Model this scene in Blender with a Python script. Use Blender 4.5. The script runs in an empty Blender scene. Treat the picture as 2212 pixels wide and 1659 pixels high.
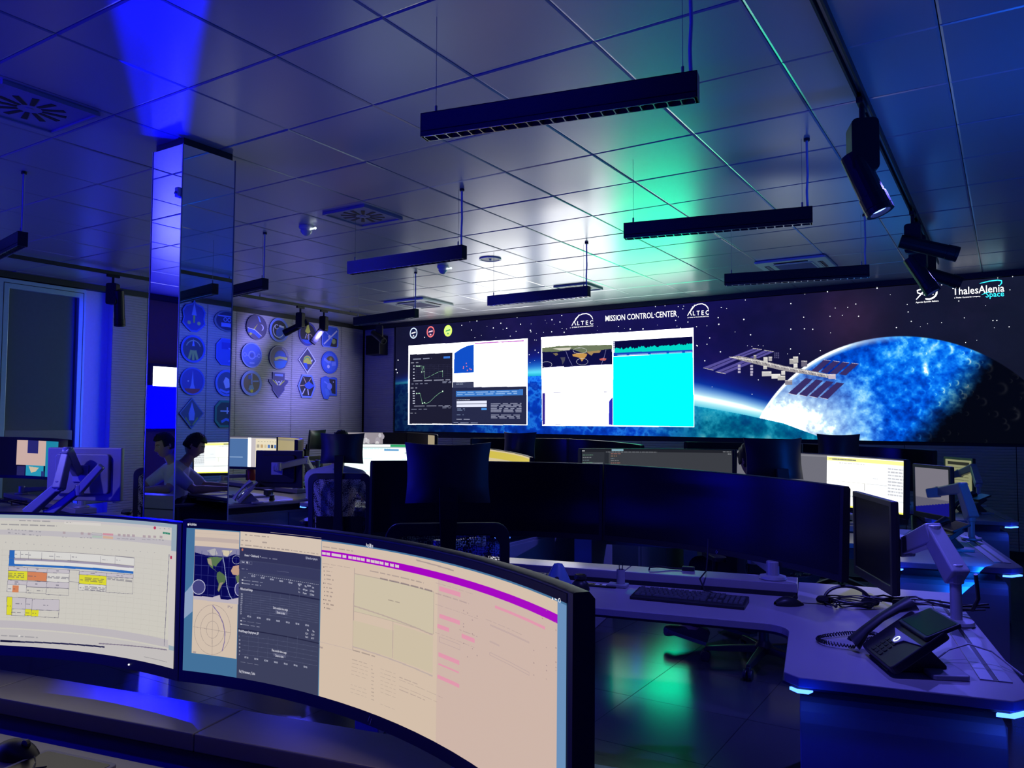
# Mission control room at night, lit by a video wall, console screens and blue LEDs.
import bpy, bmesh, math, random
import numpy as np
from mathutils import Vector, Matrix

random.seed(7)
SC = bpy.context.scene
COL = SC.collection
PI = math.pi
R = math.radians

# ------------------------------------------------------------------ camera
def cam_axes(yaw, pitch, roll):
    cy, sy = math.cos(yaw), math.sin(yaw)
    a = Vector((-sy * math.cos(pitch), cy * math.cos(pitch), math.sin(pitch)))
    r = Vector((cy, sy, 0)); u = r.cross(a)
    c, s = math.cos(roll), math.sin(roll)
    return c * r + s * u, -s * r + c * u, a

cam_d = bpy.data.cameras.new('camera'); cam = bpy.data.objects.new('camera', cam_d); COL.objects.link(cam)
cr, cu, ca = cam_axes(R(32.425), R(2.934), R(0.204))
CAMLOC = Vector((0, 0, 1.45))
cam.matrix_world = Matrix(((cr.x, cu.x, -ca.x, CAMLOC.x), (cr.y, cu.y, -ca.y, CAMLOC.y), (cr.z, cu.z, -ca.z, CAMLOC.z), (0, 0, 0, 1)))
cam_d.sensor_width = 36.0; cam_d.lens = 1690.5 / 2212 * 36; cam_d.clip_start = 0.05
SC.camera = cam

# ------------------------------------------------------------------ world, exposure
W = bpy.data.worlds.new('world'); SC.world = W; W.use_nodes = True
W.node_tree.nodes['Background'].inputs[0].default_value = (0.0, 0.0, 0.0, 1)
SC.view_settings.view_transform = 'Standard'; SC.view_settings.look = 'None'
SC.view_settings.exposure = 0.0; SC.view_settings.gamma = 1.0; SC.view_settings.use_curve_mapping = False
cy_ = SC.cycles
cy_.use_denoising = True; cy_.max_bounces = 8; cy_.diffuse_bounces = 3; cy_.glossy_bounces = 5; cy_.transmission_bounces = 4; cy_.transparent_max_bounces = 6
cy_.caustics_reflective = False; cy_.caustics_refractive = False; cy_.sample_clamp_indirect = 4.0
try: cy_.use_light_tree = True
except Exception: pass

# ------------------------------------------------------------------ lamps of the room and added fill lights
def lamp(name, kind, loc, energy, color, rot=None, aim=None, **kw):
    d = bpy.data.lights.new(name, kind); d.energy = energy; d.color = color
    for k, v in kw.items(): setattr(d, k, v)
    o = bpy.data.objects.new(name, d); COL.objects.link(o); o.location = loc
    if aim is not None: o.rotation_euler = (Vector(aim) - Vector(loc)).to_track_quat('-Z', 'Y').to_euler()
    elif rot: o.rotation_euler = rot
    return o
BLUE = (0.004, 0.002, 1.0)
# added unseen blue fill by back and side walls, aimed up at the ceiling
lamp('blue_fill_light', 'AREA', (-5.2, -2.9, 0.5), 210, BLUE, aim=(-5.6, 1.2, 3.1), shape='RECTANGLE', size=7.5, size_y=0.15)
lamp('blue_fill_light', 'AREA', (-9.35, 0.6, 0.4), 110, BLUE, aim=(-7.4, 1.6, 3.1), shape='RECTANGLE', size=5.0, size_y=0.12)
lamp('blue_fill_light', 'AREA', (0.95, 4.2, 2.25), 60, (0.004, 0.13, 1.0), aim=(-0.1, 4.6, 3.1), shape='RECTANGLE', size=0.12, size_y=6.0)
# blue strip in the recess of the left wall
lamp('recess_light', 'AREA', (-9.42, 5.30, 1.6), 7, (0.0, 0.0, 1.0), aim=(-9.62, 5.50, 1.6), shape='RECTANGLE', size=0.04, size_y=2.8)
lamp('rail_or_fill_spot', 'SPOT', (-0.45, 6.9, 2.75), 110, (0.03, 0.06, 1.0), aim=(1.06, 6.9, 2.1), spot_size=R(95), spot_blend=0.9, shadow_soft_size=0.05)
# blue spots of the left rail on the badge wall and the consoles
lamp('rail_or_fill_spot', 'SPOT', (-8.40, 8.1, 2.75), 240, (0.22, 0.20, 1.0), aim=(-9.6, 8.4, 2.45), spot_size=R(95), spot_blend=0.9, shadow_soft_size=0.05)
lamp('rail_or_fill_spot', 'SPOT', (-8.45, 7.7, 2.75), 160, (0.06, 0.06, 1.0), aim=(-6.8, 6.0, 0.7), spot_size=R(80), spot_blend=0.8, shadow_soft_size=0.05)
lamp('rail_or_fill_spot', 'SPOT', (-0.48, 4.40, 2.70), 330, (0.13, 0.12, 1.0), aim=(-0.9, 3.4, 0.7), spot_size=R(75), spot_blend=0.8, shadow_soft_size=0.05)
lamp('rail_or_fill_spot', 'SPOT', (-0.50, 7.40, 2.72), 330, (0.13, 0.12, 1.0), aim=(-1.3, 5.6, 0.7), spot_size=R(75), spot_blend=0.8, shadow_soft_size=0.05)
lamp('rail_or_fill_spot', 'SPOT', (-0.60, 2.25, 3.02), 190, (0.15, 0.14, 1.0), aim=(-0.75, 3.05, 0.75), spot_size=R(62), spot_blend=0.9, shadow_soft_size=0.05)  # added out-of-view fill spot without a fixture, brightens the near desk
lamp('rail_or_fill_spot', 'SPOT', (-5.6, 0.4, 3.0), 260, (0.22, 0.20, 1.0), aim=(-5.6, 3.6, 0.8), spot_size=R(46), spot_blend=0.9, shadow_soft_size=0.05)  # added fill spot, no rail here, brightens the far left monitor's back
# added unseen lamp, masked to a thin vertical sheet, imitating the column's blue reflection
def beam():
    o = lamp('blue_wedge_fill', 'POINT', (-4.27, 2.80, 1.55), 260, (0.0, 0.0, 1.0), shadow_soft_size=0.012)
    d = o.data; d.use_nodes = True; nt = d.node_tree; em = nt.nodes['Emission']
    tc = nt.nodes.new('ShaderNodeTexCoord')
    def dot(v):
        n = nt.nodes.new('ShaderNodeVectorMath'); n.operation = 'DOT_PRODUCT'; n.inputs[1].default_value = v
        nt.links.new(tc.outputs['Normal'], n.inputs[0]); return n.outputs['Value']
    def m(op, a, b=None):
        n = nt.nodes.new('ShaderNodeMath'); n.operation = op
        for k, x in enumerate((a, b)):
            if x is None: continue
            if isinstance(x, (int, float)): n.inputs[k].default_value = x
            else: nt.links.new(x, n.inputs[k])
        return n.outputs[0]
    along = dot((0.8217, -0.5698, 0)); perp = m('ABSOLUTE', dot((0.5698, 0.8217, 0))); dz = m('ABSOLUTE', dot((0, 0, 1)))
    lim = m('ADD', m('MULTIPLY', dz, 0.080), m('MULTIPLY', along, 0.035))
    mr = nt.nodes.new('ShaderNodeMapRange'); mr.interpolation_type = 'SMOOTHSTEP'
    nt.links.new(m('DIVIDE', perp, m('ADD', lim, 0.0001)), mr.inputs[0])
    mr.inputs[1].default_value = 1.12; mr.inputs[2].default_value = 0.75; mr.inputs[3].default_value = 0; mr.inputs[4].default_value = 1
    on = m('GREATER_THAN', along, 0.0)
    nt.links.new(m('MULTIPLY', mr.outputs[0], on), em.inputs['Strength'])
beam()

# ------------------------------------------------------------------ materials
def mat(name, col, rough=0.5, metal=0.0, var=0.06, scale=30.0, spec=0.5, bump=0.0, coat=0.0, rv=0.06):
    m = bpy.data.materials.new(name); m.use_nodes = True; nt = m.node_tree; b = nt.nodes['Principled BSDF']
    b.inputs['Metallic'].default_value = metal; b.inputs['Specular IOR Level'].default_value = spec
    b.inputs['Coat Weight'].default_value = coat
    tc = nt.nodes.new('ShaderNodeTexCoord'); nz = nt.nodes.new('ShaderNodeTexNoise'); nz.inputs['Scale'].default_value = scale; nz.inputs['Detail'].default_value = 3
    nt.links.new(tc.outputs['Object'], nz.inputs['Vector'])
    mx = nt.nodes.new('ShaderNodeMix'); mx.data_type = 'RGBA'
    mx.inputs[6].default_value = tuple(c * (1 - var) for c in col) + (1,); mx.inputs[7].default_value = tuple(min(1, c * (1 + var)) for c in col) + (1,)
    nt.links.new(nz.outputs['Fac'], mx.inputs[0]); nt.links.new(mx.outputs[2], b.inputs['Base Color'])
    mr = nt.nodes.new('ShaderNodeMapRange'); mr.inputs[3].default_value = max(0.02, rough * (1 - rv)); mr.inputs[4].default_value = rough * (1 + rv)
    nt.links.new(nz.outputs['Fac'], mr.inputs[0]); nt.links.new(mr.outputs[0], b.inputs['Roughness'])
    if bump:
        bp = nt.nodes.new('ShaderNodeBump'); bp.inputs['Strength'].default_value = bump; bp.inputs['Distance'].default_value = 0.002
        nt.links.new(nz.outputs['Fac'], bp.inputs['Height']); nt.links.new(bp.outputs[0], b.inputs['Normal'])
    return m
def emat(name, col, strength, sample=True):
    m = bpy.data.materials.new(name); m.use_nodes = True; nt = m.node_tree; b = nt.nodes['Principled BSDF']
    b.inputs['Base Color'].default_value = (0.02, 0.02, 0.02, 1); b.inputs['Emission Color'].default_value = tuple(col) + (1,); b.inputs['Emission Strength'].default_value = strength
    if not sample: m.cycles.emission_sampling = 'NONE'
    return m
def srgb(h):
    h = h.lstrip('!'); o = []
    for k in (0, 2, 4):
        c = int(h[k:k + 2], 16) / 255; o.append(c / 12.92 if c <= 0.04045 else ((c + 0.055) / 1.055) ** 2.4)
    return tuple(o)

MT = dict(
    ceiling=mat('brushed_ceiling_metal', (0.52, 0.53, 0.56), 0.30, 0.45, 0.01, 3, 0.6),
    slab=mat('dark_slab', (0.03, 0.03, 0.035), 0.8),
    floor=mat('dark_stone_tile', (0.038, 0.042, 0.05), 0.22, 0.0, 0.05, 5, 1.0, rv=0.03),
    joint=mat('floor_joint', (0.01, 0.01, 0.012), 0.9),
    rib=mat('ribbed_panel_laminate', (0.50, 0.47, 0.45), 0.5, 0, 0.08, 14, 0.4),
    brown=mat('brown_back_wall', (0.26, 0.12, 0.07), 0.7),
    darktrim=mat('dark_trim', (0.012, 0.012, 0.015), 0.55),
    frame=mat('pale_window_frame', (0.42, 0.62, 0.70), 0.35, 0.3),
    blind=mat('dark_glazed_panel', (0.13, 0.17, 0.22), 0.25),
    recess=mat('recess_paint', (0.55, 0.55, 0.6), 0.6),
    mirror=mat('mirror', (0.86, 0.89, 0.88), 0.0, 1.0, 0.01, 3),
    desk=mat('desk_laminate', (0.27, 0.25, 0.28), 0.30, 0, 0.05, 40, 0.5),
    deskdark=mat('desk_edge', (0.02, 0.02, 0.025), 0.5),
    pedestal=mat('pedestal_laminate', (0.24, 0.24, 0.27), 0.45, 0, 0.05, 25),
    alu=mat('brushed_rail', (0.35, 0.35, 0.38), 0.35, 0.8),
    black=mat('black_plastic', (0.012, 0.012, 0.014), 0.42),
    satin=mat('satin_black', (0.016, 0.016, 0.018), 0.40, spec=0.2),
    fabric=mat('black_fabric', (0.010, 0.010, 0.012), 0.85, 0, 0.25, 300, 0.2, 0.3),
    leather=mat('black_leather', (0.012, 0.012, 0.014), 0.42, 0, 0.1, 120, 0.4, 0.15),
    offscreen=mat('dark_screen_glass', (0.006, 0.006, 0.008), 0.24, 0, 0.02, 5, 0.28),
    arm=mat('pale_arm_metal', (0.33, 0.33, 0.36), 0.4, 0.2),
    grey=mat('grey_plastic', (0.30, 0.30, 0.32), 0.45),
    white=mat('white_plastic', (0.65, 0.66, 0.68), 0.4),
    key=mat('keycap', (0.07, 0.075, 0.08), 0.45, 0, 0.2, 60),
    lamp=mat('anodised_black', (0.012, 0.012, 0.015), 0.24),
    rim=mat('reflector_rim', (0.55, 0.55, 0.58), 0.25, 0.9),
    cable=mat('pale_cable', (0.45, 0.45, 0.6), 0.5),
    wire=mat('steel_wire', (0.25, 0.25, 0.28), 0.35, 0.9),
    skin=mat('skin', (0.46, 0.26, 0.18), 0.55, 0, 0.08, 40),
    hair=mat('dark_hair', (0.015, 0.010, 0.008), 0.6, 0, 0.4, 90, 0.3, 0.5),
    greyhair=mat('grey_hair', (0.32, 0.32, 0.33), 0.6, 0, 0.4, 90, 0.3, 0.5),
    shirt=mat('white_cotton', (0.55, 0.55, 0.57), 0.8, 0, 0.06, 60, 0.2, 0.2),
    jeans=mat('dark_denim', (0.02, 0.022, 0.035), 0.85, 0, 0.2, 120, 0.2, 0.2),
    shoe=mat('dark_shoe', (0.02, 0.02, 0.022), 0.6),
    sole=mat('grey_sole', (0.12, 0.12, 0.13), 0.7),
    eye=mat('eye', (0.5, 0.5, 0.5), 0.15),
    red=mat('red_enamel', (0.45, 0.02, 0.015), 0.35),
    vent=mat('vent_paint', (0.33, 0.33, 0.38), 0.45),
    pcase=mat('white_case', (0.55, 0.57, 0.58), 0.4),
    led=emat('blue_led', (0.04, 0.13, 1.0), 6.5),
    lens=emat('lit_lens', (0.12, 0.2, 1.0), 7.0),
    glow=emat('lit_ring', (0.8, 0.9, 1.0), 1.2, False),
    redled=emat('red_led', (1.0, 0.02, 0.02), 2.0, False),
    whiteled=emat('white_led', (0.9, 0.95, 1.0), 2.0, False),
)
# perforated chair mesh: cloth with a regular grid of holes
def mesh_cloth():
    m = bpy.data.materials.new('perforated_mesh_cloth'); m.use_nodes = True; nt = m.node_tree; b = nt.nodes['Principled BSDF']
    b.inputs['Base Color'].default_value = (0.012, 0.012, 0.016, 1); b.inputs['Roughness'].default_value = 0.7
    tc = nt.nodes.new('ShaderNodeTexCoord'); vo = nt.nodes.new('ShaderNodeTexVoronoi'); vo.inputs['Scale'].default_value = 150; vo.inputs['Randomness'].default_value = 0.45
    nt.links.new(tc.outputs['Object'], vo.inputs['Vector'])
    lt = nt.nodes.new('ShaderNodeMath'); lt.operation = 'GREATER_THAN'; lt.inputs[1].default_value = 0.50
    nt.links.new(vo.outputs['Distance'], lt.inputs[0]); nt.links.new(lt.outputs[0], b.inputs['Alpha'])
    return m
MT['mesh'] = mesh_cloth()
# ------------------------------------------------------------------ mesh builder
class MB:
    def __init__(s): s.bm = bmesh.new()
    def _add(s, vs, fs):
        v = [s.bm.verts.new(p) for p in vs]
        for f in fs:
            try: s.bm.faces.new([v[i] for i in f])
            except ValueError: pass
        return v
    def box(s, c, d, rot=None):
        x, y, z = (k / 2 for k in d); c = Vector(c); rot = rot or Matrix.Identity(3)
        ps = [c + rot @ Vector(p) for p in ((-x, -y, -z), (x, -y, -z), (x, y, -z), (-x, y, -z), (-x, -y, z), (x, -y, z), (x, y, z), (-x, y, z))]
        s._add(ps, [(0, 3, 2, 1), (4, 5, 6, 7), (0, 1, 5, 4), (1, 2, 6, 5), (2, 3, 7, 6), (3, 0, 4, 7)]); return s
    def b2(s, lo, hi): return s.box([(a + b) / 2 for a, b in zip(lo, hi)], [b - a for a, b in zip(lo, hi)])
    def cyl(s, p0, p1, r0, r1=None, n=14, caps=True):
        p0, p1 = Vector(p0), Vector(p1); r1 = r0 if r1 is None else r1
        d = (p1 - p0).normalized(); x = d.orthogonal().normalized(); y = d.cross(x)
        A = [p0 + (x * math.cos(t) + y * math.sin(t)) * r0 for t in (2 * PI * k / n for k in range(n))]
        B = [p1 + (x * math.cos(t) + y * math.sin(t)) * r1 for t in (2 * PI * k / n for k in range(n))]
        f = [(k, (k + 1) % n, n + (k + 1) % n, n + k) for k in range(n)]
        if caps: f += [tuple(range(n - 1, -1, -1)), tuple(range(n, 2 * n))]
        s._add(A + B, f); return s
    def tube(s, pts, r, n=7):
        pts = [Vector(p) for p in pts]; rings = []; x = None
        for i, p in enumerate(pts):
            d = (pts[min(i + 1, len(pts) - 1)] - pts[max(i - 1, 0)]).normalized()
            if x is None: x = d.orthogonal().normalized()
            x = (x - d * x.dot(d)).normalized(); y = d.cross(x)
            rr = r[i] if isinstance(r, (list, tuple)) else r
            rings.append([p + (x * math.cos(t) + y * math.sin(t)) * rr for t in (2 * PI * k / n for k in range(n))])
        f = []
        for i in range(len(pts) - 1):
            for k in range(n): f.append((i * n + k, i * n + (k + 1) % n, (i + 1) * n + (k + 1) % n, (i + 1) * n + k))
        f += [tuple(range(n - 1, -1, -1)), tuple(range((len(pts) - 1) * n, len(pts) * n))]
        s._add([p for q in rings for p in q], f); return s
    def prism(s, pts, z0, z1, M_=None):
        n = len(pts); M_ = M_ or Matrix.Identity(4)
        a = [M_ @ Vector((x, y, z0)) for x, y in pts]; b = [M_ @ Vector((x, y, z1)) for x, y in pts]
        s._add(a + b, [tuple(range(n - 1, -1, -1)), tuple(range(n, 2 * n))] + [(k, (k + 1) % n, n + (k + 1) % n, n + k) for k in range(n)]); return s
    def ring(s, po, pi_, z0, z1, M_=None):   # outline with a hole of equal point count
        n = len(po); M_ = M_ or Matrix.Identity(4)
        P4 = [[M_ @ Vector((x, y, z)) for x, y in q] for q, z in ((po, z0), (pi_, z0), (pi_, z1), (po, z1))]
        f = []
        for L in range(4):
            A, B = L * n, ((L + 1) % 4) * n
            f += [(A + k, A + (k + 1) % n, B + (k + 1) % n, B + k) for k in range(n)]
        s._add([p for q in P4 for p in q], f); return s
    def lathe(s, prof, c=(0, 0, 0), n=20, axis=None):
        c = Vector(c); q = axis or Matrix.Identity(3); m = len(prof)
        vs = [c + q @ Vector((r * math.cos(2 * PI * k / n), r * math.sin(2 * PI * k / n), z)) for k in range(n) for r, z in prof]
        f = [(k * m + j, ((k + 1) % n) * m + j, ((k + 1) % n) * m + j + 1, k * m + j + 1) for k in range(n) for j in range(m - 1)]
        if prof[0][0] > 1e-5: f.append(tuple(k * m for k in range(n - 1, -1, -1)))
        if prof[-1][0] > 1e-5: f.append(tuple(k * m + m - 1 for k in range(n)))
        s._add(vs, f); return s
    def surf(s, fn, nu, nv, thick=0.0):
        us = [(i / nu, j / nv) for j in range(nv + 1) for i in range(nu + 1)]
        v = s._add([fn(u, w) for u, w in us], [(j * (nu + 1) + i, j * (nu + 1) + i + 1, (j + 1) * (nu + 1) + i + 1, (j + 1) * (nu + 1) + i) for j in range(nv) for i in range(nu)])
        return s
    def ball(s, c, r, seg=12, rot=None):
        r = (r, r, r) if isinstance(r, (int, float)) else r; c = Vector(c); rot = rot or Matrix.Identity(3)
        t = bmesh.new(); bmesh.ops.create_uvsphere(t, u_segments=seg, v_segments=max(6, seg * 2 // 3), radius=1)
        t.verts.index_update()
        s._add([c + rot @ Vector((v.co.x * r[0], v.co.y * r[1], v.co.z * r[2])) for v in t.verts], [[v.index for v in f.verts] for f in t.faces]); t.free(); return s
    def mesh(s, name, m, smooth=False):
        me = bpy.data.meshes.new(name); bmesh.ops.remove_doubles(s.bm, verts=s.bm.verts, dist=1e-5); bmesh.ops.recalc_face_normals(s.bm, faces=s.bm.faces); s.bm.to_mesh(me); s.bm.free()
        if m: me.materials.append(m)
        if smooth:
            me.polygons.foreach_set('use_smooth', [True] * len(me.polygons))
            try: me.set_sharp_from_angle(angle=R(40))
            except Exception: pass
        return me
    def build(s, name, m, parent=None, bevel=0.0, smooth=False, seg=2):
        me = s.mesh(name, m, smooth); return put(name, me, parent, bevel, seg)
def put(name, me, parent=None, bevel=0.0, seg=2):
    o = bpy.data.objects.new(name, me); COL.objects.link(o)
    if parent: o.parent = parent
    if bevel:
        b = o.modifiers.new('bevel', 'BEVEL'); b.width = bevel; b.segments = seg; b.limit_method = 'ANGLE'; b.angle_limit = R(35); b.harden_normals = False
    return o
def tag(o, label, cat, group=None, kind=None):
    o['label'] = label; o['category'] = cat
    if group: o['group'] = group
    if kind: o['kind'] = kind
    return o
def thing(name, label, cat, loc=(0, 0, 0), rz=0.0, group=None, rot=None):
    o = bpy.data.objects.new(name, None); COL.objects.link(o); o.empty_display_size = 0.1
    o.location = loc; o.rotation_euler = rot if rot else (0, 0, rz)
    return tag(o, label, cat, group)
def struct(name, mb, m, parent=None, bevel=0.0):
    o = mb.build(name, m, parent, bevel)
    if parent is None: o['kind'] = 'structure'
    return o
KIDS = {}
def kids(o): return [c for c in bpy.data.objects if c.parent == o]
def copy_tree(o, parent=None, depth=0):
    c = o.copy(); COL.objects.link(c)
    if parent is not None: c.parent = parent
    for ch in kids(o): copy_tree(ch, c, depth + 1)
    return c
def dup(root, loc, rz, label, group=None):
    c = copy_tree(root); c.location = loc; c.rotation_euler = (0, 0, rz); c['label'] = label
    if group: c['group'] = group
    return c
def rrect(x0, y0, x1, y1, r, n=5):
    p = []
    for cx, cy, a in ((x1 - r, y1 - r, 0), (x0 + r, y1 - r, 90), (x0 + r, y0 + r, 180), (x1 - r, y0 + r, 270)):
        for k in range(n + 1): t = R(a + 90 * k / n); p.append((cx + r * math.cos(t), cy + r * math.sin(t)))
    return p
def axes(x, y, z, o=(0, 0, 0)):
    x, y, z = Vector(x), Vector(y), Vector(z)
    return Matrix(((x.x, y.x, z.x, o[0]), (x.y, y.y, z.y, o[1]), (x.z, y.z, z.z, o[2]), (0, 0, 0, 1)))

# ------------------------------------------------------------------ screen pictures, drawn from lists of shapes
def hexc(c): c = c.lstrip('!'); return [int(c[k:k + 2], 16) / 255 for k in (0, 2, 4)]
def raster(w, h, cmds, base=None, seed=1):
    A = np.zeros((h, w, 4), np.float32) if base is None else base
    rs = np.random.RandomState(seed); texts = []
    def put_(m, sl, c):
        A[sl][m] = hexc(c) + [1.0 if c[0] == '!' else 0.0]
    def rect(u0, v0, u1, v1, c):
        x0, x1 = int(round(u0 * w)), max(int(round(u0 * w)) + 1, int(round(u1 * w))); y0, y1 = int(round(v0 * h)), max(int(round(v0 * h)) + 1, int(round(v1 * h)))
        A[max(0, y0):max(0, y1), max(0, x0):max(0, x1)] = hexc(c) + [1.0 if c[0] == '!' else 0.0]
    def poly(p, c):
        x = np.array(p[0::2]) * w; y = np.array(p[1::2]) * h
        x0, x1, y0, y1 = max(0, int(x.min()) - 1), min(w, int(x.max()) + 2), max(0, int(y.min()) - 1), min(h, int(y.max()) + 2)
        if x1 <= x0 or y1 <= y0: return
        gx, gy = np.meshgrid(np.arange(x0, x1) + .5, np.arange(y0, y1) + .5); ins = np.zeros(gx.shape, bool); j = len(x) - 1
        for i in range(len(x)):
            cnd = ((y[i] > gy) != (y[j] > gy)) & (gx < (x[j] - x[i]) * (gy - y[i]) / (y[j] - y[i] + 1e-9) + x[i]); ins ^= cnd; j = i
        put_(ins, (slice(y0, y1), slice(x0, x1)), c)
    def line(p, c, wd):
        t = max(1.15, wd * w * .55) / 2
        for k in range(0, len(p) - 2, 2):
            ax, ay, bx, by = p[k] * w, p[k + 1] * h, p[k + 2] * w, p[k + 3] * h; L = math.hypot(bx - ax, by - ay) or 1; nx, ny = -(by - ay) / L * t, (bx - ax) / L * t
            poly([(ax + nx) / w, (ay + ny) / h, (bx + nx) / w, (by + ny) / h, (bx - nx) / w, (by - ny) / h, (ax - nx) / w, (ay - ny) / h], c)
    for q in cmds:
        k = q[0]
        if k == 'R': rect(*q[1:6])
        elif k == 'P': poly(q[1], q[2])
        elif k == 'L': line(q[1], q[2], q[3])
        elif k == 'O':
            _, u0, v0, u1, v1, c, wd = q; line([u0, v0, u1, v0, u1, v1, u0, v1, u0, v0], c, wd)
        elif k == 'W':
            _, u0, v0, u1, v1, n, c = q; rh = (v1 - v0) / n
            hh = min(rh * 0.45, 0.018)
            for r_ in range(n):
                vc = v1 - rh * (r_ + .5); x = u0; cc = hexc(c)
                while x < u1:
                    wl = (0.35 + rs.rand()) * 0.022 * min(1, (u1 - u0) * 8 + .3); xe = min(u1, x + wl); y0, y1 = int((vc - hh / 2) * h), int((vc + hh / 2) * h) + 1; a0, a1 = int(x * w), max(int(x * w) + 1, int(xe * w))
                    blk = A[y0:y1, a0:a1, :3]
                    if blk.size: blk[:] = blk * (1 - .55) + np.array(cc) * .55 + (rs.rand(*blk.shape[:2], 1) - .5) * .10
                    x = xe + 0.004
        elif k == 'T': texts.append(q)
    return np.clip(A, 0, 1), texts
def image_mat(name, A, strength=1.0, boost=0.0, rough=0.35):
    h, w = A.shape[:2]; im = bpy.data.images.new(name, w, h, alpha=True, float_buffer=False)
    im.alpha_mode = 'CHANNEL_PACKED'; im.pixels.foreach_set(np.ascontiguousarray(A, np.float32).ravel()); im.update()
    try: im.pack()
    except Exception: pass
    m = bpy.data.materials.new(name); m.use_nodes = True; nt = m.node_tree; b = nt.nodes['Principled BSDF']
    b.inputs['Base Color'].default_value = (0.01, 0.01, 0.012, 1); b.inputs['Roughness'].default_value = rough; b.inputs['Specular IOR Level'].default_value = 0.04
    t = nt.nodes.new('ShaderNodeTexImage'); t.image = im; t.extension = 'EXTEND'
    nt.links.new(t.outputs['Color'], b.inputs['Emission Color'])
    ma = nt.nodes.new('ShaderNodeMath'); ma.operation = 'MULTIPLY_ADD'; nt.links.new(t.outputs['Alpha'], ma.inputs[0]); ma.inputs[1].default_value = boost; ma.inputs[2].default_value = strength
    nt.links.new(ma.outputs[0], b.inputs['Emission Strength'])
    return m
# flat lettering: outline of a string as triangles, unit height, starting at x = 0
_TC = {}
def text_tris(txt, bold=0.0):
    key = (txt, bold)
    if key not in _TC:
        cu_ = bpy.data.curves.new('t', 'FONT'); cu_.body = txt; cu_.size = 1.0; cu_.resolution_u = 2; cu_.offset = bold
        o = bpy.data.objects.new('t', cu_); COL.objects.link(o)
        dg = bpy.context.evaluated_depsgraph_get(); dg.update(); me = o.evaluated_get(dg).to_mesh()
        vs = [tuple(v.co) for v in me.vertices]; fs = [tuple(p.vertices) for p in me.polygons]
        o.evaluated_get(dg).to_mesh_clear(); bpy.data.objects.remove(o); bpy.data.curves.remove(cu_)
        xs = [v[0] for v in vs] or [0]; _TC[key] = ([(v[0] - min(xs), v[1]) for v in vs], fs, max(xs) - min(xs))
    return _TC[key]
def letters(name, items, fn, parent):   # items: (text, u, v, height_in_v, colour); fn(u, v) -> point just in front of the screen
    by = {}
    for txt, u, v, hv, ku, col, bold in items: by.setdefault(col, []).append((txt, u, v, hv, ku, bold))
    for col, lst in by.items():
        mb = MB()
        for txt, u, v, hv, ku, bold in lst:
            vs, fs, _ = text_tris(txt, bold); mb._add([fn(u + x * hv * ku, v + y * hv) for x, y in vs], fs)
        mb.build(name, letter_mat(col), parent)['kind'] = 'stuff'
_LM = {}
def letter_mat(col):
    if col not in _LM: _LM[col] = emat('lettering_' + col, srgb(col), 1.0, False)
    return _LM[col]
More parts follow.
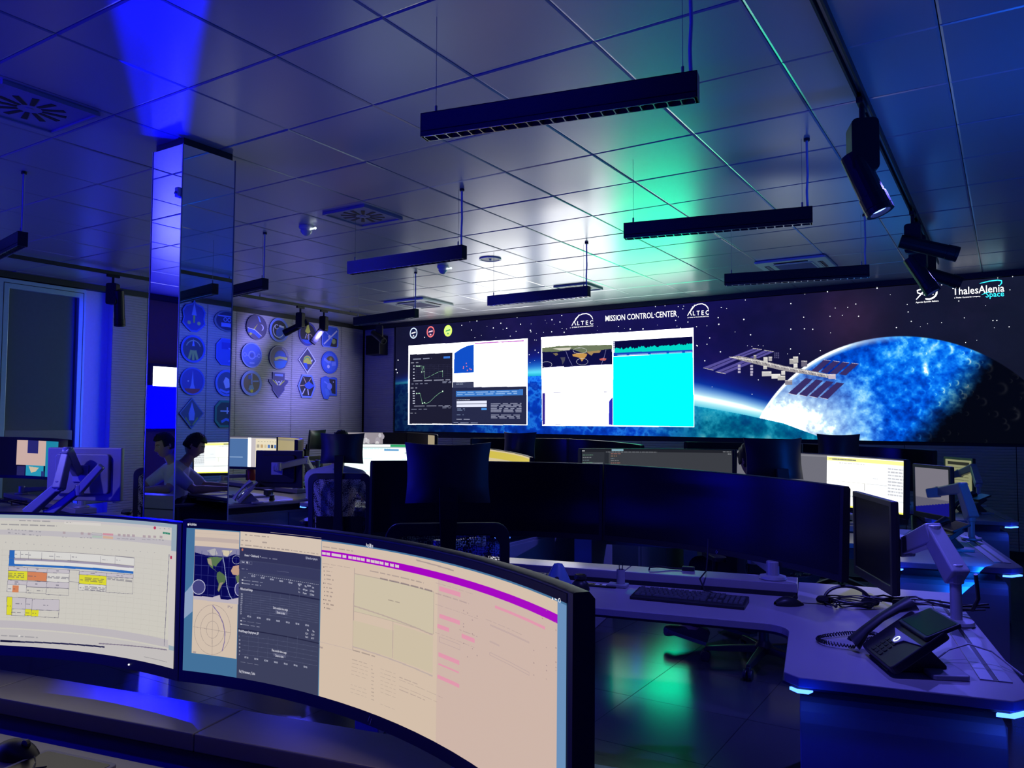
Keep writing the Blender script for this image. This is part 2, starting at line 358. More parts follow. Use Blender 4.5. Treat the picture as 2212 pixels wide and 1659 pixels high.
# ------------------------------------------------------------------ what the screens show: shapes in screen fractions (u right, v up)
LED = {"cmds":[["P",[0.0289,0.8155,0.2686,0.8083,0.2687,0.07,0.0296,0.0599],"!ffffff"],["P",[0.0318,0.73,0.1233,0.7241,0.1238,0.0729,0.0325,0.0677],"1c1c30"],
["P",[0.1261,0.8019,0.1663,0.7961,0.1663,0.7889,0.1401,0.7641,0.1268,0.7168,0.1267,0.8017],"!ffffff"],["P",[0.1268,0.7168,0.1401,0.7549,0.1523,0.7773,0.1663,0.7871,0.1667,0.5312,0.1261,0.533],"0f4fc8"],
["P",[0.1683,0.7992,0.2619,0.7973,0.2619,0.7869,0.1683,0.7902],"b040b8"],["P",[0.1232,0.4028,0.267,0.3954,0.2672,0.0742,0.1232,0.0702],"262a48"],["P",[0.1242,0.4523,0.1668,0.4492,0.1669,0.396,0.1239,0.4],"3a3f5c"],
["P",[0.1309,0.3692,0.2606,0.3701,0.2603,0.3185,0.131,0.317],"3a78c8"],["W",0.1336,0.3278,0.2496,0.3625,2,"c8e0ff"],["R",0.1323,0.2515,0.1923,0.2777,"e8ecff"],["R",0.1323,0.2222,0.1923,0.2466,"e8ecff"],
["R",0.1819,0.1938,0.1923,0.2134,"4a90e0"],["T",0.1323,0.2886,0.011,"LOGIN TO SPACE PROGRAMS","f0f4ff",0],["T",0.1314,0.4313,0.012,"SPACE-TRACK","c0d0e8",0],["W",0.2004,0.1724,0.258,0.2557,6,"e8ecff"],
["W",0.2005,0.1208,0.2553,0.1585,3,"e8ecff"],["W",0.1338,0.1892,0.1491,0.2119,2,"a8c0e0"],["W",0.1329,0.1466,0.1471,0.1572,1,"a8c0e0"],["W",0.1325,0.1074,0.1613,0.119,1,"e8ecff"],["W",0.1268,0.0776,0.1752,0.0886,1,"c8d4f0"],
["L",[0.0453,0.6151,0.0592,0.6144,0.0586,0.5576,0.0629,0.6137,0.0644,0.4952,0.0692,0.4993,0.082,0.5257,0.0947,0.5518,0.1027,0.557,0.1033,0.4947],"9fe8b0",0.0007],
["L",[0.0477,0.3549,0.0554,0.3562,0.0606,0.2596,0.0653,0.2689,0.0675,0.2566,0.0761,0.2732,0.0867,0.3195,0.0962,0.3533,0.1039,0.3694],"9fe8b0",0.0007],["R",0.046,0.6088,0.0482,0.6207,"d8ffe0"],["R",0.0493,0.6082,0.0515,0.6201,"d8ffe0"],
["R",0.0526,0.6095,0.0548,0.6213,"d8ffe0"],["R",0.0575,0.5498,0.0597,0.5616,"d8ffe0"],["R",0.0623,0.551,0.0645,0.5627,"d8ffe0"],["R",0.1017,0.5513,0.1038,0.5628,"d8ffe0"],["R",0.0466,0.3491,0.0488,0.3606,"d8ffe0"],
["R",0.0521,0.3506,0.0543,0.3621,"d8ffe0"],["R",0.0595,0.2558,0.0617,0.2672,"d8ffe0"],["R",0.0642,0.2613,0.0664,0.2727,"d8ffe0"],["R",0.1024,0.3638,0.1046,0.3751,"d8ffe0"],["W",0.0408,0.4649,0.119,0.486,1,"e8ecff"],
["W",0.0425,0.2304,0.1194,0.243,1,"e8ecff"],["R",0.0394,0.6146,0.0427,0.621,"e8ecff"],["R",0.0394,0.585,0.0428,0.5913,"e8ecff"],["R",0.0395,0.5554,0.0428,0.5616,"e8ecff"],["R",0.0396,0.5258,0.0429,0.532,"e8ecff"],
["R",0.0396,0.4962,0.043,0.5024,"e8ecff"],["R",0.0393,0.3742,0.0437,0.3822,"e8ecff"],["R",0.0393,0.3513,0.0437,0.3593,"e8ecff"],["R",0.0394,0.3285,0.0438,0.3364,"e8ecff"],["R",0.0394,0.3057,0.0438,0.3135,"e8ecff"],
["R",0.0395,0.2829,0.0439,0.2906,"e8ecff"],["R",0.0395,0.26,0.044,0.2678,"e8ecff"],["W",0.0348,0.6411,0.0536,0.6573,1,"f0f4ff"],["W",0.0347,0.4023,0.0487,0.415,1,"f0f4ff"],["W",0.0349,0.1633,0.0477,0.1745,1,"f0f4ff"],
["W",0.0364,0.4397,0.0715,0.4531,1,"c8d0e8"],["W",0.0366,0.2011,0.0709,0.2107,1,"c8d0e8"],["W",0.0392,0.6717,0.0796,0.6918,1,"d0d8f0"],["R",0.1046,0.6727,0.118,0.6924,"3a78d8"],["W",0.1029,0.4426,0.1211,0.465,2,"d0d8f0"],
["W",0.1033,0.2102,0.1215,0.2306,2,"d0d8f0"],["R",0.1445,0.569,0.1463,0.5803,"ff8090"],["R",0.1505,0.6134,0.1523,0.6247,"ff8090"],["R",0.1515,0.586,0.1534,0.5972,"ff8090"],["R",0.1576,0.5622,0.1594,0.5734,"ff8090"],
["R",0.1602,0.5545,0.1621,0.5657,"ff8090"],["R",0.1449,0.5826,0.1467,0.5939,"ff8090"],["R",0.1526,0.5495,0.1544,0.5607,"ff8090"],["L",[0.0449,0.6218,0.1208,0.6149],"2c2c44",0.0004],["L",[0.0471,0.631,0.0465,0.4976],"2c2c44",0.0004],
["L",[0.0449,0.6047,0.1208,0.5983],"2c2c44",0.0004],["L",[0.0567,0.6291,0.0561,0.4963],"2c2c44",0.0004],["L",[0.045,0.5875,0.1209,0.5817],"2c2c44",0.0004],["L",[0.0663,0.6272,0.0657,0.4951],"2c2c44",0.0004],
["L",[0.045,0.5703,0.1209,0.5651],"2c2c44",0.0004],["L",[0.0758,0.6254,0.0752,0.4938],"2c2c44",0.0004],["L",[0.045,0.5531,0.1209,0.5485],"2c2c44",0.0004],["L",[0.0852,0.6236,0.0846,0.4925],"2c2c44",0.0004],
["L",[0.0451,0.536,0.1209,0.5319],"2c2c44",0.0004],["L",[0.0946,0.6218,0.094,0.4913],"2c2c44",0.0004],["L",[0.0451,0.5188,0.121,0.5153],"2c2c44",0.0004],["L",[0.1039,0.62,0.1033,0.4901],"2c2c44",0.0004],
["L",[0.0452,0.5016,0.121,0.4987],"2c2c44",0.0004],["L",[0.1131,0.6182,0.1125,0.4888],"2c2c44",0.0004],["W",0.194,0.7243,0.2595,0.7589,1,"c8c8c8"],["P",[0.2929,0.8122,0.5351,0.8093,0.5351,0.0714,0.2949,0.0674],"!ffffff"],
["P",[0.2947,0.7026,0.4124,0.6897,0.4128,0.5533,0.2951,0.5427],"0c0c40"],["P",[0.2947,0.7196,0.3212,0.7297,0.4124,0.7153,0.4129,0.6815,0.3921,0.6745,0.3657,0.6563,0.3471,0.6938,0.3212,0.6793,0.2947,0.6856],"6f7a5c"],
["P",[0.3124,0.7109,0.3454,0.7108,0.3419,0.6868,0.3264,0.6906],"d8d4c4"],["P",[0.3133,0.6685,0.3212,0.6709,0.3229,0.6537,0.3186,0.6463],"7d6f50"],["P",[0.3264,0.632,0.3351,0.6301,0.3342,0.6011,0.3302,0.5685,0.329,0.6021],"4a4a58"],
["P",[0.3471,0.6524,0.3589,0.662,0.3723,0.6507,0.3707,0.6306,0.3656,0.603,0.3631,0.5871,0.3589,0.6208,0.3479,0.6356],"c89850"],["P",[0.3707,0.6675,0.3954,0.6737,0.3921,0.6543,0.3823,0.6525,0.379,0.6329,0.374,0.6503],"a88a58"],
["P",[0.3913,0.6018,0.3986,0.6124,0.4038,0.6016,0.4011,0.5861,0.3937,0.5908],"c86058"],
["L",[0.3119,0.5736,0.3118,0.5695,0.3115,0.5657,0.3109,0.562,0.3101,0.5587,0.3091,0.5558,0.308,0.5535,0.3067,0.5517,0.3053,0.5505,0.3039,0.5499,0.3024,0.55,0.3009,0.5507,0.2995,0.5521,0.2981,0.5541,0.2969,0.5566,0.2958,0.5597,0.2949,0.5631,0.2942,0.5669,0.2938,0.5708,0.2935,0.5749,0.2935,0.579,0.2938,0.583,0.2942,0.5869,0.2949,0.5903,0.2958,0.5935,0.2969,0.5961,0.2981,0.5982,0.2995,0.5997,0.3009,0.6005,0.3024,0.6007,0.3039,0.6003,0.3053,0.5992,0.3067,0.5974,0.308,0.5951,0.3091,0.5923,0.3101,0.5891,0.3109,0.5855,0.3115,0.5817,0.3118,0.5776,0.3119,0.5736],"d8d8e0",0.0007],
["L",[0.3732,0.5851,0.373,0.5808,0.3727,0.5767,0.3721,0.5728,0.3712,0.5693,0.3702,0.5662,0.369,0.5637,0.3677,0.5617,0.3663,0.5605,0.3648,0.5599,0.3632,0.56,0.3617,0.5608,0.3602,0.5623,0.3588,0.5644,0.3576,0.5671,0.3564,0.5704,0.3555,0.574,0.3548,0.578,0.3543,0.5823,0.3541,0.5867,0.3541,0.5911,0.3543,0.5953,0.3548,0.5994,0.3555,0.6031,0.3565,0.6064,0.3576,0.6092,0.3588,0.6114,0.3602,0.613,0.3617,0.6139,0.3633,0.6141,0.3648,0.6136,0.3663,0.6125,0.3677,0.6106,0.3691,0.6082,0.3702,0.6052,0.3713,0.6017,0.3721,0.5979,0.3727,0.5937,0.373,0.5895,0.3732,0.5851],"d8d8e0",0.0007],
["L",[0.3712,0.6772,0.371,0.6735,0.3706,0.6701,0.3699,0.6668,0.3689,0.6639,0.3677,0.6615,0.3663,0.6595,0.3647,0.658,0.363,0.6571,0.3612,0.6567,0.3593,0.657,0.3575,0.6579,0.3557,0.6593,0.354,0.6613,0.3525,0.6638,0.3512,0.6667,0.3501,0.6699,0.3492,0.6734,0.3486,0.6771,0.3483,0.6809,0.3483,0.6846,0.3486,0.6882,0.3492,0.6916,0.3501,0.6947,0.3512,0.6974,0.3525,0.6997,0.354,0.7014,0.3557,0.7026,0.3575,0.7031,0.3593,0.7031,0.3612,0.7025,0.363,0.7013,0.3647,0.6996,0.3663,0.6973,0.3677,0.6946,0.3689,0.6915,0.3699,0.6882,0.3706,0.6846,0.371,0.6809,0.3712,0.6772],"d8d8e0",0.0007],
["L",[0.3359,0.6841,0.3411,0.6163,0.3471,0.5571],"a0a0d0",0.0006],["L",[0.4027,0.676,0.3995,0.6122,0.3945,0.5486],"a0a0d0",0.0006],
["P",[0.2951,0.5478,0.3316,0.5557,0.3342,0.5444,0.3522,0.5521,0.4128,0.5549,0.4128,0.5173,0.2951,0.5368],"!e8e0f8"],["P",[0.2948,0.3334,0.2998,0.3331,0.3002,0.0804,0.2953,0.0717],"3a2a90"],
["L",[0.2948,0.3334,0.4042,0.3366],"3a3a70",0.0008],["W",0.3368,0.3162,0.3706,0.3265,1,"b8b8c8"],["P",[0.4073,0.262,0.4133,0.2977,0.4132,0.0789,0.4068,0.0825],"2a2ab8"],["L",[0.3002,0.0779,0.3588,0.0813],"2a2a60",0.001],
["P",[0.414,0.7414,0.5336,0.7435,0.5337,0.6403,0.4145,0.629],"07073a"],
["P",[0.4151,0.6891,0.4172,0.6805,0.4193,0.6894,0.4214,0.6842,0.4234,0.6839,0.4255,0.6741,0.4276,0.6899,0.4296,0.67,0.4317,0.6752,0.4337,0.6791,0.4358,0.6863,0.4378,0.6745,0.4399,0.6883,0.4419,0.6909,0.4439,0.6741,0.446,0.6832,0.448,0.6712,0.45,0.6791,0.452,0.6722,0.454,0.691,0.456,0.6805,0.4581,0.691,0.4601,0.6878,0.4621,0.6896,0.464,0.6756,0.466,0.6737,0.468,0.6845,0.47,0.6759,0.472,0.6874,0.474,0.681,0.4759,0.6835,0.4779,0.6919,0.4799,0.6836,0.4818,0.6754,0.4838,0.6765,0.4857,0.6844,0.4877,0.6841,0.4896,0.6865,0.4916,0.6819,0.4935,0.6869,0.4954,0.682,0.4974,0.6866,0.4993,0.6896,0.5012,0.678,0.5031,0.682,0.505,0.6847,0.507,0.6884,0.5089,0.68,0.5108,0.686,0.5127,0.6875,0.5146,0.693,0.5165,0.6826,0.5184,0.6881,0.5202,0.6794,0.5221,0.6856,0.524,0.6795,0.5259,0.6941,0.5278,0.6846,0.5296,0.6925,0.5315,0.6845,0.5334,0.6942,0.5335,0.6177,0.4148,0.6186],"00d8c8"],
["P",[0.4145,0.6475,0.5336,0.6403,0.5335,0.62,0.4144,0.621],"1848c0"],["W",0.4212,0.5991,0.5326,0.6411,1,"d0e8ff"],["P",[0.414,0.6155,0.5338,0.6199,0.5347,0.0751,0.4136,0.0765],"!00ffb2"],["R",0.4145,0.7286,0.4168,0.7388,"e8ecff"],
["R",0.4145,0.7126,0.4167,0.7228,"e8ecff"],["R",0.4145,0.6966,0.4167,0.7068,"e8ecff"],["R",0.4145,0.6806,0.4167,0.6907,"e8ecff"],["R",0.4145,0.6645,0.4167,0.6747,"e8ecff"],
["R",0.4145,0.6485,0.4167,0.6587,"e8ecff"]],"iss":[["P",[0.5488,0.5061,0.5626,0.484,0.599,0.5621,0.5867,0.5743],"57509a"],["L",[0.5557,0.495,0.5929,0.5682],"1a1850",0.0014],
["P",[0.5655,0.4726,0.5793,0.4564,0.6147,0.5269,0.6022,0.5464],"57509a"],["L",[0.5724,0.4645,0.6084,0.5366],"1a1850",0.0014],["P",[0.6155,0.6269,0.6273,0.6156,0.603,0.572,0.5891,0.5771],"57509a"],
["L",[0.6214,0.6213,0.5961,0.5745],"1a1850",0.0014],["P",[0.6299,0.6108,0.6425,0.5973,0.6225,0.5573,0.6109,0.565],"57509a"],["L",[0.6362,0.604,0.6167,0.5611],"1a1850",0.0014],["L",[0.5482,0.5018,0.5622,0.4819],"e8e0c8",0.0012],
["L",[0.5653,0.4705,0.5792,0.4543],"e8e0c8",0.0012],["L",[0.6155,0.6291,0.6273,0.6177],"e8e0c8",0.0012],["L",[0.6299,0.6129,0.6425,0.5994],"e8e0c8",0.0012],["L",[0.5835,0.5739,0.5927,0.5634],"e8e0c8",0.0012],
["P",[0.7038,0.5327,0.7119,0.525,0.6965,0.4508,0.6882,0.4602],"382e66"],["L",[0.7038,0.5327,0.7119,0.525],"d8d0e0",0.0007],["P",[0.6812,0.4122,0.6899,0.4039,0.6696,0.2983,0.6597,0.3113],"382e66"],
["L",[0.6597,0.3113,0.6696,0.2983],"f0e8f0",0.0009],["P",[0.7147,0.5235,0.7227,0.5159,0.7074,0.4421,0.6993,0.4514],"382e66"],["L",[0.7147,0.5235,0.7227,0.5159],"d8d0e0",0.0007],
["P",[0.6938,0.4014,0.7023,0.3933,0.6823,0.2884,0.6726,0.3013],"382e66"],["L",[0.6726,0.3013,0.6823,0.2884],"f0e8f0",0.0009],["P",[0.7254,0.5144,0.7333,0.507,0.7182,0.4336,0.7102,0.4427],"382e66"],
["L",[0.7254,0.5144,0.7333,0.507],"d8d0e0",0.0007],["P",[0.7062,0.3909,0.7146,0.3829,0.6949,0.2786,0.6852,0.2913],"382e66"],["L",[0.6852,0.2913,0.6949,0.2786],"f0e8f0",0.0009],
["P",[0.7361,0.5055,0.7439,0.4981,0.7289,0.4251,0.721,0.4342],"382e66"],["L",[0.7361,0.5055,0.7439,0.4981],"d8d0e0",0.0007],["P",[0.7184,0.3805,0.7267,0.3726,0.7072,0.269,0.6977,0.2815],"382e66"],
["L",[0.6977,0.2815,0.7072,0.269],"f0e8f0",0.0009],["P",[0.5837,0.5728,0.5967,0.5798,0.624,0.5464,0.6543,0.5008,0.6836,0.4671,0.7172,0.4257,0.7162,0.4018,0.6817,0.4387,0.6542,0.4655,0.622,0.5128,0.5947,0.5544],"a09a9c"],
["L",[0.5947,0.5781,0.597,0.5517],"5a5460",0.0012],["L",[0.6008,0.5702,0.6031,0.544],"f0ece4",0.0012],["L",[0.6069,0.5624,0.6092,0.5363],"5a5460",0.0012],["L",[0.613,0.5547,0.6152,0.5286],"f0ece4",0.0012],
["L",[0.619,0.547,0.6212,0.5211],"5a5460",0.0012],["L",[0.6249,0.5393,0.6272,0.5135],"f0ece4",0.0012],["L",[0.6308,0.5318,0.6331,0.506],"5a5460",0.0012],["L",[0.6367,0.5242,0.6389,0.4986],"f0ece4",0.0012],
["L",[0.6426,0.5167,0.6448,0.4912],"5a5460",0.0012],["L",[0.6484,0.5093,0.6506,0.4839],"f0ece4",0.0012],["L",[0.6542,0.5019,0.6563,0.4766],"5a5460",0.0012],["L",[0.6599,0.4946,0.6621,0.4694],"f0ece4",0.0012],
["L",[0.6656,0.4873,0.6678,0.4622],"5a5460",0.0012],["L",[0.6713,0.4801,0.6734,0.455],"f0ece4",0.0012],["L",[0.6769,0.4729,0.679,0.448],"5a5460",0.0012],["L",[0.6825,0.4658,0.6846,0.4409],"f0ece4",0.0012],
["L",[0.6881,0.4587,0.6902,0.4339],"5a5460",0.0012],["L",[0.6936,0.4516,0.6957,0.427],"f0ece4",0.0012],["L",[0.6991,0.4446,0.7012,0.4201],"5a5460",0.0012],["L",[0.7046,0.4377,0.7066,0.4132],"f0ece4",0.0012],
["L",[0.71,0.4308,0.7121,0.4064],"5a5460",0.0012],["L",[0.7154,0.4239,0.7174,0.3996],"f0ece4",0.0012],["L",[0.5843,0.5738,0.624,0.5379,0.6542,0.4925,0.7168,0.4197],"f4f0ea",0.0014],["R",0.6267,0.43,0.639,0.4655,"c8c4c4"],
["L",[0.6267,0.4612,0.6391,0.4573],"fffaf0",0.0008],["R",0.6391,0.4129,0.6503,0.4458,"e4e0dc"],["L",[0.6391,0.4416,0.6504,0.4379],"fffaf0",0.0008],["R",0.6466,0.4018,0.6562,0.4342,"b8b4b0"],
["L",[0.6466,0.4301,0.6563,0.4267],"fffaf0",0.0008],["R",0.6559,0.3698,0.665,0.4018,"8a8490"],["L",[0.6559,0.3977,0.6651,0.3945],"fffaf0",0.0008],["R",0.6665,0.5182,0.6728,0.5608,"c0bcb8"],
["L",[0.6665,0.5566,0.6729,0.5532],"fffaf0",0.0008],["R",0.6618,0.509,0.6669,0.5462,"a8a4a4"],["L",[0.6618,0.542,0.667,0.5389],"fffaf0",0.0008],["R",0.6289,0.5253,0.6345,0.5634,"d0ccc8"],["L",[0.6289,0.5592,0.6346,0.5559],"fffaf0",0.0008],
["R",0.6356,0.5348,0.6402,0.5673,"b0acac"],["L",[0.6356,0.5631,0.6403,0.56],"fffaf0",0.0008],["R",0.6669,0.4854,0.6718,0.5141,"e0dcd8"],["L",[0.6669,0.51,0.6718,0.507],"fffaf0",0.0008],["R",0.6514,0.4381,0.6563,0.4649,"d8d4d0"],
["L",[0.6514,0.4607,0.6564,0.4578],"fffaf0",0.0008],["R",0.6287,0.4813,0.6335,0.5053,"c8c4c0"],["L",[0.6287,0.5011,0.6335,0.4981],"fffaf0",0.0008],["R",0.6765,0.4906,0.6836,0.5329,"6a6478"],
["L",[0.6765,0.5288,0.6837,0.5254],"fffaf0",0.0008],["R",0.7085,0.4047,0.7171,0.4359,"c8b8c8"],["L",[0.7084,0.4319,0.7172,0.4287],"fffaf0",0.0008],["R",0.6164,0.5546,0.6202,0.582,"8a8488"],
["L",[0.6163,0.5777,0.6202,0.5748],"fffaf0",0.0008],["R",0.5956,0.4997,0.5991,0.5165,"b8b0c8"],["R",0.5955,0.4783,0.5991,0.495,"b8b0c8"],["R",0.5955,0.4568,0.599,0.4735,"b8b0c8"],["R",0.6119,0.497,0.6154,0.5136,"b8b0c8"],
["R",0.6119,0.4757,0.6153,0.4923,"b8b0c8"],["R",0.6118,0.4545,0.6153,0.4709,"b8b0c8"],["R",0.6118,0.4353,0.6152,0.4518,"b8b0c8"],["R",0.6427,0.5832,0.6445,0.5952,"4a4870"],["R",0.6426,0.5685,0.6445,0.5805,"4a4870"],
["R",0.6426,0.5539,0.6444,0.5658,"4a4870"],["R",0.6449,0.5827,0.6468,0.5947,"4a4870"],["R",0.6449,0.5681,0.6467,0.58,"4a4870"],["R",0.6448,0.5534,0.6467,0.5653,"4a4870"],["R",0.6472,0.5822,0.649,0.5941,"4a4870"],
["R",0.6471,0.5676,0.649,0.5795,"4a4870"],["R",0.6471,0.553,0.649,0.5648,"4a4870"]],"stars":[[0.6065,0.9895,0.0058],[0.6647,0.9386,0.0073],[0.7093,0.9999,0.007],[0.6821,0.9962,0.0036],[0.7663,0.9965,0.0082],[0.742,0.9026,0.0067],
[0.7181,0.8854,0.0052],[0.7326,0.8845,0.0051],[0.7263,0.8338,0.0051],[0.7118,0.8322,0.0052],[0.7449,0.8198,0.0067],[0.7807,0.9476,0.0032],[0.7988,0.8757,0.0047],[0.7996,0.8272,0.0063],[0.8027,0.7656,0.0063],[0.7866,0.7307,0.0064],
[0.8353,0.9838,0.006],[0.8523,0.8747,0.0059],[0.8343,0.746,0.0045],[0.8574,0.7677,0.0044],[0.8854,0.7411,0.0057],[0.8892,0.7407,0.0057],[0.9007,0.6979,0.0056],[0.8865,0.6971,0.0028],[0.9025,0.9207,0.0042],[0.8912,0.9981,0.0042],
[0.9054,0.9988,0.0042],[0.8788,0.8358,0.0029],[0.6042,0.8502,0.0097],[0.5697,0.876,0.0081],[0.5704,0.8263,0.0101],[0.6802,0.8379,0.0072],[0.6128,0.7367,0.0077],[0.5923,0.7635,0.0039],[0.5577,0.7303,0.0082],[0.6642,0.7606,0.0073],
[0.6809,0.7572,0.0072],[0.691,0.7508,0.0071],[0.7121,0.7198,0.0035],[0.6635,0.6226,0.0073],[0.6743,0.587,0.0054],[0.6997,0.6025,0.0053],[0.5723,0.6243,0.008],[0.5506,0.5632,0.0082],[0.5403,0.6764,0.0083],[0.5539,0.685,0.0061],
[0.5393,0.6811,0.0062],[0.6138,0.3122,0.0058],[0.5604,0.3693,0.0041],[0.6222,0.4132,0.0057],[0.8581,0.6149,0.0044],[0.8692,0.6257,0.0029],[0.6085,0.6586,0.0039],[0.6144,0.6528,0.0038],[0.6227,0.6592,0.0038],[0.6289,0.6533,0.0038],
[0.6597,0.5892,0.0037],[0.5737,0.9502,0.004],[0.5814,0.9383,0.004],[0.5541,0.8209,0.0041],[0.5395,0.8193,0.0062],[0.8122,0.728,0.0031],[0.8198,0.7444,0.0031],[0.329,0.9852,0.0086],[0.312,0.9562,0.0104],[0.3259,0.9317,0.0086],
[0.3002,0.9564,0.0035],[0.3159,0.9167,0.0035],[0.303,0.9315,0.0035],[0.2739,0.88,0.009],[0.2744,0.8669,0.0072],[0.3115,0.8548,0.0087],[0.3333,0.8435,0.0102],[0.2973,0.8551,0.0053],[0.2844,0.849,0.0036],[0.2749,0.9339,0.0036],
[0.3297,0.8757,0.0051],[0.3373,0.8698,0.0051],[0.3437,0.8769,0.0051],[0.4229,0.8612,0.0063],[0.4412,0.8344,0.0108],[0.4609,0.8294,0.0106],[0.4827,0.8516,0.003],[0.4324,0.8421,0.0031],[0.4798,0.995,0.006],[0.4941,0.9952,0.0059],
[0.5134,0.9808,0.0058],[0.5213,0.9813,0.0057],[0.5202,0.9612,0.0057],[0.5339,0.9707,0.0056],[0.5096,0.8775,0.0072],[0.5136,0.9028,0.0072],[0.5273,0.8589,0.0071],[0.5164,0.8179,0.0057],[0.5115,0.834,0.0043],[0.5746,0.9492,0.0041],
[0.5814,0.9383,0.004],[0.2821,0.7083,0.0071],[0.2879,0.6855,0.0071],[0.2716,0.6722,0.0054],[0.3795,0.8148,0.0065],[0.3958,0.813,0.0048],[0.3889,0.8412,0.0032],[0.389,0.8745,0.0032],[0.4788,0.9363,0.006],[0.2812,0.7943,0.0054],
[0.2843,0.7925,0.0053],[0.2731,0.6031,0.0054],[0.2813,0.6203,0.0036],[0.1418,0.9699,0.0081],[0.1721,0.9972,0.0098],[0.1612,0.9203,0.0079],[0.2042,0.9237,0.0096],[0.2186,0.9604,0.0094],[0.2298,0.9122,0.0112],[0.2555,0.9383,0.0091],
[0.2365,0.8415,0.0074],[0.2732,0.8802,0.009],[0.2746,0.8668,0.0072],[0.2473,0.88,0.0055],[0.1683,0.8499,0.0059],[0.064,0.8837,0.0086],[0.0058,0.6807,0.0112],[0.0017,0.5911,0.0135],[0.0043,0.5596,0.009],[0.2823,0.7082,0.0053],
[0.2881,0.6855,0.0071],[0.2716,0.6722,0.0072],[0.2437,0.8043,0.0037],[0.2228,0.9058,0.0038],[0.2491,0.9973,0.0055],[0.158,0.9961,0.004],[0.1811,0.8658,0.0039],[0.1919,0.9431,0.0039],
[0.2095,0.8392,0.0038]],"logo":[[[0.3502,0.9195,0.3536,0.949,0.3581,0.9721],0.02,"ffffff"],[[0.3581,0.9721,0.3641,0.9839,0.3708,0.9853,0.3766,0.9715,0.3799,0.953,0.3816,0.9327],0.012,"ffffff"],
[[0.3464,0.8951,0.3502,0.9278,0.3532,0.8952],0.018,"ffffff"],[[0.3573,0.9766,0.3598,0.9781],0.018,"ffffff"],[[0.53,0.9284,0.5329,0.9552,0.5368,0.9763],0.02,"ffffff"],
[[0.5368,0.9763,0.5418,0.987,0.5475,0.9883,0.5524,0.9757,0.5552,0.9588,0.5565,0.9403],0.012,"ffffff"],[[0.5268,0.9061,0.53,0.9359,0.5326,0.9062],0.018,"ffffff"],[[0.5361,0.9804,0.5382,0.9817],0.018,"ffffff"],
[[0.8085,0.9032,0.8157,0.9477,0.8189,0.9577,0.8185,0.9255],0.016,"ffffff"],[[0.8157,0.9334,0.8102,0.9455,0.8098,0.9601,0.815,0.9691,0.8229,0.971,0.8269,0.9662],0.014,"ffffff"],
[[0.8191,0.9894,0.8204,0.99,0.8217,0.9896,0.823,0.9882,0.8243,0.9858,0.8255,0.9825,0.8266,0.9784,0.8276,0.9736,0.8284,0.9681,0.8291,0.9621,0.8296,0.9557,0.8299,0.9491,0.83,0.9424,0.83,0.9358,0.8297,0.9294,0.8292,0.9233,0.8286,0.9178,0.8277,0.9128,0.8268,0.9085,0.8257,0.9051,0.8245,0.9026,0.8232,0.901,0.8219,0.9004,0.8206,0.9008,0.8193,0.9022,0.818,0.9046],0.018,"ffffff"],
[[0.8735,0.9741,0.883,0.9831,0.891,0.9854,0.8948,0.9798,0.8948,0.9653,0.8923,0.9484],0.012,"30d8f0"],[[0.8751,0.9034,0.8791,0.9126,0.8835,0.9161],0.008,"30d8f0"]],"text":[["L T E C",0.3556,0.8952,0.382,0.8925,"ffffff",0.006],
["20 YEARS OF SPACE EXPLORATION",0.3464,0.8751,0.3819,0.8754,"ffffff",0.002],["L T E C",0.5346,0.9062,0.5569,0.9035,"ffffff",0.006],["20 YEARS OF SPACE EXPLORATION",0.5268,0.8879,0.5567,0.8879,"ffffff",0.002],
["MISSION CONTROL CENTER",0.402,0.9097,0.5114,0.9082,"ffffff",0.003],["ASI",0.8166,0.9263,0.8267,0.9255,"ffffff",0.008],["Agenzia Spaziale Italiana",0.8079,0.8805,0.8318,0.8807,"ffffff",0.004],
["ThalesAlenia",0.8463,0.9147,0.8972,0.9133,"ffffff",0.004],["Space",0.8791,0.8851,0.8968,0.8854,"30d8f0",0.006],["a Thales / Leonardo company",0.8479,0.8925,0.8739,0.892,"ffffff",0.003]]}
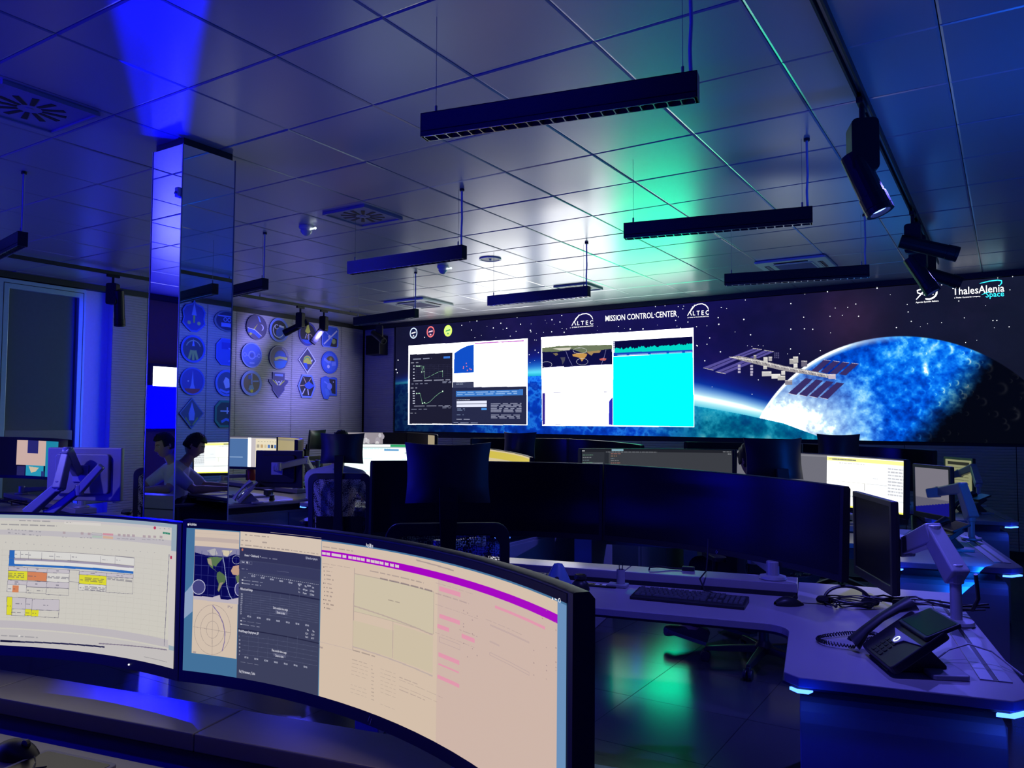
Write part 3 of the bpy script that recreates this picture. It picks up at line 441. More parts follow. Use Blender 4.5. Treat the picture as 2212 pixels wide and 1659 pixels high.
M1R = [["R",0,0,1,1,"47779f"],["P",[0.0076,0.5422,0.03,0.615,0.0293,0.4396,0.008,0.3864],"93a8c8"],["R",0,0.952,1,1,"05051a"],["R",0.0302,0.1864,0.1371,0.9456,"dcc9b4"],["R",0.0304,0.9237,0.1363,0.9246,"d2bfae"],
["R",0.0307,0.8765,0.1368,0.899,"c8b6aa"],["R",0.0308,0.5258,0.1404,0.8421,"08084a"],["P",[0.0312,0.845,0.1394,0.8437,0.1398,0.805,0.1262,0.8102,0.1085,0.7896,0.0885,0.7898,0.0576,0.7903,0.0317,0.8025],"8c8aa8"],
["P",[0.0595,0.8189,0.0792,0.8368,0.0862,0.8017,0.073,0.7905],"b9b6b8"],["P",[0.0948,0.8287,0.1215,0.8315,0.1085,0.7924,0.0995,0.7988],"dccfb0"],["L",[0.0314,0.7854,0.1377,0.7851],"3a3f80",0.0016],
["L",[0.0321,0.7259,0.1383,0.727],"3a3f80",0.0016],["L",[0.0327,0.6665,0.1389,0.669],"3a3f80",0.0016],["L",[0.0333,0.6072,0.1395,0.6111],"3a3f80",0.0016],["L",[0.034,0.548,0.1401,0.5533],"3a3f80",0.0016],
["L",[0.0479,0.8168,0.0472,0.5341],"3a3f80",0.0012],["L",[0.0643,0.8199,0.0636,0.5381],"3a3f80",0.0012],["L",[0.0809,0.8231,0.08,0.5423],"3a3f80",0.0012],["L",[0.0975,0.8264,0.0966,0.5466],"3a3f80",0.0012],
["L",[0.1142,0.8299,0.1132,0.5511],"3a3f80",0.0012],["L",[0.1309,0.8335,0.13,0.5559],"3a3f80",0.0012],
["P",[0.06,0.771,0.0665,0.7808,0.0841,0.7855,0.0986,0.783,0.0911,0.7578,0.0857,0.7426,0.0825,0.7251,0.0758,0.732,0.0749,0.715,0.0828,0.6999,0.0896,0.6846,0.0806,0.7022,0.0705,0.7168,0.0625,0.7433],"5d7a45"],
["P",[0.0611,0.7684,0.0699,0.773,0.0737,0.7259,0.0636,0.7407],"a79a7a"],["P",[0.0851,0.6892,0.0917,0.6991,0.1007,0.6844,0.108,0.6667,0.1046,0.6351,0.097,0.6165,0.0929,0.5847,0.0908,0.573,0.0873,0.5833,0.0898,0.6231,0.0844,0.6554],"56713f"],
["P",[0.0924,0.6293,0.1012,0.6371,0.0949,0.602,0.0907,0.5758,0.088,0.5863],"9a9070"],["P",[0.1183,0.7082,0.1236,0.7373,0.1381,0.7491,0.1389,0.669,0.132,0.6866,0.123,0.6871],"c9a183"],
["P",[0.1298,0.6777,0.1387,0.6911,0.1396,0.5973,0.1372,0.6188],"6b7f4a"],
["L",[0.1411,0.7804,0.1411,0.7763,0.1407,0.7723,0.1401,0.7685,0.1393,0.7649,0.1382,0.7617,0.137,0.7588,0.1356,0.7565,0.1341,0.7547,0.1325,0.7535,0.1309,0.753,0.1293,0.7531,0.1277,0.7538,0.1262,0.7552,0.1249,0.7571,0.1237,0.7597,0.1227,0.7626,0.1219,0.766,0.1213,0.7697,0.121,0.7736,0.121,0.7777,0.1212,0.7817,0.1217,0.7856,0.1224,0.7894,0.1233,0.7928,0.1245,0.7959,0.1258,0.7984,0.1272,0.8005,0.1288,0.802,0.1304,0.8028,0.132,0.803,0.1336,0.8026,0.1351,0.8015,0.1366,0.7998,0.1379,0.7976,0.139,0.7948,0.1399,0.7916,0.1405,0.7881,0.141,0.7843,0.1411,0.7804],"b8bfc0",0.002],
["P",[0.0308,0.536,0.0757,0.5383,0.0931,0.5569,0.0956,0.5324,0.1112,0.5311,0.1401,0.5533,0.1405,0.512,0.0311,0.5134],"c5bcc4"],
["P",[0.0575,0.5957,0.0573,0.5886,0.0568,0.5816,0.0559,0.5749,0.0547,0.5686,0.0531,0.563,0.0512,0.5581,0.0492,0.554,0.0469,0.551,0.0445,0.549,0.042,0.5482,0.0396,0.5485,0.0372,0.5499,0.035,0.5524,0.0329,0.556,0.0311,0.5605,0.0296,0.5658,0.0284,0.5719,0.0276,0.5784,0.0271,0.5853,0.027,0.5924,0.0273,0.5995,0.028,0.6064,0.0291,0.6129,0.0305,0.6189,0.0322,0.6242,0.0342,0.6286,0.0364,0.6321,0.0387,0.6346,0.0411,0.636,0.0436,0.6362,0.046,0.6353,0.0483,0.6333,0.0505,0.6303,0.0524,0.6262,0.0541,0.6213,0.0555,0.6156,0.0565,0.6094,0.0572,0.6027,0.0575,0.5957],"45457c"],
["L",[0.0575,0.5957,0.0573,0.5886,0.0568,0.5816,0.0559,0.5749,0.0547,0.5686,0.0531,0.563,0.0512,0.5581,0.0492,0.554,0.0469,0.551,0.0445,0.549,0.042,0.5482,0.0396,0.5485,0.0372,0.5499,0.035,0.5524,0.0329,0.556,0.0311,0.5605,0.0296,0.5658,0.0284,0.5719,0.0276,0.5784,0.0271,0.5853,0.027,0.5924,0.0273,0.5995,0.028,0.6064,0.0291,0.6129,0.0305,0.6189,0.0322,0.6242,0.0342,0.6286,0.0364,0.6321,0.0387,0.6346,0.0411,0.636,0.0436,0.6362,0.046,0.6353,0.0483,0.6333,0.0505,0.6303,0.0524,0.6262,0.0541,0.6213,0.0555,0.6156,0.0565,0.6094,0.0572,0.6027,0.0575,0.5957],"c8c8dc",0.003],
["P",[0.1497,0.6057,0.1496,0.5995,0.1493,0.5934,0.1487,0.5875,0.1479,0.582,0.1469,0.5771,0.1456,0.5728,0.1443,0.5693,0.1428,0.5666,0.1412,0.5649,0.1396,0.5642,0.1379,0.5645,0.1364,0.5658,0.1349,0.568,0.1335,0.5711,0.1323,0.5751,0.1313,0.5798,0.1305,0.5851,0.1299,0.5909,0.1296,0.5969,0.1295,0.6032,0.1297,0.6094,0.1302,0.6154,0.1308,0.6211,0.1318,0.6264,0.1329,0.631,0.1342,0.6349,0.1356,0.6379,0.1372,0.6401,0.1388,0.6413,0.1404,0.6415,0.142,0.6407,0.1436,0.6389,0.145,0.6362,0.1463,0.6326,0.1474,0.6283,0.1484,0.6233,0.149,0.6177,0.1495,0.6118,0.1497,0.6057],"45457c"],
["L",[0.1497,0.6057,0.1496,0.5995,0.1493,0.5934,0.1487,0.5875,0.1479,0.582,0.1469,0.5771,0.1456,0.5728,0.1443,0.5693,0.1428,0.5666,0.1412,0.5649,0.1396,0.5642,0.1379,0.5645,0.1364,0.5658,0.1349,0.568,0.1335,0.5711,0.1323,0.5751,0.1313,0.5798,0.1305,0.5851,0.1299,0.5909,0.1296,0.5969,0.1295,0.6032,0.1297,0.6094,0.1302,0.6154,0.1308,0.6211,0.1318,0.6264,0.1329,0.631,0.1342,0.6349,0.1356,0.6379,0.1372,0.6401,0.1388,0.6413,0.1404,0.6415,0.142,0.6407,0.1436,0.6389,0.145,0.6362,0.1463,0.6326,0.1474,0.6283,0.1484,0.6233,0.149,0.6177,0.1495,0.6118,0.1497,0.6057],"c8c8dc",0.003],
["L",[0.0985,0.7874,0.1024,0.7379,0.1064,0.6719,0.1104,0.606,0.1176,0.5579,0.1234,0.5401],"a9b4d0",0.003],
["L",[0.1213,0.3552,0.121,0.3312,0.1195,0.3074,0.117,0.2845,0.1134,0.263,0.1089,0.2435,0.1037,0.2264,0.0977,0.2124,0.0913,0.2016,0.0845,0.1945,0.0776,0.1912,0.0706,0.1919,0.0639,0.1965,0.0575,0.2049,0.0517,0.2169,0.0466,0.2322,0.0422,0.2504,0.0388,0.271,0.0364,0.2935,0.035,0.3172,0.0348,0.3416,0.0356,0.366,0.0375,0.3897,0.0405,0.4121,0.0444,0.4327,0.0492,0.4508,0.0548,0.4661,0.0609,0.4782,0.0675,0.4867,0.0744,0.4914,0.0814,0.4923,0.0883,0.4893,0.0949,0.4826,0.1011,0.4722,0.1067,0.4586,0.1116,0.442,0.1155,0.4228,0.1185,0.4016,0.1205,0.3789,0.1213,0.3552],"a8998f",0.0014],
["L",[0.1064,0.3504,0.1062,0.3343,0.1052,0.3185,0.1036,0.3031,0.1012,0.2888,0.0983,0.2758,0.0948,0.2645,0.0909,0.2552,0.0867,0.2481,0.0822,0.2434,0.0776,0.2413,0.073,0.2418,0.0686,0.2449,0.0644,0.2505,0.0605,0.2585,0.0571,0.2687,0.0543,0.2809,0.052,0.2946,0.0504,0.3095,0.0495,0.3253,0.0493,0.3415,0.0499,0.3577,0.0512,0.3735,0.0531,0.3884,0.0557,0.4021,0.0589,0.4142,0.0626,0.4244,0.0666,0.4325,0.071,0.4382,0.0755,0.4414,0.0801,0.442,0.0847,0.4401,0.089,0.4356,0.0931,0.4287,0.0968,0.4196,0.1,0.4085,0.1026,0.3957,0.1046,0.3815,0.1059,0.3663,0.1064,0.3504],"a8998f",0.0014],
["L",[0.0922,0.346,0.0921,0.3377,0.0917,0.3294,0.0908,0.3215,0.0897,0.3141,0.0882,0.3074,0.0864,0.3016,0.0844,0.2968,0.0823,0.2932,0.08,0.2908,0.0777,0.2897,0.0754,0.29,0.0731,0.2917,0.071,0.2946,0.069,0.2987,0.0673,0.304,0.0658,0.3103,0.0646,0.3173,0.0638,0.325,0.0634,0.3332,0.0633,0.3415,0.0635,0.3499,0.0642,0.358,0.0652,0.3657,0.0665,0.3728,0.0681,0.379,0.07,0.3843,0.0721,0.3885,0.0743,0.3914,0.0766,0.3931,0.0789,0.3934,0.0812,0.3924,0.0834,0.3901,0.0855,0.3866,0.0874,0.3818,0.089,0.3761,0.0903,0.3694,0.0913,0.3621,0.092,0.3542,0.0922,0.346],"a8998f",0.0014],
["L",[0.0772,0.494,0.0783,0.1819],"a8998f",0.0014],["L",[0.0318,0.3472,0.1221,0.3367],"a8998f",0.0014],["L",[0.0766,0.4882,0.0921,0.445,0.1027,0.387,0.1077,0.3331,0.1072,0.2775,0.1022,0.2205],"7a6aa0",0.003],
["W",0.1127,0.4825,0.1251,0.4982,2,"8a7f8c"],["W",0.0333,0.1885,0.041,0.1986,2,"8a7f8c"],["R",0.1394,0.8478,0.3436,0.951,"e0ceb8"],["R",0.2136,0.9596,0.3426,0.9375,"d6c3b2"],["W",0.1508,0.9283,0.1589,0.9405,1,"8a7d74"],
["W",0.1622,0.9275,0.2103,0.9373,1,"8a7d74"],["W",0.1421,0.895,0.166,0.9038,1,"8a7d74"],["W",0.1944,0.8924,0.2072,0.9031,1,"8a7d74"],["W",0.2094,0.9043,0.3046,0.9011,1,"8a7d74"],["W",0.1413,0.867,0.1856,0.8747,1,"8a7d74"],
["W",0.1879,0.8642,0.2143,0.8731,1,"8a7d74"],["W",0.2165,0.8651,0.249,0.8745,1,"8a7d74"],["W",0.2512,0.8638,0.2699,0.8737,1,"8a7d74"],["W",0.2722,0.8641,0.3027,0.8714,1,"8a7d74"],["W",0.3061,0.8643,0.338,0.872,1,"8a7d74"],
["R",0.1389,0.0,0.3418,0.8565,"40445c"],["R",0.1389,0.7815000000000001,0.3418,0.8565,"34364e"],["R",0.1389,0.7165,0.3418,0.7765000000000001,"3a3d58"],["R",0.1389,0,0.3418,0.045,"2e2e44"],["R",0.1389,0.609,0.3418,0.615,"26283c"],
["R",0.1389,0.3636,0.3418,0.3696,"26283c"],["L",[0.1533,0.5803,0.3382,0.5835],"555a74",0.001],["L",[0.1535,0.5666,0.3384,0.5705],"555a74",0.001],["L",[0.1536,0.5529,0.3385,0.5576],"555a74",0.001],
["L",[0.1538,0.5392,0.3386,0.5447],"555a74",0.001],["L",[0.1539,0.5255,0.3387,0.5318],"555a74",0.001],["L",[0.154,0.5118,0.3388,0.5189],"555a74",0.001],["L",[0.1542,0.4981,0.339,0.506],"555a74",0.001],
["L",[0.1543,0.4844,0.3391,0.4932],"555a74",0.001],["L",[0.1544,0.4707,0.3392,0.4803],"555a74",0.001],["L",[0.1491,0.3279,0.3381,0.3428],"555a74",0.001],["L",[0.1494,0.3006,0.3384,0.3171],"555a74",0.001],
["L",[0.1497,0.2733,0.3386,0.2915],"555a74",0.001],["L",[0.15,0.246,0.3388,0.2658],"555a74",0.001],["L",[0.1503,0.2188,0.3391,0.2402],"555a74",0.001],["L",[0.1703,0.5843,0.1693,0.4581],"50556e",0.0008],
["L",[0.166,0.3313,0.165,0.2055],"50556e",0.0008],["L",[0.1939,0.5917,0.1928,0.4662],"50556e",0.0008],["L",[0.19,0.3403,0.189,0.2153],"50556e",0.0008],["L",[0.2176,0.5994,0.2166,0.4748],"50556e",0.0008],
["L",[0.2141,0.3498,0.2131,0.2257],"50556e",0.0008],["L",[0.2415,0.6074,0.2404,0.4837],"50556e",0.0008],["L",[0.2384,0.3598,0.2373,0.2365],"50556e",0.0008],["L",[0.2655,0.6159,0.2644,0.493],"50556e",0.0008],
["L",[0.2628,0.3702,0.2617,0.2478],"50556e",0.0008],["L",[0.2897,0.6246,0.2885,0.5027],"50556e",0.0008],["L",[0.2874,0.3811,0.2862,0.2596],"50556e",0.0008],["L",[0.1611,0.7036,0.1639,0.7033],"d8dae6",0.0012],
["L",[0.166,0.7031,0.1687,0.7027],"d8dae6",0.0012],["L",[0.1709,0.7026,0.1736,0.7022],"d8dae6",0.0012],["L",[0.1758,0.702,0.1785,0.7017],"d8dae6",0.0012],["L",[0.1807,0.7015,0.1834,0.7012],"d8dae6",0.0012],
["L",[0.1856,0.7011,0.1883,0.7008],"d8dae6",0.0012],["L",[0.1905,0.7006,0.1932,0.7003],"d8dae6",0.0012],["L",[0.1954,0.7002,0.1982,0.6999],"d8dae6",0.0012],["L",[0.2003,0.6998,0.2031,0.6995],"d8dae6",0.0012],
["L",[0.2053,0.6994,0.208,0.6991],"d8dae6",0.0012],["L",[0.2102,0.699,0.213,0.6987],"d8dae6",0.0012],["L",[0.2152,0.6986,0.2179,0.6984],"d8dae6",0.0012],["L",[0.2201,0.6983,0.2229,0.698],"d8dae6",0.0012],
["L",[0.2251,0.6979,0.2278,0.6977],"d8dae6",0.0012],["L",[0.23,0.6976,0.2328,0.6974],"d8dae6",0.0012],["L",[0.235,0.6973,0.2378,0.6971],"d8dae6",0.0012],["L",[0.24,0.6971,0.2427,0.6969],"d8dae6",0.0012],
["L",[0.2449,0.6968,0.2477,0.6966],"d8dae6",0.0012],["L",[0.2499,0.6966,0.2527,0.6964],"d8dae6",0.0012],["L",[0.2549,0.6964,0.2577,0.6962],"d8dae6",0.0012],["L",[0.2599,0.6962,0.2627,0.6961],"d8dae6",0.0012],
["L",[0.2649,0.696,0.2677,0.6959],"d8dae6",0.0012],["L",[0.2699,0.6959,0.2727,0.6958],"d8dae6",0.0012],["L",[0.2749,0.6958,0.2777,0.6956],"d8dae6",0.0012],["L",[0.2799,0.6957,0.2827,0.6955],"d8dae6",0.0012],
["L",[0.2849,0.6956,0.2877,0.6955],"d8dae6",0.0012],["L",[0.29,0.6955,0.2928,0.6954],"d8dae6",0.0012],["L",[0.295,0.6954,0.2978,0.6954],"d8dae6",0.0012],["L",[0.3,0.6954,0.3028,0.6954],"d8dae6",0.0012],
["L",[0.3051,0.6954,0.3079,0.6954],"d8dae6",0.0012],["L",[0.3101,0.6954,0.3129,0.6954],"d8dae6",0.0012],["L",[0.3152,0.6955,0.318,0.6954],"d8dae6",0.0012],["L",[0.3202,0.6955,0.3231,0.6955],"d8dae6",0.0012],
["L",[0.3253,0.6956,0.3281,0.6956],"d8dae6",0.0012],["L",[0.3304,0.6957,0.3332,0.6957],"d8dae6",0.0012],["L",[0.3354,0.6958,0.3383,0.6958],"d8dae6",0.0012],["T",0.1692,0.6866,0.014450000000000001,"08/27 12:00","d5d8e4",0.42],
["T",0.1615,0.4445,0.014450000000000001,"08/27 12:00","d5d8e4",0.42],["T",0.1572,0.1996,0.014450000000000001,"08/27 12:00","d5d8e4",0.42],["T",0.1923,0.6836,0.014450000000000001,"08/27 18:00","d5d8e4",0.42],
["T",0.1853,0.444,0.014450000000000001,"08/27 18:00","d5d8e4",0.42],["T",0.1814,0.2002,0.014450000000000001,"08/27 18:00","d5d8e4",0.42],["T",0.2154,0.681,0.014450000000000001,"08/27 00:00","d5d8e4",0.42],
["T",0.2093,0.444,0.014450000000000001,"08/27 00:00","d5d8e4",0.42],["T",0.2058,0.2015,0.014450000000000001,"08/27 00:00","d5d8e4",0.42],["T",0.2387,0.6788,0.014450000000000001,"08/28 06:00","d5d8e4",0.42],
["T",0.2334,0.4446,0.014450000000000001,"08/28 06:00","d5d8e4",0.42],["T",0.2303,0.2034,0.014450000000000001,"08/28 06:00","d5d8e4",0.42],["T",0.2622,0.6771,0.014450000000000001,"08/28 12:00","d5d8e4",0.42],
["T",0.2577,0.4456,0.014450000000000001,"08/28 12:00","d5d8e4",0.42],["T",0.2549,0.2059,0.014450000000000001,"08/28 12:00","d5d8e4",0.42],["T",0.2857,0.6758,0.014450000000000001,"08/28 18:00","d5d8e4",0.42],
["T",0.2821,0.4473,0.014450000000000001,"08/28 18:00","d5d8e4",0.42],["T",0.2797,0.2091,0.014450000000000001,"08/28 18:00","d5d8e4",0.42],["T",0.3094,0.675,0.014450000000000001,"08/29 00:00","d5d8e4",0.42],
["T",0.3066,0.4495,0.014450000000000001,"08/29 00:00","d5d8e4",0.42],["T",0.3046,0.213,0.014450000000000001,"08/29 00:00","d5d8e4",0.42],["R",0.2305,0.4916,0.2607,0.5095,"62657e"],["R",0.2283,0.2436,0.2585,0.2592,"62657e"],
["T",0.2251,0.5156,0.019549999999999998,"Data outside time range","f0f0f4",0.6],["T",0.2341,0.492,0.018699999999999998,"Zoom to data","f0f0f4",0.6],["T",0.2241,0.268,0.019549999999999998,"Data outside time range","f0f0f4",0.6],
["T",0.2331,0.241,0.018699999999999998,"Zoom to data","f0f0f4",0.6],["T",0.1515,0.805,0.0204,"Home  >  Dashboards  >","f0f0f4",0.6],["W",0.1931,0.8045,0.2345,0.8097,1,"a8abbc"],
["T",0.3041,0.8313,0.018699999999999998,"Q Search or jump to","d5d8e4",0.6],["T",0.1442,0.7645,0.017,"Asset","d5d8e4",0.6],["O",0.1414,0.7587,0.1697,0.7749,"6a6d86",0.0016],["T",0.156,0.763,0.017,"HB  v","f0f0f4",0.6],
["W",0.145,0.7253,0.1598,0.7315,1,"c5c8d8"],["W",0.1505,0.6756,0.1592,0.6815,1,"c5c8d8"],["W",0.1492,0.4308,0.1582,0.436,1,"c5c8d8"],["W",0.1507,0.6571,0.1976,0.6622,1,"c5c8d8"],["W",0.15,0.6379,0.1936,0.6444,1,"c5c8d8"],
["W",0.1493,0.4158,0.1959,0.4185,1,"c5c8d8"],["W",0.1484,0.3945,0.1927,0.3973,1,"c5c8d8"],["W",0.1474,0.1731,0.1915,0.1723,1,"c5c8d8"],["T",0.143,0.601,0.0204,"PBStack.batVoltage","f0f0f4",0.6],
["T",0.1417,0.35,0.0204,"ModeManager.Deployment_BF","f0f0f4",0.6],["T",0.145,0.1098,0.022099999999999998,"Full_Parameters_Table","f0f0f4",0.6],["R",0.1453,0.6574,0.1492,0.6635,"f0f0f4"],["R",0.1454,0.6398,0.1493,0.6459,"f0f0f4"],
["R",0.1444,0.4138,0.1483,0.4196,"f0f0f4"],["R",0.1446,0.3946,0.1485,0.4004,"f0f0f4"],["T",0.1448,0.5723,0.0136,"18 V","d5d8e4",0.6],["T",0.1448,0.5593,0.0136,"16 V","d5d8e4",0.6],["T",0.1447,0.5464,0.0136,"14 V","d5d8e4",0.6],
["T",0.1446,0.5334,0.0136,"12 V","d5d8e4",0.6],["T",0.1445,0.5204,0.0136,"10 V","d5d8e4",0.6],["T",0.1444,0.5074,0.0136,"8 V","d5d8e4",0.6],["T",0.1443,0.4944,0.0136,"6 V","d5d8e4",0.6],["T",0.1442,0.4815,0.0136,"4 V","d5d8e4",0.6],
["T",0.1441,0.4685,0.0136,"2 V","d5d8e4",0.6],["T",0.144,0.4555,0.0136,"0 V","d5d8e4",0.6],["T",0.1425,0.3184,0.0136,"1","d5d8e4",0.6],["T",0.1427,0.2971,0.0136,"0.8","d5d8e4",0.6],["T",0.1429,0.2757,0.0136,"0.6","d5d8e4",0.6],
["T",0.1431,0.2544,0.0136,"0.4","d5d8e4",0.6],["T",0.1434,0.2331,0.0136,"0.2","d5d8e4",0.6],["T",0.1436,0.2118,0.0136,"0","d5d8e4",0.6],["T",0.2876,0.6688,0.015299999999999998,"Min","e2e4ee",0.6],
["T",0.3033,0.6692,0.015299999999999998,"Max","e2e4ee",0.6],["T",0.3221,0.6693,0.015299999999999998,"Last","e2e4ee",0.6],["T",0.2878,0.6504,0.015299999999999998,"0 s","e2e4ee",0.6],
["T",0.2988,0.6491,0.015299999999999998,"46.9 years","e2e4ee",0.6],["T",0.3164,0.6488,0.015299999999999998,"2.73 days","e2e4ee",0.6],["T",0.288,0.6303,0.015299999999999998,"0 s","e2e4ee",0.6],
["T",0.299,0.6291,0.015299999999999998,"19 years","e2e4ee",0.6],["T",0.3166,0.6279,0.015299999999999998,"2.35 days","e2e4ee",0.6],["T",0.3115,0.4235,0.015299999999999998,"Min","e2e4ee",0.6],
["T",0.3256,0.4232,0.015299999999999998,"Max","e2e4ee",0.6],["T",0.3075,0.4023,0.015299999999999998,"15.2 V","e2e4ee",0.6],["T",0.323,0.4027,0.015299999999999998,"16.3 V","e2e4ee",0.6],
["T",0.3077,0.3825,0.015299999999999998,"13.6 V","e2e4ee",0.6],["T",0.3225,0.3827,0.015299999999999998,"16.7 V","e2e4ee",0.6],["R",0.2322,0.7374,0.2618,0.7379,"6a6d86"],
["P",[0.1475,0.8428,0.1475,0.8414,0.1474,0.8401,0.1473,0.8389,0.1471,0.8377,0.1469,0.8366,0.1466,0.8357,0.1463,0.835,0.146,0.8344,0.1456,0.8341,0.1452,0.8339,0.1449,0.834,0.1445,0.8343,0.1442,0.8348,0.1439,0.8355,0.1436,0.8364,0.1434,0.8374,0.1432,0.8385,0.1431,0.8398,0.143,0.8411,0.143,0.8424,0.143,0.8438,0.1431,0.8451,0.1433,0.8463,0.1435,0.8474,0.1438,0.8484,0.1441,0.8493,0.1444,0.8499,0.1447,0.8504,0.1451,0.8506,0.1454,0.8506,0.1458,0.8504,0.1462,0.85,0.1465,0.8494,0.1468,0.8486,0.147,0.8477,0.1472,0.8466,0.1474,0.8454,0.1475,0.8441,0.1475,0.8428],"c87858"],
["R",0.3438,0.0,0.9635,0.945,"dfc9b2"],["R",0.6493,0.03,0.9635,0.8599,"d9bfb0"],["R",0.3438,0.8599,0.9635,0.8946,"ad00c8"],["R",0.3438,0.012,0.9635,0.052,"9c00ae"],["R",0.3438,0.012,0.3558,0.052,"d8c8c0"],
["L",[0.5909,0.9285,0.6905,0.9212],"b5a298",0.004],["R",0.345,0.8679,0.3544,0.8845999999999999,"e3d5d2"],["R",0.349,0.8819,0.3504,0.8725999999999999,"a897a0"],["R",0.3563,0.8679,0.3658,0.8845999999999999,"e3d5d2"],
["R",0.3603,0.8819,0.3618,0.8725999999999999,"a897a0"],["R",0.3698,0.8679,0.3948,0.8845999999999999,"e3d5d2"],["R",0.3983,0.8679,0.4079,0.8845999999999999,"e3d5d2"],["R",0.4023,0.8819,0.4039,0.8725999999999999,"a897a0"],
["R",0.4133,0.8679,0.4229,0.8845999999999999,"e3d5d2"],["R",0.4173,0.8819,0.4189,0.8725999999999999,"a897a0"],["R",0.4241,0.8679,0.4337,0.8845999999999999,"e3d5d2"],["R",0.4281,0.8819,0.42969999999999997,0.8725999999999999,"a897a0"],
["R",0.4353,0.8679,0.4449,0.8845999999999999,"e3d5d2"],["R",0.4393,0.8819,0.4409,0.8725999999999999,"a897a0"],["R",0.4461,0.8679,0.4557,0.8845999999999999,"e3d5d2"],["R",0.4501,0.8819,0.4517,0.8725999999999999,"a897a0"],
["R",0.4605,0.8679,0.4702,0.8845999999999999,"e3d5d2"],["R",0.4645,0.8819,0.4662,0.8725999999999999,"a897a0"],["R",0.4718,0.8679,0.4815,0.8845999999999999,"e3d5d2"],["R",0.4758,0.8819,0.4775,0.8725999999999999,"a897a0"],
["R",0.4829,0.8679,0.4926,0.8845999999999999,"e3d5d2"],["R",0.4869,0.8819,0.4886,0.8725999999999999,"a897a0"],["R",0.4722,0.8679,0.4823,0.8845999999999999,"e3d5d2"],["R",0.4752,0.8819,0.4793,0.8725999999999999,"a897a0"],
["R",0.4835,0.8679,0.4936,0.8845999999999999,"e3d5d2"],["R",0.4865,0.8819,0.4906,0.8725999999999999,"a897a0"],["R",0.4948,0.8679,0.505,0.8845999999999999,"e3d5d2"],["R",0.4978,0.8819,0.502,0.8725999999999999,"a897a0"],
["R",0.5087,0.8679,0.5189,0.8845999999999999,"e3d5d2"],["R",0.5117,0.8819,0.5159,0.8725999999999999,"a897a0"],["R",0.5226,0.8679,0.5328,0.8845999999999999,"e3d5d2"],["R",0.5256,0.8819,0.5298,0.8725999999999999,"a897a0"],
["R",0.5357,0.8679,0.5459,0.8845999999999999,"e3d5d2"],["R",0.5387,0.8819,0.5429,0.8725999999999999,"a897a0"],["W",0.347,0.9082,0.4257,0.9165,1,"9a8a80"],["W",0.3467,0.8177,0.4193,0.8202,1,"8d7d76"],
["W",0.3528,0.8021,0.3765,0.8041,1,"8a7a72"],["R",0.3492,0.7963,0.3512,0.8019,"6a5a58"],["W",0.3577,0.7768,0.372,0.7831,1,"8a7a72"],["R",0.3504,0.7739,0.3523,0.7795,"6a5a58"],["W",0.3579,0.7533,0.3722,0.7604,1,"8a7a72"],
["R",0.3515,0.7516,0.3535,0.7571,"6a5a58"],["W",0.3581,0.7316,0.3772,0.7377,1,"8a7a72"],["R",0.3527,0.7292,0.3546,0.7347,"6a5a58"],["W",0.3536,0.7062,0.3726,0.7133,1,"8a7a72"],["R",0.3501,0.7055,0.352,0.711,"6a5a58"],
["W",0.3585,0.6827,0.3728,0.6925,1,"8a7a72"],["R",0.3512,0.6832,0.3532,0.6886,"6a5a58"],["W",0.3587,0.6612,0.3778,0.6699,1,"8a7a72"],["R",0.3524,0.6609,0.3543,0.6663,"6a5a58"],["W",0.3589,0.6357,0.3733,0.6473,1,"8a7a72"],
["R",0.3535,0.6387,0.3555,0.6441,"6a5a58"],["W",0.3544,0.6123,0.3735,0.6228,1,"8a7a72"],["R",0.3509,0.6149,0.3528,0.6203,"6a5a58"],["W",0.3593,0.5909,0.3784,0.6021,1,"8a7a72"],["R",0.352,0.5927,0.354,0.598,"6a5a58"],
["W",0.3596,0.5654,0.3739,0.5796,1,"8a7a72"],["R",0.3532,0.5705,0.3551,0.5758,"6a5a58"],["R",0.3425,0.3767,0.4292,0.3785,"c9b6ae"],["T",0.3428,0.3426,0.0204,"Direct","5a4a48",0.6],["L",[0.4301,0.8218,0.4292,0.3767],"b8a59a",0.003],
["R",0.4304,0.5874,0.6394,0.7918,"d8cbae"],["O",0.4304,0.5874,0.6394,0.7918,"bfae9e",0.0016],["R",0.429,0.3983,0.5317,0.5379,"d8c9ac"],["R",0.535,0.3954,0.6388,0.5753,"d8c9ac"],["L",[0.4283,0.6166,0.6374,0.5827],"c3b0a2",0.004],
["L",[0.5327,0.5865,0.5333,0.3994],"c3b0a2",0.003],["L",[0.4277,0.3959,0.6389,0.3837],"c8b6ac",0.004],["W",0.5192,0.689,0.5496,0.6935,1,"8d7d76"],["W",0.4968,0.7892,0.6353,0.7993,1,"75686c"],["W",0.4701,0.8178,0.6122,0.8266,1,"9a8a84"],
["W",0.4304,0.3731,0.4874,0.3811,1,"8d7d76"],["W",0.4283,0.3259,0.4703,0.3262,1,"a39388"],["W",0.428,0.3065,0.47,0.3063,1,"a39388"],["W",0.4277,0.287,0.4697,0.2865,1,"a39388"],["W",0.4274,0.2675,0.4694,0.2667,1,"a39388"],
["W",0.4271,0.2481,0.4691,0.2469,1,"a39388"],["W",0.4268,0.2286,0.4688,0.2271,1,"a39388"],["W",0.4265,0.2092,0.4685,0.2073,1,"a39388"],["W",0.4262,0.1897,0.4682,0.1874,1,"a39388"],["W",0.4259,0.1703,0.4679,0.1676,1,"a39388"],
["W",0.4256,0.1508,0.4676,0.1478,1,"a39388"],["W",0.4254,0.1314,0.4673,0.1281,1,"a39388"],["W",0.4782,0.322,0.4853,0.3271,1,"a39388"],["W",0.5021,0.3244,0.5419,0.3223,1,"a39388"],["W",0.4784,0.3024,0.4854,0.3074,1,"a39388"],
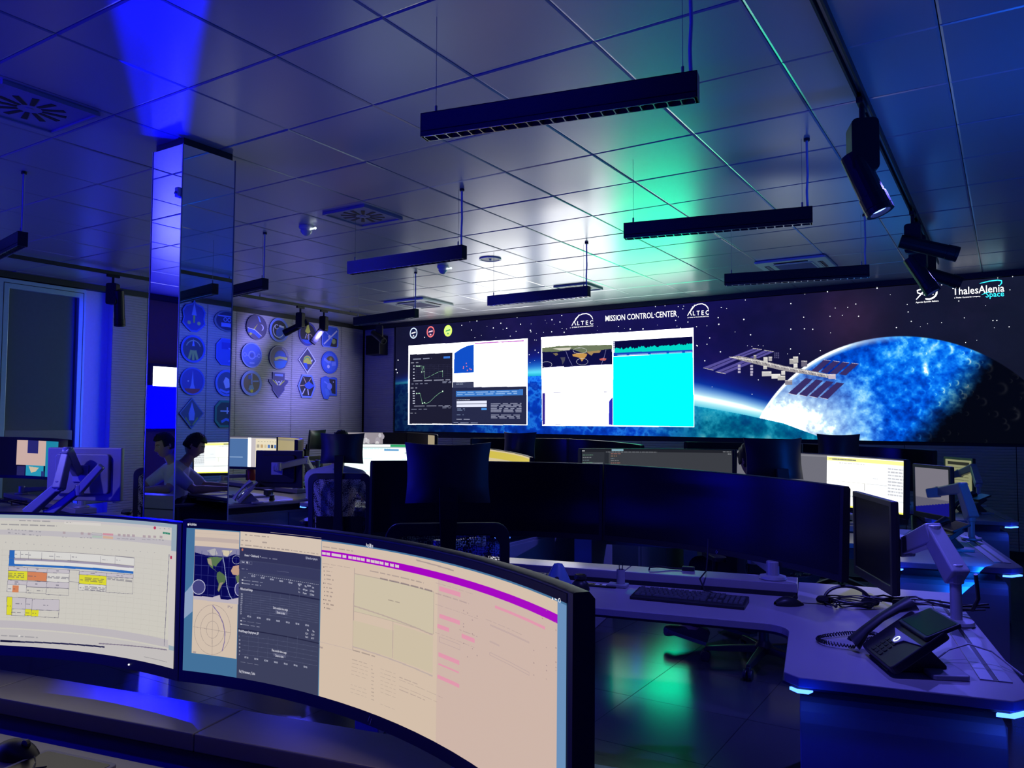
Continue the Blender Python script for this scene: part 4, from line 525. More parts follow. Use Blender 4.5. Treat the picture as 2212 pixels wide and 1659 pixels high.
["W",0.5023,0.3041,0.542,0.3022,1,"a39388"],["W",0.4786,0.2827,0.4856,0.2877,1,"a39388"],["W",0.5024,0.2838,0.5422,0.2821,1,"a39388"],["W",0.4788,0.2631,0.4858,0.268,1,"a39388"],["W",0.5026,0.2635,0.5424,0.262,1,"a39388"],
["W",0.4789,0.2435,0.4859,0.2483,1,"a39388"],["W",0.5028,0.2432,0.5425,0.2419,1,"a39388"],["W",0.4791,0.2239,0.4861,0.2286,1,"a39388"],["W",0.5029,0.2229,0.5427,0.2218,1,"a39388"],["W",0.4793,0.2043,0.4863,0.2089,1,"a39388"],
["W",0.5031,0.2027,0.5429,0.2018,1,"a39388"],["W",0.4794,0.1847,0.4864,0.1893,1,"a39388"],["W",0.5033,0.1824,0.543,0.1817,1,"a39388"],["W",0.4796,0.1651,0.4866,0.1696,1,"a39388"],["W",0.5034,0.1622,0.5432,0.1617,1,"a39388"],
["W",0.4798,0.1456,0.4868,0.15,1,"a39388"],["W",0.5036,0.142,0.5434,0.1417,1,"a39388"],["W",0.5515,0.3119,0.5995,0.3158,1,"a8948c"],["W",0.5516,0.3022,0.6661,0.2999,1,"a8948c"],["W",0.5518,0.2914,0.6886,0.284,1,"a8948c"],
["W",0.5519,0.2706,0.6513,0.268,1,"a8948c"],["W",0.552,0.2518,0.6198,0.2521,1,"a8948c"],["W",0.5522,0.2453,0.6784,0.2363,1,"a8948c"],["W",0.5523,0.2321,0.6845,0.2204,1,"a8948c"],["W",0.5524,0.2074,0.6342,0.2045,1,"a8948c"],
["W",0.5525,0.1936,0.6391,0.1886,1,"a8948c"],["W",0.5527,0.1885,0.6865,0.1728,1,"a8948c"],["W",0.5528,0.1707,0.676,0.1569,1,"a8948c"],["W",0.5529,0.144,0.6155,0.1411,1,"a8948c"],["R",0.6534,0.8067,0.7096,0.829,"eda0b4"],
["R",0.6544,0.676,0.7087,0.6955,"eda0b4"],["R",0.6491,0.6237,0.6806,0.6436,"eda0b4"],["R",0.7141,0.6204,0.748,0.6393,"eda0b4"],["R",0.6532,0.4905,0.7088,0.5094,"eda0b4"],["R",0.6531,0.4496,0.7078,0.4575,"eda0b4"],
["R",0.6516,0.3849,0.7094,0.4023,"eda0b4"],["R",0.8005,0.8118,0.9313,0.8247,"eda0b4"],["W",0.6426,0.8391,0.7433,0.8399,1,"b39c98"],["W",0.6429,0.7842,0.7322,0.7932,1,"b39c98"],["W",0.6434,0.7338,0.7567,0.7349,1,"b39c98"],
["W",0.7738,0.8383,0.8761,0.8373,1,"b39c98"],["W",0.7769,0.7467,0.8729,0.7471,1,"b39c98"],["W",0.7797,0.7064,0.8919,0.6999,1,"b39c98"],["W",0.7076,0.6509,0.7559,0.6574,1,"b39c98"],["W",0.6444,0.5991,0.7474,0.6,1,"b39c98"],
["W",0.6448,0.5469,0.7274,0.5398,1,"b39c98"],["W",0.6453,0.4858,0.7418,0.475,1,"b39c98"],["W",0.7765,0.6266,0.8522,0.6165,1,"b39c98"],["O",0.7884,0.7268,0.8905,0.7314,"c2aaa6",0.0012],["O",0.6547,0.5603,0.7095,0.5858,"c2aaa6",0.0012],
["O",0.788,0.6084,0.8911,0.5977,"c2aaa6",0.0012],["O",0.7876,0.6588,0.8129,0.6546,"c2aaa6",0.0012],["R",0.7539,0.5667,0.7562,0.571,"a8908e"],["R",0.7406,0.6561,0.743,0.6606,"a8908e"],["R",0.9591,0.6772,0.9614,0.6804,"a8908e"],
["R",0.7287,0.5413,0.731,0.5457,"a8908e"],["R",0.7182,0.5953,0.7205,0.5999,"a8908e"],["R",0.9021,0.6556,0.9044,0.659,"a8908e"],["R",0.7528,0.7436,0.7551,0.7482,"a8908e"],["R",0.959,0.709,0.9612,0.7121,"a8908e"],
["R",0.9587,0.7626,0.961,0.7659,"a8908e"],["R",0.7402,0.7176,0.7425,0.7222,"a8908e"],["R",0.7411,0.5878,0.7434,0.5922,"a8908e"],["R",0.9334,0.8889,0.9356,0.8927,"a8908e"],["R",0.7273,0.7419,0.7297,0.7467,"a8908e"],
["R",0.7176,0.6714,0.72,0.6761,"a8908e"],["R",0.7175,0.686,0.7199,0.6907,"a8908e"],["R",0.9591,0.6885,0.9613,0.6917,"a8908e"],["R",0.9346,0.6212,0.9369,0.6244,"a8908e"],["R",0.9341,0.7431,0.9363,0.7465,"a8908e"],
["R",0.9583,0.8612,0.9605,0.8647,"a8908e"],["R",0.9236,0.8503,0.9259,0.854,"a8908e"],["R",0.7171,0.7463,0.7195,0.7511,"a8908e"],["R",0.9584,0.83,0.9607,0.8334,"a8908e"],["R",0.9024,0.608,0.9046,0.6114,"a8908e"],
["R",0.9345,0.6547,0.9367,0.6579,"a8908e"],["R",0.9019,0.7066,0.9041,0.7102,"a8908e"],["R",0.9344,0.6748,0.9366,0.6781,"a8908e"],["T",0.4678,0.946,0.0255,"10:19","f4f4f8",0.6],["T",0.4586,0.9508,0.0255,"Aug 28","f4f4f8",0.6],
["T",0.0165,0.9681,0.023799999999999998,"Activities","f4f4f8",0.6],
["P",[0.0153,0.9725,0.0153,0.9713,0.0153,0.9701,0.0152,0.969,0.015,0.968,0.0149,0.9671,0.0147,0.9663,0.0144,0.9656,0.0142,0.9652,0.0139,0.9649,0.0136,0.9648,0.0133,0.9649,0.0131,0.9652,0.0128,0.9657,0.0126,0.9663,0.0124,0.9671,0.0122,0.9681,0.012,0.9691,0.0119,0.9703,0.0119,0.9714,0.0119,0.9726,0.0119,0.9738,0.012,0.975,0.0121,0.9761,0.0122,0.977,0.0124,0.9779,0.0127,0.9786,0.0129,0.9792,0.0132,0.9795,0.0135,0.9797,0.0137,0.9797,0.014,0.9795,0.0143,0.9791,0.0145,0.9786,0.0147,0.9778,0.0149,0.977,0.0151,0.976,0.0152,0.9749,0.0153,0.9737,0.0153,0.9725],"f4f4f8"],
["P",[0.9476,0.9404,0.95,0.9536,0.953,0.9425],"f4f4f8"],["R",0.9559,0.9467,0.9612,0.9514,"f4f4f8"],
["L",[0.9705,0.9521,0.9705,0.9509,0.9704,0.9497,0.9703,0.9485,0.97,0.9474,0.9697,0.9463,0.9694,0.9453,0.969,0.9445,0.9686,0.9438,0.9682,0.9432,0.9677,0.9429,0.9673,0.9428,0.9669,0.9428,0.9665,0.9431,0.9661,0.9435,0.9658,0.9441,0.9655,0.9449,0.9653,0.9458,0.9652,0.9468,0.9651,0.948,0.9651,0.9492,0.9652,0.9504,0.9653,0.9516,0.9655,0.9528,0.9658,0.9539,0.9661,0.9549,0.9664,0.9559,0.9668,0.9566,0.9672,0.9572,0.9677,0.9577,0.9681,0.9579,0.9686,0.9579,0.969,0.9578,0.9693,0.9574,0.9697,0.9569,0.97,0.9562,0.9702,0.9554,0.9704,0.9544,0.9705,0.9533,0.9705,0.9521],"f4f4f8",0.003],
["R",0.9635,0,1,0.945,"6f98c4"]]
M1L = [["R",0,0,1,1,"9fb2bd"],["R",0,0.0,0.969,0.965,"d9d5c8"],["R",0,0.9451,0.969,0.965,"d3cdc9"],["R",0,0.8467,0.969,0.8817,"c9c4c4"],["R",0.6483,0.9343,0.7504,0.9524,"e2ddd2"],["W",0.5297,0.9397,0.6102,0.9562,1,"8d8a8a"],
["W",0.4842,0.9126,0.6284,0.924,1,"77757a"],["W",0.6529,0.9435,0.6713,0.95,1,"9a9896"],
["P",[0.9185,0.9518,0.9185,0.9503,0.9183,0.9487,0.9181,0.9472,0.9178,0.9458,0.9174,0.9445,0.9169,0.9434,0.9163,0.9425,0.9157,0.9418,0.9151,0.9414,0.9145,0.9412,0.9138,0.9412,0.9132,0.9415,0.9126,0.9421,0.9121,0.9429,0.9116,0.9439,0.9112,0.945,0.9109,0.9464,0.9106,0.9478,0.9105,0.9494,0.9105,0.951,0.9106,0.9526,0.9108,0.9541,0.911,0.9556,0.9114,0.9569,0.9119,0.9581,0.9124,0.9591,0.913,0.9599,0.9136,0.9605,0.9142,0.9608,0.9149,0.9609,0.9155,0.9607,0.9161,0.9602,0.9167,0.9596,0.9172,0.9587,0.9176,0.9576,0.918,0.9563,0.9183,0.9549,0.9184,0.9534,0.9185,0.9518],"c23a55"],
["R",0.9408,0.9188,0.9642,0.9296,"2f8a62"],["W",0.9449,0.9211,0.96,0.9267,1,"cfe0d8"],["R",0.929,0.9474,0.9333,0.9503,"7d7b7b"],["R",0.9438,0.9507,0.9482,0.9535,"7d7b7b"],["R",0.9579,0.9538,0.9623,0.9566,"7d7b7b"],
["R",0.7576,0.8742,0.7871,0.8884,"d99aa2"],["R",0.7578,0.8529,0.7874,0.8675,"dcb898"],["R",0.7266,0.8517,0.7546,0.8664,"b9c9b8"],["O",0.7259,0.8709,0.7544,0.8851,"9a98a0",0.0012],["W",0.5012,0.8789,0.5139,0.8898,1,"8a888c"],
["W",0.5025,0.8525,0.5131,0.8664,1,"8a888c"],["W",0.519,0.8761,0.5318,0.8869,1,"8a888c"],["W",0.5204,0.8492,0.5311,0.863,1,"8a888c"],["W",0.537,0.8735,0.55,0.8841,1,"8a888c"],["W",0.5384,0.846,0.5492,0.8597,1,"8a888c"],
["W",0.5552,0.8711,0.5683,0.8816,1,"8a888c"],["W",0.5566,0.843,0.5676,0.8566,1,"8a888c"],["W",0.5736,0.8688,0.5869,0.8791,1,"8a888c"],["W",0.575,0.8402,0.5861,0.8536,1,"8a888c"],["R",0.6446,0.8663,0.6521,0.8827,"b9a8a8"],
["W",0.6428,0.8409,0.6565,0.8478,1,"8a888c"],["R",0.6941,0.8672,0.7018,0.8835,"b9a8a8"],["W",0.6922,0.844,0.7063,0.8507,1,"8a888c"],["R",0.7141,0.8679,0.7218,0.8842,"b9a8a8"],["W",0.7121,0.8455,0.7264,0.8522,1,"8a888c"],
["R",0.8013,0.8732,0.8095,0.8893,"b9a8a8"],["W",0.7992,0.8545,0.8142,0.8608,1,"8a888c"],["R",0.8163,0.8745,0.8245,0.8905,"b9a8a8"],["W",0.8141,0.8564,0.8293,0.8626,1,"8a888c"],["R",0.8288,0.8757,0.8372,0.8916,"b9a8a8"],
["W",0.8267,0.8581,0.842,0.8642,1,"8a888c"],["R",0.8441,0.8772,0.8525,0.8931,"b9a8a8"],["W",0.8419,0.8602,0.8573,0.8663,1,"8a888c"],["R",0.8775,0.8809,0.8861,0.8966,"b9a8a8"],["W",0.8753,0.8652,0.891,0.8711,1,"8a888c"],
["R",0.8932,0.8829,0.9018,0.8985,"b9a8a8"],["W",0.8909,0.8678,0.9068,0.8735,1,"8a888c"],["R",0.9104,0.8851,0.9191,0.9006,"b9a8a8"],["W",0.908,0.8707,0.9241,0.8763,1,"8a888c"],["R",0.9304,0.8879,0.9392,0.9033,"b9a8a8"],
["W",0.928,0.8742,0.9443,0.8797,1,"8a888c"],["W",0.4962,0.7899,0.4987,0.7956,1,"9d9a9a"],["W",0.5139,0.7878,0.5165,0.7934,1,"9d9a9a"],["W",0.5318,0.7858,0.5345,0.7914,1,"9d9a9a"],["W",0.55,0.784,0.5526,0.7896,1,"9d9a9a"],
["W",0.5683,0.7824,0.571,0.788,1,"9d9a9a"],["W",0.5868,0.781,0.5895,0.7865,1,"9d9a9a"],["W",0.6055,0.7797,0.6083,0.7852,1,"9d9a9a"],["W",0.6245,0.7786,0.6272,0.7841,1,"9d9a9a"],["W",0.6436,0.7778,0.6464,0.7832,1,"9d9a9a"],
["W",0.663,0.7771,0.6658,0.7824,1,"9d9a9a"],["W",0.6826,0.7767,0.6855,0.7819,1,"9d9a9a"],["W",0.7024,0.7764,0.7053,0.7817,1,"9d9a9a"],["W",0.7225,0.7764,0.7254,0.7816,1,"9d9a9a"],["W",0.7428,0.7767,0.7457,0.7818,1,"9d9a9a"],
["W",0.7633,0.7771,0.7663,0.7822,1,"9d9a9a"],["W",0.7841,0.7779,0.7871,0.7829,1,"9d9a9a"],["W",0.8051,0.7789,0.8082,0.7838,1,"9d9a9a"],["W",0.8264,0.7801,0.8295,0.785,1,"9d9a9a"],["W",0.848,0.7817,0.8511,0.7865,1,"9d9a9a"],
["W",0.8698,0.7835,0.873,0.7883,1,"9d9a9a"],["W",0.892,0.7857,0.8952,0.7904,1,"9d9a9a"],["W",0.9144,0.7881,0.9177,0.7927,1,"9d9a9a"],["L",[0.4866,0.7381,0.9568,0.7486],"d0ccbf",0.0008],["L",[0.487,0.7018,0.9572,0.7156],"d0ccbf",0.0008],
["L",[0.4875,0.6655,0.9577,0.6825],"d0ccbf",0.0008],["L",[0.488,0.6293,0.9581,0.6495],"d0ccbf",0.0008],["L",[0.4884,0.5931,0.9586,0.6165],"d0ccbf",0.0008],["L",[0.4889,0.5569,0.959,0.5836],"d0ccbf",0.0008],
["L",[0.4894,0.5208,0.9594,0.5507],"d0ccbf",0.0008],["L",[0.4898,0.4847,0.9599,0.5178],"d0ccbf",0.0008],["L",[0.4903,0.4486,0.9603,0.485],"d0ccbf",0.0008],["L",[0.4908,0.4125,0.9607,0.4521],"d0ccbf",0.0008],
["L",[0.4912,0.3765,0.9612,0.4194],"d0ccbf",0.0008],["L",[0.4917,0.3405,0.9616,0.3866],"d0ccbf",0.0008],["L",[0.4922,0.3045,0.962,0.3539],"d0ccbf",0.0008],["L",[0.4926,0.2685,0.9625,0.3212],"d0ccbf",0.0008],
["L",[0.4931,0.2326,0.9629,0.2885],"d0ccbf",0.0008],["L",[0.4936,0.1967,0.9633,0.2559],"d0ccbf",0.0008],["L",[0.494,0.1608,0.9638,0.2233],"d0ccbf",0.0008],["L",[0.4903,0.7688,0.4859,0.1506],"d0ccbf",0.0006],
["L",[0.5111,0.7662,0.5066,0.149],"d0ccbf",0.0006],["L",[0.5322,0.7639,0.5275,0.1477],"d0ccbf",0.0006],["L",[0.5535,0.7618,0.5486,0.1467],"d0ccbf",0.0006],["L",[0.5752,0.7599,0.5701,0.1462],"d0ccbf",0.0006],
["L",[0.5971,0.7583,0.5918,0.1461],"d0ccbf",0.0006],["L",[0.6192,0.757,0.6138,0.1464],"d0ccbf",0.0006],["L",[0.6417,0.7559,0.6361,0.1471],"d0ccbf",0.0006],["L",[0.6645,0.7551,0.6586,0.1483],"d0ccbf",0.0006],
["L",[0.6876,0.7547,0.6815,0.15],"d0ccbf",0.0006],["L",[0.711,0.7545,0.7047,0.1522],"d0ccbf",0.0006],["L",[0.7347,0.7547,0.7282,0.1549],"d0ccbf",0.0006],["L",[0.7588,0.7552,0.752,0.1581],"d0ccbf",0.0006],
["L",[0.7832,0.756,0.7762,0.1619],"d0ccbf",0.0006],["L",[0.808,0.7573,0.8007,0.1662],"d0ccbf",0.0006],["L",[0.8331,0.7589,0.8256,0.1712],"d0ccbf",0.0006],["L",[0.8586,0.7609,0.8508,0.1768],"d0ccbf",0.0006],
["L",[0.8845,0.7633,0.8765,0.183],"d0ccbf",0.0006],["L",[0.9108,0.7662,0.9025,0.1899],"d0ccbf",0.0006],["L",[0.9375,0.7695,0.9289,0.1975],"d0ccbf",0.0006],["R",0.5073,0.631,0.5217,0.7408,"2f6fc0"],["R",0.5209,0.6892,0.8539,0.7361,"e4e2da"],
["P",[0.5201,0.6834,0.8526,0.6861,0.8521,0.6711,0.5203,0.6688],"a79fae"],["P",[0.5203,0.6688,0.8521,0.6711,0.8515,0.6527,0.5206,0.6455],"ecebe6"],["P",[0.5069,0.6414,0.8516,0.65,0.8513,0.6334,0.507,0.6285],"2f6fc0"],
["L",[0.5077,0.7396,0.8532,0.7399,0.8529,0.6858,0.5072,0.6823,0.5077,0.7396],"77737c",0.0011],["L",[0.5358,0.7326,0.5356,0.6801],"77737c",0.0011],["L",[0.5565,0.7312,0.5563,0.6788],"77737c",0.0011],
["L",[0.5902,0.7294,0.59,0.6772],"77737c",0.0011],["L",[0.6252,0.7283,0.625,0.6763],"77737c",0.0011],["L",[0.6683,0.7278,0.6681,0.6762],"77737c",0.0011],["L",[0.7526,0.7301,0.7523,0.6792],"77737c",0.0011],
["L",[0.7953,0.7328,0.795,0.6824],"77737c",0.0011],["W",0.5218,0.7059,0.5298,0.7145,1,"6a676c"],["W",0.5371,0.7066,0.5553,0.7141,1,"6a676c"],["W",0.5574,0.7052,0.5639,0.7138,1,"6a676c"],["W",0.6105,0.7039,0.6244,0.7113,1,"6a676c"],
["W",0.6299,0.7026,0.6435,0.7099,1,"6a676c"],["W",0.6719,0.7075,0.6859,0.7144,1,"6a676c"],["W",0.7574,0.705,0.7728,0.7109,1,"6a676c"],["W",0.798,0.7105,0.8111,0.7166,1,"6a676c"],
["P",[0.5071,0.625,0.5549,0.6214,0.5544,0.594,0.5062,0.5975],"cfc8cc"],["L",[0.5071,0.625,0.5549,0.6214,0.5544,0.594,0.5062,0.5975,0.5071,0.625],"77737c",0.0011],["P",[0.5549,0.6211,0.6066,0.6188,0.606,0.5927,0.554,0.5948],"cfc8cc"],
["L",[0.5549,0.6211,0.6066,0.6188,0.606,0.5927,0.554,0.5948,0.5549,0.6211],"77737c",0.0011],["P",[0.6066,0.6206,0.6669,0.6201,0.6664,0.5913,0.6056,0.5916],"cfc8cc"],
["L",[0.6066,0.6206,0.6669,0.6201,0.6664,0.5913,0.6056,0.5916,0.6066,0.6206],"77737c",0.0011],["P",[0.6936,0.6175,0.7722,0.6217,0.7715,0.5962,0.6925,0.5916],"cfc8cc"],
["L",[0.6936,0.6175,0.7722,0.6217,0.7715,0.5962,0.6925,0.5916,0.6936,0.6175],"77737c",0.0011],["P",[0.7722,0.6206,0.8518,0.6289,0.8511,0.6045,0.7711,0.5956],"cfc8cc"],
["L",[0.7722,0.6206,0.8518,0.6289,0.8511,0.6045,0.7711,0.5956,0.7722,0.6206],"77737c",0.0011],["P",[0.5066,0.5958,0.5548,0.5956,0.5548,0.5335,0.5062,0.5334],"e8e40c"],
["L",[0.5066,0.5958,0.5548,0.5956,0.5548,0.5335,0.5062,0.5334,0.5066,0.5958],"77737c",0.0011],["P",[0.5553,0.5938,0.6063,0.5917,0.6062,0.5311,0.5548,0.5328],"df8a52"],
["L",[0.5553,0.5938,0.6063,0.5917,0.6062,0.5311,0.5548,0.5328,0.5553,0.5938],"77737c",0.0011],["P",[0.6062,0.5934,0.6666,0.5951,0.6665,0.5275,0.6058,0.5252],"e2dfd6"],
["L",[0.6062,0.5934,0.6666,0.5951,0.6665,0.5275,0.6058,0.5252,0.6062,0.5934],"77737c",0.0011],["L",[0.6662,0.6212,0.6935,0.6217,0.6936,0.5419,0.6659,0.541,0.6662,0.6212],"77737c",0.0011],
["P",[0.6938,0.5947,0.7718,0.5992,0.7716,0.5347,0.6933,0.5291],"e8e40c"],["L",[0.6938,0.5947,0.7718,0.5992,0.7716,0.5347,0.6933,0.5291,0.6938,0.5947],"77737c",0.0011],
["L",[0.7718,0.5941,0.8509,0.6039,0.8512,0.5022,0.7717,0.4904,0.7718,0.5941],"77737c",0.0011],["P",[0.5062,0.5305,0.5548,0.5272,0.5544,0.4952,0.5054,0.4983],"cfc8cc"],
["L",[0.5062,0.5305,0.5548,0.5272,0.5544,0.4952,0.5054,0.4983,0.5062,0.5305],"77737c",0.0011],["P",[0.5548,0.527,0.6062,0.5287,0.6058,0.4883,0.5541,0.4863],"cfc8cc"],
["L",[0.5548,0.527,0.6062,0.5287,0.6058,0.4883,0.5541,0.4863,0.5548,0.527],"77737c",0.0011],["P",[0.6062,0.5299,0.6664,0.5341,0.6661,0.4923,0.6054,0.4877],"cfc8cc"],
["L",[0.6062,0.5299,0.6664,0.5341,0.6661,0.4923,0.6054,0.4877,0.6062,0.5299],"77737c",0.0011],["P",[0.5052,0.4983,0.5539,0.4985,0.5537,0.4492,0.5046,0.4488],"dedad2"],
["L",[0.5052,0.4983,0.5539,0.4985,0.5537,0.4492,0.5046,0.4488,0.5052,0.4983],"77737c",0.0011],["P",[0.5188,0.4939,0.534,0.4947,0.5337,0.4465,0.5182,0.4455],"df8a52"],
["L",[0.5541,0.488,0.6056,0.49,0.6052,0.4479,0.5533,0.4456,0.5541,0.488],"77737c",0.0011],["L",[0.6056,0.4906,0.666,0.4941,0.6657,0.4455,0.6049,0.4415,0.6056,0.4906],"77737c",0.0011],
["P",[0.6928,0.5319,0.7708,0.5372,0.7704,0.4951,0.692,0.489],"e2dfd6"],["L",[0.6928,0.5319,0.7708,0.5372,0.7704,0.4951,0.692,0.489,0.6928,0.5319],"77737c",0.0011],["P",[0.5053,0.4122,0.519,0.4124,0.5198,0.2878,0.5056,0.2873],"e8e40c"],
["L",[0.5053,0.4122,0.519,0.4124,0.5198,0.2878,0.5056,0.2873,0.5053,0.4122],"77737c",0.0011],["P",[0.5191,0.4096,0.5533,0.4102,0.5535,0.3321,0.5188,0.3312],"cfc8cc"],
["L",[0.5191,0.4096,0.5533,0.4102,0.5535,0.3321,0.5188,0.3312,0.5191,0.4096],"77737c",0.0011],["P",[0.5534,0.408,0.5699,0.4091,0.57,0.334,0.5531,0.3327],"cfc8cc"],
["L",[0.5534,0.408,0.5699,0.4091,0.57,0.334,0.5531,0.3327,0.5534,0.408],"77737c",0.0011],["P",[0.57,0.4056,0.6412,0.4115,0.6413,0.3359,0.5697,0.3294],"cfc8cc"],
["L",[0.57,0.4056,0.6412,0.4115,0.6413,0.3359,0.5697,0.3294,0.57,0.4056],"77737c",0.0011],["L",[0.5184,0.33,0.5527,0.3308,0.5524,0.2857,0.5177,0.2847,0.5184,0.33],"77737c",0.0011],
["P",[0.5526,0.3327,0.5694,0.3336,0.5691,0.2886,0.5519,0.2875],"e8e40c"],["L",[0.5526,0.3327,0.5694,0.3336,0.5691,0.2886,0.5519,0.2875,0.5526,0.3327],"77737c",0.0011],["P",[0.5694,0.331,0.5872,0.3326,0.5869,0.2882,0.5687,0.2865],"e8e40c"],
["L",[0.5694,0.331,0.6408,0.3363,0.6405,0.2888,0.5687,0.2831,0.5694,0.331],"77737c",0.0011],["W",0.5277,0.609,0.5342,0.6171,1,"625f68"],["W",0.5781,0.606,0.5837,0.6151,1,"625f68"],["W",0.6312,0.6045,0.6414,0.6127,1,"625f68"],
["W",0.7258,0.6055,0.739,0.6123,1,"625f68"],["W",0.8011,0.61,0.8211,0.614,1,"625f68"],["W",0.5072,0.5463,0.5467,0.583,3,"625f68"],["W",0.5571,0.5589,0.5777,0.5679,1,"625f68"],["W",0.6083,0.5551,0.6648,0.5718,2,"625f68"],
["W",0.7097,0.5504,0.7651,0.5807,3,"625f68"],["W",0.697,0.555,0.7089,0.564,1,"625f68"],["W",0.7743,0.5774,0.8482,0.5919,2,"625f68"],["W",0.5237,0.4986,0.5356,0.5235,2,"625f68"],["W",0.5761,0.5047,0.5839,0.5152,1,"625f68"],
["W",0.6313,0.5048,0.6393,0.5149,1,"625f68"],["W",0.5076,0.4646,0.5171,0.4724,1,"625f68"],["W",0.5212,0.4657,0.5276,0.4738,1,"625f68"],["W",0.5556,0.4587,0.565,0.4691,1,"625f68"],["W",0.5811,0.4602,0.5954,0.4696,1,"625f68"],
["W",0.7105,0.4923,0.7683,0.5213,3,"625f68"],["W",0.6954,0.5009,0.7079,0.5096,1,"625f68"],["W",0.506,0.3443,0.5166,0.353,1,"625f68"],["W",0.5277,0.3633,0.5437,0.3729,1,"625f68"],["W",0.5538,0.3638,0.5683,0.3722,1,"625f68"],
["W",0.5987,0.3622,0.6121,0.3714,1,"625f68"],["W",0.5191,0.3025,0.5434,0.3109,1,"625f68"],["W",0.554,0.3025,0.5637,0.3126,1,"625f68"],["W",0.5718,0.3023,0.5811,0.3124,1,"625f68"],["R",0,0.1986,0.969,0.2486,"c8c2c4"],
["R",0,0,1,0.1886,"cfcac6"],["L",[0.7546,0.1433,0.9643,0.1834],"8a8090",0.004],["L",[0.4927,0.105,0.5428,0.106],"15152a",0.008],["L",[0.5428,0.1049,0.7718,0.1248],"2a2a48",0.006],["W",0.4942,0.1367,0.5875,0.1486,1,"8a888c"],
["R",0.538,0.1406,0.5428,0.1515,"e8e6de"],["L",[0.9631,0.7916,0.9545,0.2053],"7a7686",0.003],["R",0.9669,0.2154,0.9873,0.8167,"d8d2cc"],["R",0.9665,0.7649,0.9725,0.7846,"c23a55"],["W",0.8919,0.1071,0.9658,0.108,2,"6a676c"]]
# ------------------------------------------------------------------ room shell
XL, XR, YB, YF, ZC = -9.6, 1.06, -3.2, 10.23, 3.17
struct('floor', MB().b2((XL - .2, YB - .2, -.12), (XR + .2, YF + .2, -.012)), MT['joint'])
FLOOR = bpy.data.objects['floor']
FT = .6166
fm = MB().b2((-FT / 2 + .0015, -FT / 2 + .0015, -.012), (FT / 2 - .0015, FT / 2 - .0015, 0)).mesh('floor_tile', MT['floor'])
rest = MB()
for i in range(-13, 6):
    for j in range(-11, 13):
        cx, cy = -1.745 + FT * (i + .5), 3.33 + FT * (j + .5)
        if cx - FT / 2 < XL - .35 or cx + FT / 2 > XR + .5 or cy - FT / 2 > YF or cy + FT / 2 < YB: continue
        if -3.5 < cx < .6 and 1.2 < cy < 7.2:
            o = put('floor_tile', fm, FLOOR); o.location = (cx, cy, random.uniform(-.0006, 0))
        else: rest.b2((cx - FT / 2 + .0015, cy - FT / 2 + .0015, -.012), (cx + FT / 2 - .0015, cy + FT / 2 - .0015, 0))
o = rest.build('floor_tile', MT['floor'], FLOOR); o['kind'] = 'stuff'

struct('ceiling', MB().b2((XL - .2, YB - .2, ZC + .022), (XR + .2, YF + .2, ZC + .15)), MT['slab'])
CEIL = bpy.data.objects['ceiling']
CT = .6630
def tile_mesh(mb, cx, cy, z):
    h, e, b = CT / 2 - .0022, .010, .0035    # a shallow pan: flat face with turned-up edges
    mb._add([(cx - h, cy - h, z + .02), (cx + h, cy - h, z + .02), (cx + h, cy + h, z + .02), (cx - h, cy + h, z + .02),
             (cx - h, cy - h, z + b), (cx + h, cy - h, z + b), (cx + h, cy + h, z + b), (cx - h, cy + h, z + b),
             (cx - h + e, cy - h + e, z), (cx + h - e, cy - h + e, z), (cx + h - e, cy + h - e, z), (cx - h + e, cy + h - e, z)],
            [(0, 1, 5, 4), (1, 2, 6, 5), (2, 3, 7, 6), (3, 0, 4, 7), (4, 5, 9, 8), (5, 6, 10, 9), (6, 7, 11, 10), (7, 4, 8, 11), (8, 9, 10, 11)])
tm = MB(); tile_mesh(tm, 0, 0, 0); tm = tm.mesh('ceiling_tile', MT['ceiling'])
def in_view(x, y, z, mg=0.12):
    d = Vector((x, y, z)) - CAMLOC; w = d.dot(ca)
    if w < .3: return False
    px, py = d.dot(cr) / w * 1690.5 / 2212, d.dot(cu) / w * 1690.5 / 1659
    return abs(px) < .5 + mg and abs(py) < .5 + mg
rest = MB(); nt_ = 0
for i in range(-15, 3):
    for j in range(-10, 12):
        cx, cy = -.215 + CT * (i - .5), 3.098 + CT * (j + .5)
        if cx + CT / 2 < XL or cx - CT / 2 > XR or cy - CT / 2 > YF or cy + CT / 2 < YB: continue
        if in_view(cx, cy, ZC) and nt_ < 299:
            nt_ += 1; o = put('ceiling_tile', tm, CEIL); o.location = (cx, cy, ZC + random.uniform(0, .0015)); o.rotation_euler = (random.gauss(0, .0022), random.gauss(0, .0022), 0)
        else: tile_mesh(rest, cx, cy, ZC)
o = rest.build('ceiling_tile', MT['ceiling'], CEIL); o['kind'] = 'stuff'

